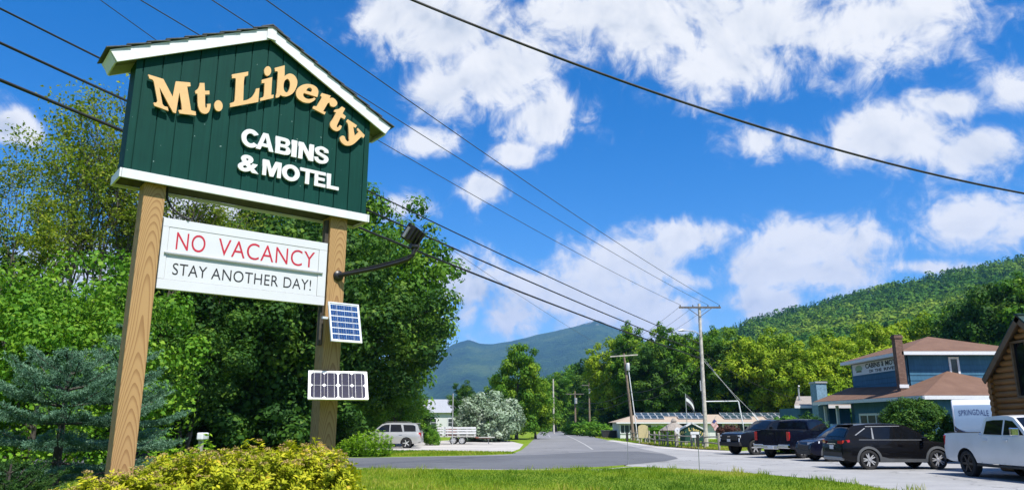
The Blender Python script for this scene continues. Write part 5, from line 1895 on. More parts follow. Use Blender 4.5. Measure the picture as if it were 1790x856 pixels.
def build_motel():
    x0, x1, y0, y1 = 13.4, 37.5, 95.0, 102.0
    r = empty('motel_building', ((x0 + x1) / 2, y0, 0), label='long low white motel with solar panels on its roof', cat='building')
    w = (x1 - x0) / 2
    ze, zr = 1.98, 2.95
    MB().bx(-w, w, 0.0, y1 - y0, 0, ze).build('wall', M['motel_wall'], r)
    ov = 0.5
    poly_obj('roof_slope', [(-w - ov, -ov, ze), (w + ov, -ov, ze), (w + ov, 3.5, zr), (-w + 2.6, 3.5, zr)], M['roof_tan'], r, 0.06)
    poly_obj('roof_slope', [(w + ov, 7.5, ze), (-w - ov, 7.5, ze), (-w + 2.6, 3.5, zr), (w + ov, 3.5, zr)], M['roof_tan'], r, 0.06)
    poly_obj('roof_slope', [(-w - ov, 7.5, ze), (-w - ov, -ov, ze), (-w + 2.6, 3.5, zr)], M['roof_tan'], r, 0.06)
    MB().bx(-w - ov, w + ov, -ov - 0.05, -ov - 0.005, ze - 0.16, ze - 0.01).build('gutter', M['white_trim'], r)
    for i, x in enumerate((-11.2, -8.6, -5.6, -2.5, 1.5, 4.6, 7.6, 10.4)):
        wd = 1.7 if i == 0 else 1.0
        window(r, (x, -0.01, 1.15), wd, 1.15, 0, M['white_trim'], M['glass_house'], 2 if i == 0 else 1, 0.09)
    for x in (-9.9, -4.2, 0.2, 3.0, 6.2, 9.0):
        d = MB().bx(x - 0.42, x + 0.42, -0.04, -0.002, 0.1, 1.85).build('door', M['glass_house'], r)
    # solar array
    sl = (zr - ze) / (3.5 + ov)
    nrm = Vector((0, -sl, 1)).normalized()
    ang = math.atan(sl)
    me_f = MB().bx(-0.40, 0.40, -0.62, 0.62, 0, 0.03).mesh('solar_panel', M['aluminium'])
    me_g = MB().bx(-0.36, 0.36, -0.58, 0.58, 0.031, 0.036).mesh('cells', M['solar_dark'])
    for (ua, ub, rows) in ((1112, 1230, (0, 1)), (1262, 1396, (0, 1))):
        xa = (ua - 895) / 1335 * 97 - (x0 + x1) / 2
        xb = (ub - 895) / 1335 * 97 - (x0 + x1) / 2
        n = int((xb - xa) / 0.85)
        for row in rows:
            for i in range(n):
                if row == 1 and (i % 7) in (4, 5): continue
                yy = 2.75 - row * 1.38
                p = Vector((xa + (i + 0.5) * (xb - xa) / n, yy, ze + (yy + ov) * sl + 0.16))
                o = obj('solar_panel', me_f, r, loc=p, rot=(ang + 0.12, 0, 0))
                obj('cells', me_g, o)
    return r


build_motel()


def gazebo(name, label, x, y, R, zap, zeave, n=8, mat='weathered_shingle', posts=True):
    r = empty(name, (x, y, 0), label=label, cat='gazebo')
    for i in range(n):
        a, b = 2 * math.pi * i / n, 2 * math.pi * (i + 1) / n
        poly_obj('roof_slope', [(R * math.cos(a), R * math.sin(a), zeave), (R * math.cos(b), R * math.sin(b), zeave), (0, 0, zap)], M[mat], r, 0.05)
        px, py = R * 0.82 * math.cos(a), R * 0.82 * math.sin(a)
        MB().bx(px - 0.05, px + 0.05, py - 0.05, py + 0.05, 0, zeave - 0.03 + 0.18 * (zap - zeave)).build('post', M['fence_wood'], r)
        qx, qy = R * 0.82 * math.cos(b), R * 0.82 * math.sin(b)
        if posts:
            MB().bar((px, py, 0.55), (qx, qy, 0.55), 0.04, 0.06).build('rail', M['fence_wood'], r)
        pts = []
        mx, my = (px + qx) / 2, (py + qy) / 2
        MB().bar((px, py, zeave - 0.35), (px + (mx - px) * 0.7, py + (my - py) * 0.7, zeave - 0.02), 0.04, 0.06).build('brace', M['fence_wood'], r)
        MB().bar((qx, qy, zeave - 0.35), (qx + (mx - qx) * 0.7, qy + (my - qy) * 0.7, zeave - 0.02), 0.04, 0.06).build('brace', M['fence_wood'], r)
    MB().lathe([(0.0, zap + 0.22), (0.10, zap + 0.18), (0.22, zap + 0.02), (0.26, zap - 0.06), (0.22, zap - 0.10)], 'Z', n=12).build('finial', M[mat], r)
    return r


x, y = XY(1178, 64.5)
gazebo('gazebo', 'small weathered shingle gazebo behind the rail fence', x, y, 1.25, 2.0, 1.22)
x, y = XY(1333, 74)
gazebo('pavilion', 'timber pavilion with tan hipped roof behind the navy pickup', x, y, 1.75, 2.0, 1.36, 4, 'roof_tan', False)


def build_small_sign():
    x, y = XY(1209, 60.5)
    r = empty('lawn_sign', (x, y, 0), 0.0, label='small green gabled lawn sign with yellow arched lettering behind the fence', cat='sign')
    W = 1.9
    MB().prism([(-W / 2, 0.42), (W / 2, 0.42), (W / 2, 1.22), (0, 1.72), (-W / 2, 1.22)], lambda a, b, t: (a, t, b), 0, 0.12).build('board', M['sign_green'], r)
    for sg in (-1, 1):
        MB().bar((0, 0.05, 1.80), (sg * (W / 2 + 0.18), 0.05, 1.80 - 0.52 * (W / 2 + 0.18)), 0.32, 0.10, (sg * 0.5, 0, 1)).build('roof_board', M['white_trim'], r)
        MB().bx(sg * (W / 2 - 0.1) - 0.07, sg * (W / 2 - 0.1) + 0.07, 0.13, 0.27, 0, 1.25).build('post', M['fence_wood'], r)
    # arched lettering, one letter at a time
    word = "Mt. Liberty"
    n = len(word)
    for i, ch in enumerate(word):
        if ch == ' ': continue
        t = (i - (n - 1) / 2) / (n - 1)
        xx = t * 1.62
        zz = 1.02 + 0.34 * (1 - (2 * t) ** 2) * 0.9
        me = text_mesh(ch, M['letter_yellow'], offset=0.02, extrude=0.01)
        def fn(co, sc=0.36 if ch.isupper() else 0.34, xx=xx, zz=zz, rot=-t * 0.9):
            c = co.copy() * sc
            c[:, 0] -= (c[:, 0].max() + c[:, 0].min()) / 2
            cx, cz = c[:, 0] * math.cos(rot) - c[:, 1] * math.sin(rot), c[:, 0] * math.sin(rot) + c[:, 1] * math.cos(rot)
            return np.stack([xx + cx, -0.012 - c[:, 2], zz - 0.12 + cz], 1)
        remap(me, fn)
        obj('letter', me, r)
    return r


build_small_sign()


# ------------------------------------------------------------------ fence, poles, wires, small street things
def build_fence():
    posts = [(1283, 786), (1257.7, 786), (1232, 783), (1210, 782), (1181.7, 780), (1167.4, 779), (1153, 777.5), (1144.6, 776.5), (1135, 774), (1128, 773), (1120.8, 772), (1113, 771), (1103.7, 769.5)]
    P = [gnd(u, v) for u, v in posts]
    r = empty('rail_fence', (P[0].x, P[0].y, 0), label='weathered split-rail fence along the grass strip', cat='fence')
    o = Vector((P[0].x, P[0].y, 0))
    rng = random.Random(3)
    for p in P:
        q = p - o
        m = MB().tube([(q.x, q.y, 0), (q.x + rng.uniform(-.03, .03), q.y, 1.06 + rng.uniform(-.05, .06)), (q.x, q.y, 1.12)], [0.085, 0.08, 0.05], 7)
        m.build('post', M['fence_wood'], r)
    for a, b in zip(P[:-1], P[1:]):
        a, b = a - o, b - o
        for z in (0.42, 0.82):
            MB().tube([(a.x, a.y, z + rng.uniform(-.05, .05)), ((a.x + b.x) / 2, (a.y + b.y) / 2, z + rng.uniform(-.05, .03)), (b.x, b.y, z + rng.uniform(-.05, .05))], 0.05, 6).build('rail', M['fence_wood'], r)
    return r


build_fence()


def insulator(parent, p, h=0.14):
    MB().lathe([(0.015, 0), (0.05, 0.02), (0.03, 0.05), (0.055, 0.07), (0.03, 0.10), (0.045, 0.12), (0.0, h)], 'Z', c=p, n=10).build('insulator', M['bark_dark'], parent, smooth=50)


def build_poles():
    p = gnd(1235, 781)
    x, y = p.x, p.y
    r = empty('utility_pole', (x, y, 0), label='tall grey utility pole with crossarm and street lamp behind the fence', cat='utility pole')
    MB().tube([(0, 0, 0), (0.03, 0, 5), (0.08, 0, 11.0)], [0.17, 0.15, 0.11], 14).build('pole', M['pole_wood'], r, smooth=40)
    MB().bx(-1.55, 1.75, -0.17, -0.05, 10.62, 10.76).build('crossarm', M['crossarm'], r)
    for sg in (-1, 1):
        MB().bar((0.07 + sg * 0.95, -0.18, 10.62), (0.07, -0.13, 9.95), 0.03, 0.05).build('brace', M['crossarm'], r)
    for xx in (-1.45, -0.45, 0.75, 1.65):
        insulator(r, (xx, -0.11, 10.76))
    MB().tube([(0.0, -0.12, 8.55), (-0.5, -0.3, 8.78), (-1.3, -0.55, 8.82)], 0.035, 8).build('lamp_arm', M['galvanised'], r)
    MB().tube([(-1.25, -0.53, 8.82), (-1.5, -0.6, 8.83), (-1.85, -0.7, 8.79)], [0.06, 0.11, 0.05], 10).build('lamp_head', M['galvanised'], r, smooth=60)
    MB().bx(-0.22, -0.16, -0.10, 0.05, 4.2, 5.0).build('conduit', M['galvanised'], r)
    for z in (7.9, 7.25, 6.75):
        MB().bx(-0.26, -0.10, -0.14, 0.0, z - 0.05, z + 0.05).build('bracket', M['cable'], r)
    # sidewalk guy: strut and anchored wires
    MB().tube([(0.12, -0.05, 3.40), (2.55, -0.4, 3.42)], 0.045, 8).build('guy_strut', M['white_trim'], r)
    MB().tube([(0.12, -0.02, 6.8), (2.55, -0.4, 3.42)], 0.012, 6).build('guy_wire', M['galvanised'], r)
    MB().tube([(2.55, -0.4, 3.42), (2.85, -0.5, 0.9)], 0.05, 8).build('guy_guard', M['white_trim'], r)
    MB().tube([(0.12, 0.05, 6.6), (2.1, -0.7, 4.0), (4.3, -1.5, 1.4)], 0.012, 6).build('guy_wire', M['galvanised'], r)
    MB().tube([(3.3, -1.15, 2.5), (4.7, -1.65, 0.5)], 0.05, 8).build('guy_guard', M['white_trim'], r)

    p2 = gnd(1108, 770)
    r2 = empty('utility_pole', (p2.x, p2.y, 0), label='leaning brown utility pole with transformer at the end of the fence', cat='utility pole')
    MB().tube([(0, 0, 0), (-0.35, 0, 4.6), (-0.75, 0, 9.2)], [0.17, 0.14, 0.11], 12).build('pole', M['pole_wood_brown'], r2, smooth=40)
    MB().bar((-2.25, -0.1, 8.85), (0.75, -0.1, 9.05), 0.10, 0.12).build('crossarm', M['pole_wood'], r2)
    MB().lathe([(0.0, 7.35), (0.21, 7.36), (0.22, 7.45), (0.22, 8.1), (0.17, 8.16), (0.0, 8.18)], 'Z', c=(-0.38, -0.15, 0), n=16).build('transformer', M['galvanised'], r2, smooth=40)
    MB().tube([(0.42, -0.2, 0), (-0.30, -0.1, 7.4)], 0.05, 8).build('guy_guard', M['white_trim'], r2)
    for xx in (-2.1, -1.3, 0.6):
        insulator(r2, (xx, -0.1, 8.95 + xx * 0.06))
    far = []
    for (u, vt, vb, Y, arm, mt, lab) in ((968, 662, 740, 150, 0, 'pole_wood', 'pale bare far pole left of the road end'), (1006, 683, 748, 135, 1.6, 'pole_wood_brown', 'short far utility pole with crossarm right of the road end'), (1031, 668, 748, 145, 1.4, 'pole_wood_brown', 'far utility pole with grey transformer near the road end')):
        xx, yy = XY(u, Y)
        h = CAMH + Y * ae(CXP, vt)[1]
        q = empty('utility_pole', (xx, yy, 0), label=lab, cat='utility pole')
        MB().tube([(0, 0, 0), (0, 0, h)], [0.19, 0.13], 10).build('pole', M[mt], q, smooth=40)
        if arm:
            MB().bx(-arm, arm, -0.15, -0.03, h - 0.6, h - 0.45).build('crossarm', M['crossarm'], q)
            MB().lathe([(0.0, h - 2.2), (0.25, h - 2.2), (0.25, h - 1.2), (0.0, h - 1.2)], 'Z', c=(0.1, -0.4, 0), n=12).build('transformer', M['galvanised'], q, smooth=40)
        far.append((xx, yy, h))
    return (x, y), (p2.x, p2.y), far


POLE1, POLE2, FARP = build_poles()


def wire(name, label, pts, r, mat, sag=0.0, group=None, n=40):
    """pts: two or more 3-D points; each span sags as a parabola"""
    m = MB()
    out = []
    for i in range(len(pts) - 1):
        a, b = Vector(pts[i]), Vector(pts[i + 1])
        s = sag[i] if isinstance(sag, (list, tuple)) else sag
        for k in range(n + (i == len(pts) - 2)):
            t = k / n
            q = a + (b - a) * t
            q.z -= 4 * s * t * (1 - t)
            out.append(q)
    m.tube(out, r, 6)
    m.build(name, M[mat], smooth=60, label=label, cat='cable', group=group)


def build_wires():
    px, py = POLE1
    g = 'overhead wires along the road'

    def span(u, v, Yn, end, r, mat, label, sag, ext=2.2):
        """a wire that passes the direction (u, v) at depth Yn, carried on behind the viewer"""
        a = at(u, v, Yn)
        e = Vector(end)
        back = a + (a - e) * ext
        back.z = a.z + 0.4
        # keep the whole run as two spans
        wire('overhead_wire', label, [back, a, e], r, mat, [0.0, sag], g)
    span(0, 140, 15, (px - 0.2, py - 0.1, 6.75), 0.040, 'cable', 'lowest of the three thick black cables', 0.25)
    span(0, 75, 15, (px - 0.2, py - 0.1, 7.25), 0.032, 'cable', 'middle of the three thick black cables', 0.25)
    span(0, 15, 16, (px - 0.2, py - 0.1, 7.9), 0.026, 'cable', 'upper of the three thick black cables', 0.3)
    span(175, 0, 15, (POLE2[0] - 1.3, POLE2[1], 8.97), 0.010, 'wire_grey', 'thin wire reaching the crossarm of the leaning pole', 0.5)
    span(245, 0, 15, (px - 1.45, py - 0.11, 10.9), 0.013, 'wire_grey', 'thin wire to the left end of the tall pole crossarm', 0.35)
    span(370, 0, 15, (px + 0.75, py - 0.11, 10.9), 0.013, 'wire_grey', 'thin wire to the middle of the tall pole crossarm', 0.35)
    span(465, 0, 15, (px + 1.65, py - 0.11, 10.9), 0.014, 'wire_grey', 'highest thin wire to the right end of the tall pole crossarm', 0.35)
    # service line crossing in front
    a, b = at(720, 0, 10.5), at(1790, 338, 14.5)
    d = b - a
    wire('overhead_wire', 'black service cable crossing the sky to the upper right', [a - d * 1.4 + Vector((0, 0, 2.0)), a, b, b + d * 1.2], 0.021, 'cable', [0.0, 0.34, 0.0])
    # between the poles and up the valley
    qx, qy = POLE2
    for i, (dx, z1, z2) in enumerate(((-1.5, 10.75, 8.95), (-0.4, 10.75, 9.0), (0.8, 10.75, 9.05))):
        wire('overhead_wire', ('left', 'middle', 'right')[i] + ' of three wires slanting down from the tall pole to the leaning pole', [(px + dx, py, z1), (qx - 1.6 + dx, qy, z2)], 0.011, 'wire_grey', 0.4, g)
    for i, z in enumerate((6.3, 5.5)):
        wire('overhead_wire', ('upper', 'lower')[i] + ' slack cable looping between the tall pole and the leaning pole', [(px - 0.1, py + 0.1, z + 0.6), (qx - 0.3, qy, z - 1.2)], 0.022, 'cable', 0.9, g)
        fx, fy, fh = FARP[1]
        wire('overhead_wire', ('upper', 'lower')[i] + ' slack cable from the leaning pole up the valley road', [(qx - 0.3, qy, z - 1.2), (fx, fy, fh - 1.5 - i)], 0.022, 'cable', 0.9, g)
    for i in range(2):
        fx, fy, fh = FARP[1]
        wire('overhead_wire', ('left', 'right')[i] + ' thin wire from the leaning pole to the short far pole', [(qx - 2.1 + 2.7 * i, qy, 8.95), (fx - 1.4 + 2.8 * i, fy, fh - 0.4)], 0.011, 'wire_grey', 0.6, g)
    wire('overhead_wire', 'service wire from the tall pole towards the blue house', [(px + 0.1, py, 7.2), (21.0, 55.0, 3.4)], 0.012, 'cable', 0.5)


build_wires()


def stake(u, vb, h, label, top=0.35):
    p = gnd(u, vb)
    r = empty('marker_stake', (p.x, p.y, 0), label=label, cat='marker', group='driveway marker stakes')
    MB().tube([(0, 0, 0), (0.01, 0, h)], 0.013, 6).build('rod', M['grey_metal'], r)
    MB().bx(-0.05, 0.05, -0.02, 0.02, h - top, h).build('reflector', M['black_plastic'], r)


stake(1098, 812, 1.32, 'black-topped marker stake at the edge of the dark road')
stake(1223, 826, 1.32, 'thin black-topped marker stake on the lawn edge nearer the cars', 0.42)


def flag_cloth(parent, w, h, stripes, canton=None, droop=0.5, seed=1):
    n = 14
    for si, mt in enumerate(stripes):
        z0, z1 = -h * (si + 1) / len(stripes), -h * si / len(stripes)
        m = MB()
        vs, fs = [], []
        for i in range(n + 1):
            t = i / n
            xx = w * t * (1 - droop * 0.55 * t)
            yy = 0.09 * math.sin(t * 9 + seed) * t
            dz = -droop * w * 0.9 * t ** 1.2
            vs += [(xx, yy, z0 + dz), (xx, yy, z1 + dz)]
        for i in range(n):
            fs.append((2 * i, 2 * i + 2, 2 * i + 3, 2 * i + 1))
        m.add(vs, fs)
        m.build('flag_stripe' if len(stripes) > 3 else 'flag_cloth', M[mt], parent, smooth=60)


x, y = XY(1201, 88)
r = empty('flagpole', (x, y, 0), label='flagpole with a drooping black and white flag above the motel roof', cat='flag')
MB().tube([(0, 0, 0), (0, 0, 5.2)], [0.05, 0.035], 8).build('pole', M['galvanised'], r)
fc = empty('flag', (0.06, 0, 5.1)); fc.parent = r
flag_cloth(fc, 1.9, 1.15, ['flag_black', 'flag_white', 'flag_black'], droop=0.95)
x, y = XY(1238, 80)
r = empty('striped_flag', (x, y, 0), label='red and white striped flag leaning beside the tall utility pole', cat='flag')
MB().tube([(0, 0, 0), (0.05, 0, 1.2), (0.85, -0.1, 2.55)], 0.022, 8).build('pole', M['galvanised'], r)
fc = empty('flag', (0.62, -0.1, 2.25)); fc.parent = r; fc.rotation_euler = (0, math.radians(38), 0)
flag_cloth(fc, 0.95, 0.65, ['flag_red', 'flag_white'] * 6 + ['flag_red'], droop=0.35)
MB().bx(0.0, 0.34, -0.02, -0.012, -0.36, 0.0).build('canton', M['flag_blue'], fc)


def small_things():
    x, y = XY(1124, 70)
    r = empty('cream_board', (x, y, 0), label='round-topped cream notice board behind the leaning pole', cat='sign')
    pts = [(-0.45, 0.5), (0.45, 0.5), (0.45, 1.45)] + [(0.45 * math.cos(a), 1.45 + 0.22 * math.sin(a)) for a in [math.pi * i / 10 for i in range(1, 10)]] + [(-0.45, 1.45)]
    MB().prism(pts, lambda a, b, t: (a, t, b), 0, 0.06).build('board', M['ad_cream'], r)
    for sx in (-0.38, 0.38):
        MB().bx(sx - 0.04, sx + 0.04, 0.062, 0.14, 0, 1.3).build('post', M['fence_wood'], r)
    x, y = XY(1184, 61.5)
    r = empty('white_disc', (x, y, 0), label='white disc on a short post left of the lawn sign', cat='sign')
    MB().lathe([(0.0, -0.03), (0.24, -0.03), (0.26, 0.0), (0.24, 0.03), (0.0, 0.03)], 'Y', c=(0, 0, 1.18), n=20).build('disc', M['white_paint'], r, smooth=40)
    MB().bx(-0.03, 0.03, 0.04, 0.10, 0, 1.1).build('post', M['fence_wood'], r)
    x, y = XY(1214, 56.5)
    r = empty('arrow_sign', (x, y, 0), label='small white two-board sign in front of the lawn sign', cat='sign')
    MB().bx(-0.32, 0.32, 0, 0.03, 0.98, 1.16).build('board', M['white_paint'], r)
    MB().bx(-0.25, 0.35, 0, 0.03, 0.74, 0.93).build('board', M['white_paint'], r)
    MB().bx(-0.04, 0.04, 0.032, 0.09, 0, 1.1).build('post', M['fence_wood'], r)
    x, y = XY(791, 66)
    r = empty('thin_post', (x, y, 0), label='thin pale post standing beside the flatbed trailer', cat='post')
    MB().tube([(0, 0, 0), (0, 0, 4.2)], 0.045, 8).build('shaft', M['galvanised'], r)
    MB().tube([(0, 0, 4.2), (0, 0, 4.3)], 0.06, 8).build('cap', M['galvanised'], r)
    x, y = XY(353, 19.5)
    r = empty('white_mailbox', (x, y, 0), label='small white mailbox behind the yellow shrubs beside the weeds', cat='mailbox')
    MB().bx(-0.07, 0.09, -0.1, 0.3, 1.28, 1.46).build('box', M['white_paint'], r, bevel=0.03)
    MB().bx(-0.05, 0.05, 0.0, 0.1, 0, 1.275).build('post', M['fence_wood'], r)
    x, y = XY(27, 27)
    r = empty('white_notice', (x, y, 0), label='white framed notice board half hidden behind the nearer spruce', cat='sign')
    MB().bx(-0.32, 0.32, 0, 0.05, 1.0, 1.9).build('board', M['white_paint'], r)
    for sx in (-0.36, 0.36):
        MB().bx(sx - 0.035, sx + 0.035, 0.0, 0.07, 0, 2.4).build('post', M['white_paint'], r)
    MB().bx(-0.22, 0.22, -0.008, -0.002, 1.15, 1.75).build('print', M['grey_metal'], r)
    x, y = XY(778, 118)
    r = empty('white_house', (x, y, 0), label='white house glimpsed between the tall maple and the silver bush', cat='house')
    MB().bx(-3.5, 3.0, 0, 6, 0, 3.6).build('wall', M['motel_wall'], r)
    for sg, (a, b) in ((0, (-0.4, 3.0)), (1, (6.4, 3.0))):
        poly_obj('roof_slope', [(-3.9, a, 3.5), (3.4, a, 3.5), (3.4, 3.0, 5.6), (-3.9, 3.0, 5.6)], M['galvanised'], r, 0.08)
    window(r, (0.9, -0.01, 2.0), 1.0, 1.3, 0, M['white_trim'], M['glass_house'], 0, 0.1, sash=1)
    window(r, (-1.8, -0.01, 2.0), 1.0, 1.3, 0, M['white_trim'], M['glass_house'], 0, 0.1, sash=1)
    # dark bin at the road end by the fence
    x, y = XY(1068, 98)
    r = empty('dark_bin', (x, y, 0), label='low dark bin on the grass at the left end of the motel', cat='bin')
    MB().prism([(-1.0, 0.0), (1.0, 0.0), (1.15, 0.9), (-1.15, 0.9)], lambda a, b, t: (a, t, b), 0, 1.2).build('body', M['black_plastic'], r)
    MB().bx(-1.2, 1.2, -0.05, 1.25, 0.903, 0.98).build('lid', M['grey_plastic'], r)


small_things()
# ------------------------------------------------------------------ vehicles
def lerp_pts(x, pts):
    return interp(x, pts)


def loft(m, st, wf, crown=0.0, rows=8, ncol=9, bottom_slot=1):
    """st: (x, zb, zt) stations; wf(x, z) half width. Closed shell; underside goes to material slot 1"""
    ring = 2 * rows + ncol - 2
    base = len(m.v)
    for (x, zb, zt) in st:
        col = []
        for r in range(rows):
            t = r / (rows - 1)
            t = t ** 0.85
            z = zb + (zt - zb) * t
            col.append((x, wf(x, z), z))
        wt = col[-1][1]
        top = []
        for c in range(1, ncol - 1):
            f = 1 - 2 * c / (ncol - 1)
            top.append((x, wt * f, zt + crown * (1 - f * f)))
        m.v.extend(col + top + [(a, -b, c) for a, b, c in reversed(col)])
    n = len(st)
    for i in range(n - 1):
        for k in range(ring):
            k2 = (k + 1) % ring
            m.f.append((base + i * ring + k, base + i * ring + k2, base + (i + 1) * ring + k2, base + (i + 1) * ring + k))
            m.mi.append(bottom_slot if k == ring - 1 else 0)
    m.f.append(tuple(base + k for k in range(ring))); m.mi.append(0)
    m.f.append(tuple(base + (n - 1) * ring + k for k in reversed(range(ring)))); m.mi.append(0)


def stations(top, base, x0, x1, wheels, R, zw, step=0.09):
    xs = list(np.arange(x0, x1 + 1e-6, step)) + [x1] + [p[0] for p in top]
    for xw in wheels:
        xs = [x for x in xs if abs(x - xw) > R]
        xs += [xw - R - 0.004, xw + R + 0.004] + [xw + R * math.cos(math.pi * i / 14) * 0.999 for i in range(15)]
    xs = sorted(set(round(x, 4) for x in xs if x0 <= x <= x1))
    out = []
    for x in xs:
        zb = interp(x, base)
        for xw in wheels:
            if abs(x - xw) < R:
                zb = max(zb, zw + math.sqrt(max(0, R * R - (x - xw) ** 2)))
        zt = interp(x, top)
        out.append((x, min(zb, zt - 0.02), zt))
    return out


WHEEL_CACHE = {}


def add_wheel(parent, x, y, r, w, style):
    """wheel centred at (x, y, r); outer face towards sign of y"""
    key = (round(r, 3), w, style)
    if key not in WHEEL_CACHE:
        tm = MB().lathe([(r * 0.70, -w / 2 + 0.01), (r * 0.745, -w / 2), (r * 0.93, -w / 2 + 0.005), (r, -w / 2 + 0.035), (r, w / 2 - 0.035), (r * 0.93, w / 2 - 0.005), (r * 0.745, w / 2), (r * 0.70, w / 2 - 0.01)], 'Y', n=36).mesh('tyre', M['tyre'], 35)
        rm = MB().lathe([(0, -0.02), (r * 0.66, -0.02), (r * 0.72, w / 2 - 0.02), (r * 0.735, w / 2 - 0.005), (r * 0.69, w / 2 - 0.008), (r * 0.66, w / 2 - 0.03), (r * 0.64, 0.01), (0, 0.01)], 'Y', n=36).mesh('rim', M['rim_dark'] if style != 'plain' else M['rim_alloy'], 35)
        nsp = {'five2': 10, 'six': 6, 'five': 5, 'plain': 6, 'dark': 6}[style]
        sp = MB()
        for i in range(nsp):
            a = 2 * math.pi * i / nsp
            if style == 'five2':
                a = 2 * math.pi * (i // 2) / 5 + (0.20 if i % 2 else -0.20)
            wd0, wd1 = (0.05, 0.035) if style == 'five2' else (0.085, 0.06)
            d = Vector((math.cos(a), 0, math.sin(a)))
            t = Vector((-math.sin(a), 0, math.cos(a)))
            yy = Vector((0, w / 2 - 0.018, 0))
            yi = Vector((0, w / 2 - 0.05, 0))
            p = [d * r * 0.10 - t * wd0 / 2 + yy, d * r * 0.10 + t * wd0 / 2 + yy, d * r * 0.70 + t * wd1 / 2 + yy, d * r * 0.70 - t * wd1 / 2 + yy]
            q = [v - Vector((0, 0.03, 0)) for v in p]
            sp.add(p + q, [(0, 1, 2, 3), (4, 7, 6, 5), (0, 4, 5, 1), (1, 5, 6, 2), (2, 6, 7, 3), (3, 7, 4, 0)])
        sp.lathe([(0, w / 2 - 0.005), (r * 0.13, w / 2 - 0.008), (r * 0.16, w / 2 - 0.03), (0, w / 2 - 0.03)], 'Y', n=16)
        sm = sp.mesh('spokes', M['rim_dark'] if style == 'dark' else M['rim_alloy'])
        WHEEL_CACHE[key] = (tm, rm, sm)
    tm, rm, sm = WHEEL_CACHE[key]
    e = empty('wheel', (x, y, r), 0 if y > 0 else math.pi)
    e.parent = parent
    obj('tyre', tm, e)
    obj('rim', rm, e)
    obj('spokes', sm, e)
    return e


def side_panel(parent, name, poly, wf, mat, eps=0.006, thick=0.012, sides=(1, -1), div=0.0):
    for sg in sides:
        m = MB()
        n = len(poly)
        o = [(x, sg * (wf(x, z) + eps), z) for x, z in poly]
        i = [(x, sg * (wf(x, z) + eps - thick), z) for x, z in poly]
        m.add(o + i, [tuple(range(n)), tuple(reversed(range(n, 2 * n)))] + [(k, (k + 1) % n, n + (k + 1) % n, n + k) for k in range(n)])
        m.build(name, mat, parent)


def end_glass(parent, name, xs, roof, wf, crown, mat, inset=0.06, off=0.012, kw=1.0):
    """glass laid on the sloping front or rear of the cabin between the x stations"""
    m = MB()
    nc = 7
    vs, fs = [], []
    xs = list(xs)
    for i, x in enumerate(xs):
        z = interp(x, roof)
        d = 0.02
        tz = (interp(x + d, roof) - interp(x - d, roof)) / (2 * d)
        nrm = Vector((-tz, 0, 1)).normalized()
        w = max(0.1, wf(x, z) * kw - inset)
        W = wf(x, z)
        for c in range(nc):
            f = (1 - 2 * c / (nc - 1)) * w
            vs.append((x + nrm.x * off, f, z + crown * (1 - (f / W) ** 2) + nrm.z * off))
    for i in range(len(xs) - 1):
        for c in range(nc - 1):
            fs.append((i * nc + c, i * nc + c + 1, (i + 1) * nc + c + 1, (i + 1) * nc + c))
    m.add(vs, fs)
    return m.build(name, mat, parent, smooth=50)


def arch_trim(parent, xw, zw, R, wf, mat, t=0.07, zmin=0.3):
    for sg in (1, -1):
        m = MB()
        n = 16
        vs, fs = [], []
        for i in range(n + 1):
            a = math.pi * (-0.06 + 1.12 * i / n)
            for rr, ee in ((R - 0.012, -0.03), (R - 0.012, 0.016), (R + t, 0.012), (R + t, -0.02)):
                x, z = xw + rr * math.cos(a), zw + rr * math.sin(a)
                vs.append((x, sg * (wf(x, max(z, zmin)) + ee), z))
        for i in range(n):
            for k in range(4):
                k2 = (k + 1) % 4
                fs.append((i * 4 + k, i * 4 + k2, (i + 1) * 4 + k2, (i + 1) * 4 + k))
        m.add(vs, fs)
        m.build('arch_trim', mat, parent, smooth=40)


def plan_fn(L0, L1, W, nose=0.16, tail=0.10, ln=0.55, lt=0.35):
    def plan(x):
        w = W / 2
        if x > L1 - ln:
            t = (x - (L1 - ln)) / ln
            w *= 1 - nose * t ** 2.2
        if x < L0 + lt:
            t = ((L0 + lt) - x) / lt
            w *= 1 - tail * t ** 2.2
        return w
    return plan


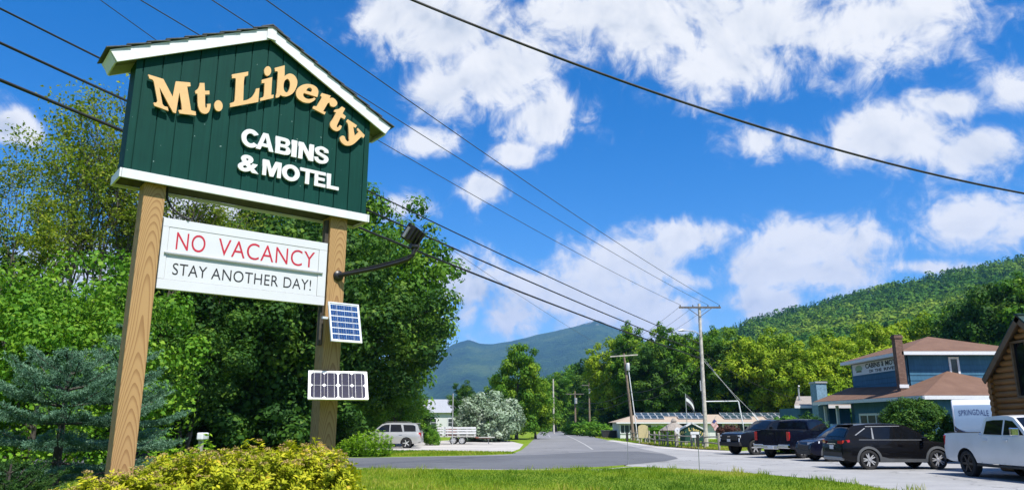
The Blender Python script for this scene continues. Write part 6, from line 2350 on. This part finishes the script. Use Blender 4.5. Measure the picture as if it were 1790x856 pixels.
def build_suv(name, label, paint, loc, rz, spec, wheel_style='five2', cladding=True, group=None, rack=False, lamp_up=False):
    r = empty(name, loc, rz, label=label, cat='car', group=group)
    L, W, H, xf, xr, rt = spec['L'], spec['W'], spec['H'], spec['xf'], spec['xr'], spec['rt']
    x0, x1 = -L / 2, L / 2
    plan = plan_fn(x0, x1, W)
    zl, zbelt = spec['zl'], spec['belt']

    def wb(x, z):
        t = (z - zl) / (zbelt - zl)
        k = interp(t, [(-0.2, 0.93), (0.0, 0.955), (0.2, 0.99), (0.5, 1.0), (0.72, 0.985), (0.88, 0.955), (1.0, 0.915), (1.1, 0.89)])
        return plan(x) * k
    Ra = rt + 0.055
    st = stations(spec['top'], [(x0, zl + 0.17), (x0 + 0.25, zl + 0.02), (x0 + 0.5, zl), (x1 - 0.5, zl), (x1 - 0.2, zl + 0.02), (x1, zl + 0.15)], x0, x1, (xf, xr), Ra, rt)
    m = MB()
    loft(m, st, wb, 0.02, rows=10)
    m.build('body', [paint, M['black_plastic']], r, smooth=32)
    roof = spec['roof']
    rmax = max(p[1] for p in roof)
    wg0, wg1 = W / 2 * 0.905, W / 2 * spec.get('tumble', 0.70)

    def wg(x, z):
        t = (z - zbelt) / (rmax - zbelt)
        return wg0 + (wg1 - wg0) * max(-0.2, min(1.0, t)) ** 1.15 if t > 0 else wg0
    gx0, gx1 = roof[0][0], roof[-1][0]
    gs = sorted(set(list(np.linspace(gx0, gx1, 40)) + [p[0] for p in roof]))
    st = [(x, zbelt - 0.06, max(interp(x, roof), zbelt - 0.04)) for x in gs]
    m = MB()
    loft(m, st, wg, 0.035, rows=7)
    m.build('roof', [paint, paint], r, smooth=32)
    for pw in spec['windows']:
        side_panel(r, 'window', pw, wg, M['glass_dark'])
    end_glass(r, 'windscreen', np.linspace(spec['ws'][0], spec['ws'][1], 7), roof, wg, 0.035, M['glass_dark'])
    end_glass(r, 'rear_window', np.linspace(spec['rw'][0], spec['rw'][1], 7), roof, wg, 0.035, M['glass_dark'], inset=0.10)
    if cladding:
        side_panel(r, 'window_trim', [(spec['windows'][0][0][0] + 0.03, 1.085), (spec['windows'][0][0][0] + 0.03, 1.10), (-1.62, 1.105), (-1.62, 1.09)], wg, M['bumper_silver'], 0.012, 0.01)
        side_panel(r, 'pillar_reflection', [(-1.02, 1.12), (-1.09, 1.14), (-1.03, 1.55), (-0.99, 1.55)], wg, M['bumper_silver'], 0.012, 0.01)  # silver strips stand in for white reflections, painted onto the rear pillars
        side_panel(r, 'pillar_reflection', [(-1.70, 1.26), (-1.74, 1.27), (-1.30, 1.535), (-1.27, 1.52)], wg, M['bumper_silver'], 0.012, 0.01)
        side_panel(r, 'roof_rail_or_highlight', [(0.10, 1.60), (0.12, 1.615), (-1.25, 1.60), (-1.25, 1.58)], wg, M['bumper_silver'], 0.016, 0.012)  # silver strip painted in as the highlight along the roof edge
    for xw in (xf, xr):
        for sg in (1, -1):
            add_wheel(r, xw, sg * (W / 2 - 0.125), rt, 0.235, wheel_style)
        if cladding: arch_trim(r, xw, rt, Ra, wb, M['grey_plastic'], 0.075, zl)
    side_panel(r, 'sill', [(xr + Ra + 0.02, zl + 0.01), (xf - Ra - 0.02, zl + 0.01), (xf - Ra - 0.02, zl + 0.12), (xr + Ra + 0.35, zl + 0.14), (xr + Ra + 0.02, zl + 0.22)], wb, M['grey_plastic'] if cladding else paint, 0.012)
    for xs_ in spec['seams']:
        side_panel(r, 'door_seam', [(xs_ - 0.004, zl + 0.16), (xs_ + 0.004, zl + 0.16), (xs_ + 0.004, zbelt - 0.04), (xs_ - 0.004, zbelt - 0.04)], wb, M['black_plastic'], 0.003, 0.006)
    for hx in spec['handles']:
        side_panel(r, 'handle', [(hx - 0.10, zbelt - 0.17), (hx + 0.10, zbelt - 0.17), (hx + 0.10, zbelt - 0.135), (hx - 0.10, zbelt - 0.135)], wb, spec.get('handle_mat', paint), 0.035, 0.03)
    # lamps, plates, bumpers
    zt = spec['lamp_z']
    for sg in (1, -1):
        xa = x0 + 0.02
        m = MB()
        wy = wb(x0 + 0.06, zt)
        m.add([(x0 - 0.012, sg * wy * 0.62, zt - 0.05), (x0 - 0.012, sg * wy * 0.62, zt + 0.05), (x0 + 0.03, sg * (wy * 1.0), zt + 0.075), (x0 + 0.03, sg * (wy * 1.0), zt - 0.06),
               (x0 + 0.30, sg * (wb(x0 + 0.30, zt + .08) + 0.012), zt + 0.10), (x0 + 0.30, sg * (wb(x0 + 0.30, zt) + 0.012), zt + 0.02)] if not lamp_up else
              [(x0 - 0.012, sg * wy * 0.80, zt - 0.22), (x0 - 0.012, sg * wy * 0.80, zt + 0.10), (x0 + 0.02, sg * (wy * 1.015), zt + 0.12), (x0 + 0.02, sg * (wy * 1.015), zt - 0.22),
               (x0 + 0.16, sg * (wb(x0 + 0.16, zt + .08) + 0.012), zt + 0.12), (x0 + 0.16, sg * (wb(x0 + 0.16, zt - .1) + 0.012), zt - 0.22)],
              [(0, 1, 2, 3), (3, 2, 4, 5)])
        m.build('tail_lamp', M['lamp_red'], r)
        m = MB()
        zh = spec['head_z']
        wy = wb(x1 - 0.10, zh)
        m.add([(x1 - 0.02, sg * wy * 0.55, zh - 0.05), (x1 - 0.03, sg * wy * 0.55, zh + 0.05), (x1 - 0.13, sg * (wy * 0.985 + 0.01), zh + 0.08), (x1 - 0.10, sg * (wy * 0.985 + 0.01), zh - 0.04), (x1 - 0.42, sg * (wb(x1 - 0.42, zh + .09) + 0.008), zh + 0.12), (x1 - 0.40, sg * (wb(x1 - 0.40, zh) + 0.008), zh + 0.03)], [(0, 1, 2, 3), (3, 2, 4, 5)])
        m.build('headlamp', M['lamp_clear'], r)
        mm = MB().box((spec['mirror'], sg * (W / 2 + 0.075), zbelt + 0.07), (0.14, 0.20, 0.14))
        mm.build('mirror', paint, r, bevel=0.03)
    MB().bx(x0 - 0.03, x0 + 0.10, -W * 0.40, W * 0.40, zl + 0.06, zl + 0.20).build('rear_bumper', M['bumper_silver'] if cladding else paint, r, bevel=0.03)
    MB().bx(x0 - 0.012, x0 + 0.004, -W * 0.42, W * 0.42, zl + 0.21, zl + 0.36).build('bumper_trim', M['black_plastic'] if cladding else paint, r)
    MB().bx(x1 - 0.12, x1 + 0.015, -W * 0.36, W * 0.36, zl + 0.03, zl + 0.26).build('front_bumper', M['black_plastic'], r, bevel=0.03)
    MB().bx(x1 - 0.05, x1 + 0.006, -W * 0.30, W * 0.30, zl + 0.30, zl + 0.46).build('grille', M['black_plastic'], r, bevel=0.01)
    MB().bx(x0 - 0.026, x0 - 0.013, -0.155, 0.155, spec['plate_z'], spec['plate_z'] + 0.155).build('number_plate', M['plate'], r)
    MB().bx(x0 - 0.020, x0 - 0.005, -0.36, 0.36, spec['plate_z'] + 0.19, spec['plate_z'] + 0.215).build('tailgate_trim', M['chrome'], r)
    # roof spoiler and rails
    rx = spec['rw'][1]
    MB().bx(rx - 0.10, rx + 0.14, -wg1 * 0.98, wg1 * 0.98, interp(rx + 0.1, roof) + 0.012, interp(rx + 0.1, roof) + 0.05).build('spoiler', paint, r, bevel=0.015)
    if rack:
        for sg in (1, -1):
            MB().tube([(-1.55, sg * wg1 * 0.93, rmax + 0.02), (-1.4, sg * wg1 * 0.93, rmax + 0.07), (0.1, sg * wg1 * 0.93, rmax + 0.07), (0.25, sg * wg1 * 0.93, rmax + 0.0)], 0.018, 6).build('roof_rail_or_highlight', M['grey_plastic'], r)
    return r


RAV = dict(L=4.60, W=1.86, H=1.69, xf=1.38, xr=-1.31, rt=0.365, zl=0.27, belt=1.06,
           top=[(-2.30, 0.60), (-2.285, 0.92), (-2.24, 1.05), (-2.0, 1.10), (-1.2, 1.09), (0.4, 1.06), (1.0, 1.06), (1.5, 1.02), (1.95, 0.95), (2.18, 0.86), (2.27, 0.74), (2.30, 0.55)],
           roof=[(-2.20, 1.06), (-2.05, 1.30), (-1.86, 1.555), (-1.72, 1.625), (-1.2, 1.675), (-0.5, 1.690), (0.1, 1.668), (0.42, 1.60), (0.75, 1.40), (1.20, 1.05)],
           windows=[[(1.00, 1.11), (0.62, 1.385), (0.36, 1.53), (0.12, 1.565), (-0.12, 1.58), (-0.14, 1.11)], [(-0.21, 1.11), (-0.19, 1.58), (-0.60, 1.575), (-0.98, 1.55), (-1.06, 1.12)], [(-1.13, 1.14), (-1.05, 1.54), (-1.28, 1.51), (-1.66, 1.27)]],
           ws=(1.12, 0.40), rw=(-2.12, -1.80), seams=(0.93, -0.17, -1.06), handles=(-0.02, -0.98), mirror=0.86, lamp_z=1.0, head_z=0.80, plate_z=0.74)
p = gnd(1517, 820)
a = math.radians(3)
build_suv('black_suv', 'black compact suv parked side-on nearest the lawn', M['paint_black'], (p.x + 1.31, p.y + 0.83, 0), a, RAV)
build_suv('blue_suv', 'dark blue suv mostly hidden between the black suv and the navy pickup', M['paint_bluedark'], (16.05, 36.6, 0), math.radians(184), RAV, 'six')
ENV = dict(L=4.87, W=1.90, H=1.83, xf=1.47, xr=-1.40, rt=0.37, zl=0.34, belt=1.12,
           top=[(-2.43, 0.70), (-2.42, 1.0), (-2.38, 1.13), (-1.0, 1.13), (0.8, 1.12), (1.05, 1.13), (1.7, 1.10), (2.2, 1.04), (2.38, 0.92), (2.43, 0.7)],
           roof=[(-2.38, 1.12), (-2.30, 1.35), (-2.16, 1.66), (-2.02, 1.745), (-1.5, 1.785), (-0.4, 1.80), (0.1, 1.78), (0.42, 1.70), (1.12, 1.12)],
           windows=[[(0.90, 1.17), (0.45, 1.56), (0.22, 1.66), (-0.13, 1.68), (-0.13, 1.17)], [(-0.21, 1.17), (-0.21, 1.68), (-0.95, 1.675), (-1.10, 1.17)], [(-1.22, 1.19), (-1.12, 1.665), (-1.85, 1.645), (-2.02, 1.56), (-2.06, 1.19)]],
           ws=(1.02, 0.46), rw=(-2.34, -2.14), seams=(0.92, -0.17, -1.12), handles=(-0.02, -0.98), mirror=0.85, lamp_z=1.0, head_z=0.92, plate_z=0.86, tumble=0.74)
p = gnd(710, 783)
build_suv('silver_suv', 'silver suv parked on the gravel under the tall maple', M['paint_silver'], (p.x - 1.40, p.y + 0.84, 0), math.pi, ENV, 'five', False, rack=True, lamp_up=True)
build_suv('dark_car', 'dark car in the shade beyond the silver suv', M['paint_charcoal'], (-12.6, 61.5, 0), math.pi, RAV, 'six', False)


def build_pickup(name, label, paint, loc, rz, wheel_style='six', bumper='chrome', hk=1.0):
    r = empty(name, loc, rz, label=label, cat='truck')
    L, W = 5.88, 2.06
    x0, x1 = -2.94, 2.94
    xf, xr, rt = 1.93, -1.80, 0.415
    zl, zbelt = 0.46, 1.30
    plan = plan_fn(x0, x1, W, 0.10, 0.02, 0.6, 0.3)

    def wb(x, z):
        t = (z - zl) / (zbelt - zl)
        return plan(x) * interp(t, [(-0.2, 0.94), (0.0, 0.965), (0.2, 0.995), (0.55, 1.0), (0.8, 0.985), (1.0, 0.955), (1.15, 0.93)])
    top = [(x0, 1.36), (-2.5, 1.385), (-1.06, 1.40), (-1.0, 1.33), (0.9, 1.30), (1.15, 1.31), (1.8, 1.29), (2.5, 1.23), (2.78, 1.16), (2.90, 1.0), (x1, 0.72)]
    st = stations(top, [(x0, zl + 0.08), (-2.6, zl), (2.6, zl), (x1, zl + 0.1)], x0, x1, (xf, xr), rt + 0.085, rt)
    m = MB()
    loft(m, st, wb, 0.012, rows=10)
    m.build('body', [paint, M['black_plastic']], r, smooth=30)
    roof = [(-1.02, 1.30), (-0.97, 1.62), (-0.90, 1.84), (-0.75, 1.905), (-0.2, 1.935), (0.2, 1.92), (0.45, 1.865), (0.75, 1.66), (1.22, 1.29)]
    rmax = 1.935
    wg0, wg1 = W / 2 * 0.935, W / 2 * 0.76

    def wg(x, z):
        t = (z - zbelt) / (rmax - zbelt)
        return wg0 + (wg1 - wg0) * max(0.0, min(1.0, t)) ** 1.1
    gs = sorted(set(list(np.linspace(roof[0][0], roof[-1][0], 36)) + [q[0] for q in roof]))
    m = MB()
    loft(m, [(x, zbelt - 0.08, max(interp(x, roof), zbelt - 0.05)) for x in gs], wg, 0.03, rows=7)
    m.build('roof', [paint, paint], r, smooth=32)
    for pw in ([(0.98, 1.35), (0.70, 1.58), (0.42, 1.765), (0.08, 1.80), (0.08, 1.35)], [(0.0, 1.35), (0.0, 1.80), (-0.45, 1.80), (-0.80, 1.765), (-0.86, 1.36)]):
        side_panel(r, 'window', pw, wg, M['glass_dark'])
    end_glass(r, 'windscreen', np.linspace(1.12, 0.47, 7), roof, wg, 0.03, M['glass_dark'], 0.07)
    e = MB()
    e.add([(-1.005, y * (wg(0, z) - 0.12), z) if z < 1.6 else (-0.955, y * (wg(0, z) - 0.12), z) for y in (-1, 1) for z in (1.40, 1.78)], [(0, 1, 3, 2)])
    e.build('rear_window', M['glass_dark'], r)
    for xw in (xf, xr):
        for sg in (1, -1):
            add_wheel(r, xw, sg * (W / 2 - 0.15), rt, 0.27, wheel_style)
    for xs_ in (1.05, 0.04, -0.94):
        side_panel(r, 'door_seam', [(xs_ - 0.005, zl + 0.03), (xs_ + 0.005, zl + 0.03), (xs_ + 0.005, zbelt - 0.02), (xs_ - 0.005, zbelt - 0.02)], wb, M['black_plastic'], 0.003, 0.006)
    side_panel(r, 'bed_gap', [(-1.06, zl + 0.02), (-1.025, zl + 0.02), (-1.025, 1.37), (-1.06, 1.37)], wb, M['black_plastic'], 0.003, 0.006)
    for hx in (0.22, -0.76):
        side_panel(r, 'handle', [(hx - 0.11, 1.16), (hx + 0.11, 1.16), (hx + 0.11, 1.205), (hx - 0.11, 1.205)], wb, paint, 0.04, 0.035)
    MB().bx(-2.86, -1.10, -W / 2 + 0.13, W / 2 - 0.13, 1.395, 1.415).build('bed_shade_panel', M['black_plastic'], r)  # black panel put in for the dark inside of the open bed
    for sg in (1, -1):
        MB().bx(-2.5, 2.45, sg * 0.80 - 0.12, sg * 0.80 + 0.12, 0.34, zl + 0.015).build('running_board', M['black_plastic'], r, bevel=0.02) if False else None
        MB().bx(xr + 0.55, xf - 0.55, sg * 0.98 - 0.07, sg * 0.98 + 0.07, 0.36, 0.44).build('step_bar', M['black_plastic'], r, bevel=0.02)
        MB().box((0.88, sg * (W / 2 + 0.13), 1.45), (0.12, 0.24, 0.24)).build('mirror', M['chrome'] if paint.name == 'paint_white' else paint, r, bevel=0.03)
        MB().box((x0 + 0.035, sg * (W / 2 - 0.105), 1.10), (0.10, 0.165, 0.42)).build('tail_lamp', M['lamp_red'], r, bevel=0.02)
        MB().box((x1 - 0.11, sg * (W / 2 - 0.20), 1.0), (0.14, 0.24, 0.16)).build('headlamp', M['lamp_clear'], r, bevel=0.02)
        MB().bx(x1 - 0.05, x1 + 0.012, sg * 0.88 - 0.04, sg * 0.88 + 0.04, 0.72, 0.92).build('fog_lamp', M['lamp_clear'], r)
    MB().bx(x0 - 0.020, x0 + 0.004, -0.78, 0.78, 0.74, 1.345).build('tailgate', paint, r, bevel=0.015)
    MB().bx(x0 - 0.034, x0 - 0.021, -0.13, 0.13, 1.19, 1.25).build('tailgate_handle', M['black_plastic'], r)
    bm_ = M['chrome'] if bumper == 'chrome' else M['black_plastic']
    for (ya, yb, zz) in ((-1.0, -0.42, 0.0), (0.42, 1.0, 0.0), (-0.42, 0.42, -0.05)):
        MB().bx(x0 - 0.16, x0 + 0.02, ya, yb, 0.50 + zz, 0.70 + zz).build('rear_bumper', bm_, r, bevel=0.03)
    MB().bx(x0 - 0.176, x0 - 0.163, -0.155, 0.155, 0.475, 0.63).build('number_plate', M['plate'], r)
    MB().bx(x1 - 0.06, x1 + 0.012, -0.72, 0.72, 0.80, 1.10).build('grille', M['black_plastic'], r, bevel=0.02)
    MB().bx(x1 + 0.013, x1 + 0.03, -0.13, 0.13, 0.97, 1.03).build('emblem', M['chrome'], r)
    MB().bx(x1 - 0.15, x1 + 0.05, -0.95, 0.95, 0.48, 0.70).build('front_bumper', M['black_plastic'], r, bevel=0.04)
    MB().bx(x1 + 0.052, x1 + 0.062, -0.155, 0.155, 0.72, 0.87).build('front_plate', M['plate'], r)
    return r


h = Vector((math.cos(math.radians(38)), math.sin(math.radians(38)), 0))
build_pickup('navy_pickup', 'dark navy pickup with chrome bumper seen from behind', M['paint_navy'], (14.15 + 1.8 * h.x, 39.9 + 1.8 * h.y, 0), math.radians(38), 'six')
build_pickup('charcoal_pickup', 'dark vehicle facing the road left of the navy pickup', M['paint_charcoal'], (15.25, 45.15, 0), math.radians(200), 'six', 'black')
build_pickup('white_pickup', 'white crew-cab pickup cut by the right edge', M['paint_white'], (16.12, 23.82, 0), math.radians(-88), 'dark', 'black')


def build_travel_trailer():
    r = empty('travel_trailer', (20.02, 33.07, 0), math.radians(-31), label='pale travel trailer with blue front cap between the cabin and the clipped shrub', cat='trailer')
    w = 0.80
    prof = [(0.10, 0.55), (0.0, 0.75), (-0.06, 1.15), (-0.06, 1.45), (0.0, 1.95), (0.10, 2.35), (0.22, 2.56), (0.42, 2.70), (0.70, 2.75), (4.3, 2.75), (4.5, 2.66), (4.55, 2.5), (4.55, 0.55)]
    MB().prism(prof, lambda a, b, t: (t, a, b), -w, w).build('body', M['paint_trailer'], r, smooth=35, bevel=0.05)

    def front(x, z, e=0.008):
        y = interp(z, [(0.55, 0.10), (0.75, 0.0), (1.15, -0.06), (1.45, -0.06), (1.95, 0.0), (2.35, 0.10), (2.56, 0.22)])
        return (x, y - e, z)

    def patch(name, cols, mat, e):
        """cols: (x, zlo, zhi)"""
        m = MB()
        vs, fs = [], []
        k = 8
        for (x, a, b) in cols:
            for i in range(k + 1):
                vs.append(front(x, a + (b - a) * i / k, e))
        for i in range(len(cols) - 1):
            for j in range(k):
                fs.append((i * (k + 1) + j, (i + 1) * (k + 1) + j, (i + 1) * (k + 1) + j + 1, i * (k + 1) + j + 1))
        m.add(vs, fs)
        m.build(name, mat, r, smooth=50)
    X = np.linspace(-0.73, 0.73, 13)
    patch('front_cap', [(x, 1.22 + 0.42 * abs(x), 2.50) for x in X], M['paint_trailer_blue'], 0.008)
    patch('chevron', [(x, 1.13 + 0.42 * abs(x), 1.20 + 0.42 * abs(x)) for x in X], M['print_navy'], 0.010)
    patch('chevron', [(x, 0.98 + 0.42 * abs(x), 1.05 + 0.42 * abs(x)) for x in X], M['bumper_silver'], 0.010)
    for sg in (-1, 1):
        patch('side_blade', [(sg * 0.46, 1.30, 1.34), (sg * 0.63, 1.32, 1.47), (sg * 0.775, 1.40, 1.62)], M['print_black'], 0.012)
    me = text_mesh("SPRINGDALE", M['print_navy'], offset=0.004, extrude=0.001, spacing=1.1)
    def fn(c):
        mn, mx = c.min(0), c.max(0)
        u = (c[:, 0] - mn[0]) / (mx[0] - mn[0]); v = (c[:, 1] - mn[1]) / (mx[1] - mn[1])
        x = -0.56 + 1.12 * u; z = 2.02 + 0.24 * v + 0.05 * np.cos((u - 0.5) * 3)
        y = np.interp(z, [0.55, 0.75, 1.15, 1.45, 1.95, 2.35, 2.56], [0.10, 0.0, -0.06, -0.06, 0.0, 0.10, 0.22]) - 0.014 - (c[:, 2] - mn[2])
        return np.stack([x, y, z], 1)
    remap(me, fn)
    obj('lettering', me, r)
    for sg in (-1, 1):
        for yy in (2.2, 3.0):
            add_wheel(r, 0, 0, 0.34, 0.20, 'plain').matrix_basis = Matrix.Translation((sg * (w - 0.08), yy, 0.34)) @ Matrix.Rotation(-sg * math.pi / 2, 4, 'Z')
        MB().bar((sg * 0.55, 0.4, 0.5), (0.0, -1.1, 0.48), 0.07, 0.10).build('tow_bar', M['black_metal'], r)
    MB().tube([(0, -0.95, 0.0), (0, -0.95, 0.85)], 0.04, 8).build('jack', M['black_metal'], r)
    return r


plain('print_navy', (0.02, 0.04, 0.12), 0.4)
build_travel_trailer()


def build_flatbed():
    x, y = XY(806, 68)
    r = empty('flatbed_trailer', (x, y, 0), 0.0, label='old flatbed trailer with pale stake sides on the gravel', cat='trailer')
    MB().bx(-2.0, 1.3, -0.9, 0.9, 0.62, 0.74).build('deck', M['plank_grey'], r)
    for yy in (-0.92, 0.92):
        for xx in (-1.95, -1.1, -0.25, 0.55, 1.25):
            MB().bx(xx - 0.04, xx + 0.04, yy - 0.03, yy + 0.03, 0.60, 1.45).build('stake', M['plank_grey'], r)
        for z in (0.95, 1.18, 1.40):
            MB().bx(-2.0, 1.3, yy - 0.055, yy - 0.031, z - 0.07, z + 0.07).build('slat', M['white_trim'], r)
    MB().bx(-1.3, -0.3, -0.7, 0.6, 0.743, 1.30).build('load_box', M['rust_red'], r)
    for sg in (-1, 1):
        add_wheel(r, -0.6, sg * 0.82, 0.33, 0.2, 'plain')
        add_wheel(r, 0.15, sg * 0.82, 0.33, 0.2, 'plain')
        MB().bar((1.3, sg * 0.6, 0.58), (2.6, 0, 0.5), 0.07, 0.10).build('tow_bar', M['rust_red'], r)
    MB().bx(1.35, 3.0, -0.5, 0.5, 0.55, 0.62).build('front_rack', M['plank_grey'], r)
    MB().tube([(2.45, 0, 0), (2.45, 0, 0.85)], 0.035, 8).build('jack', M['galvanised'], r)
    return r


build_flatbed()
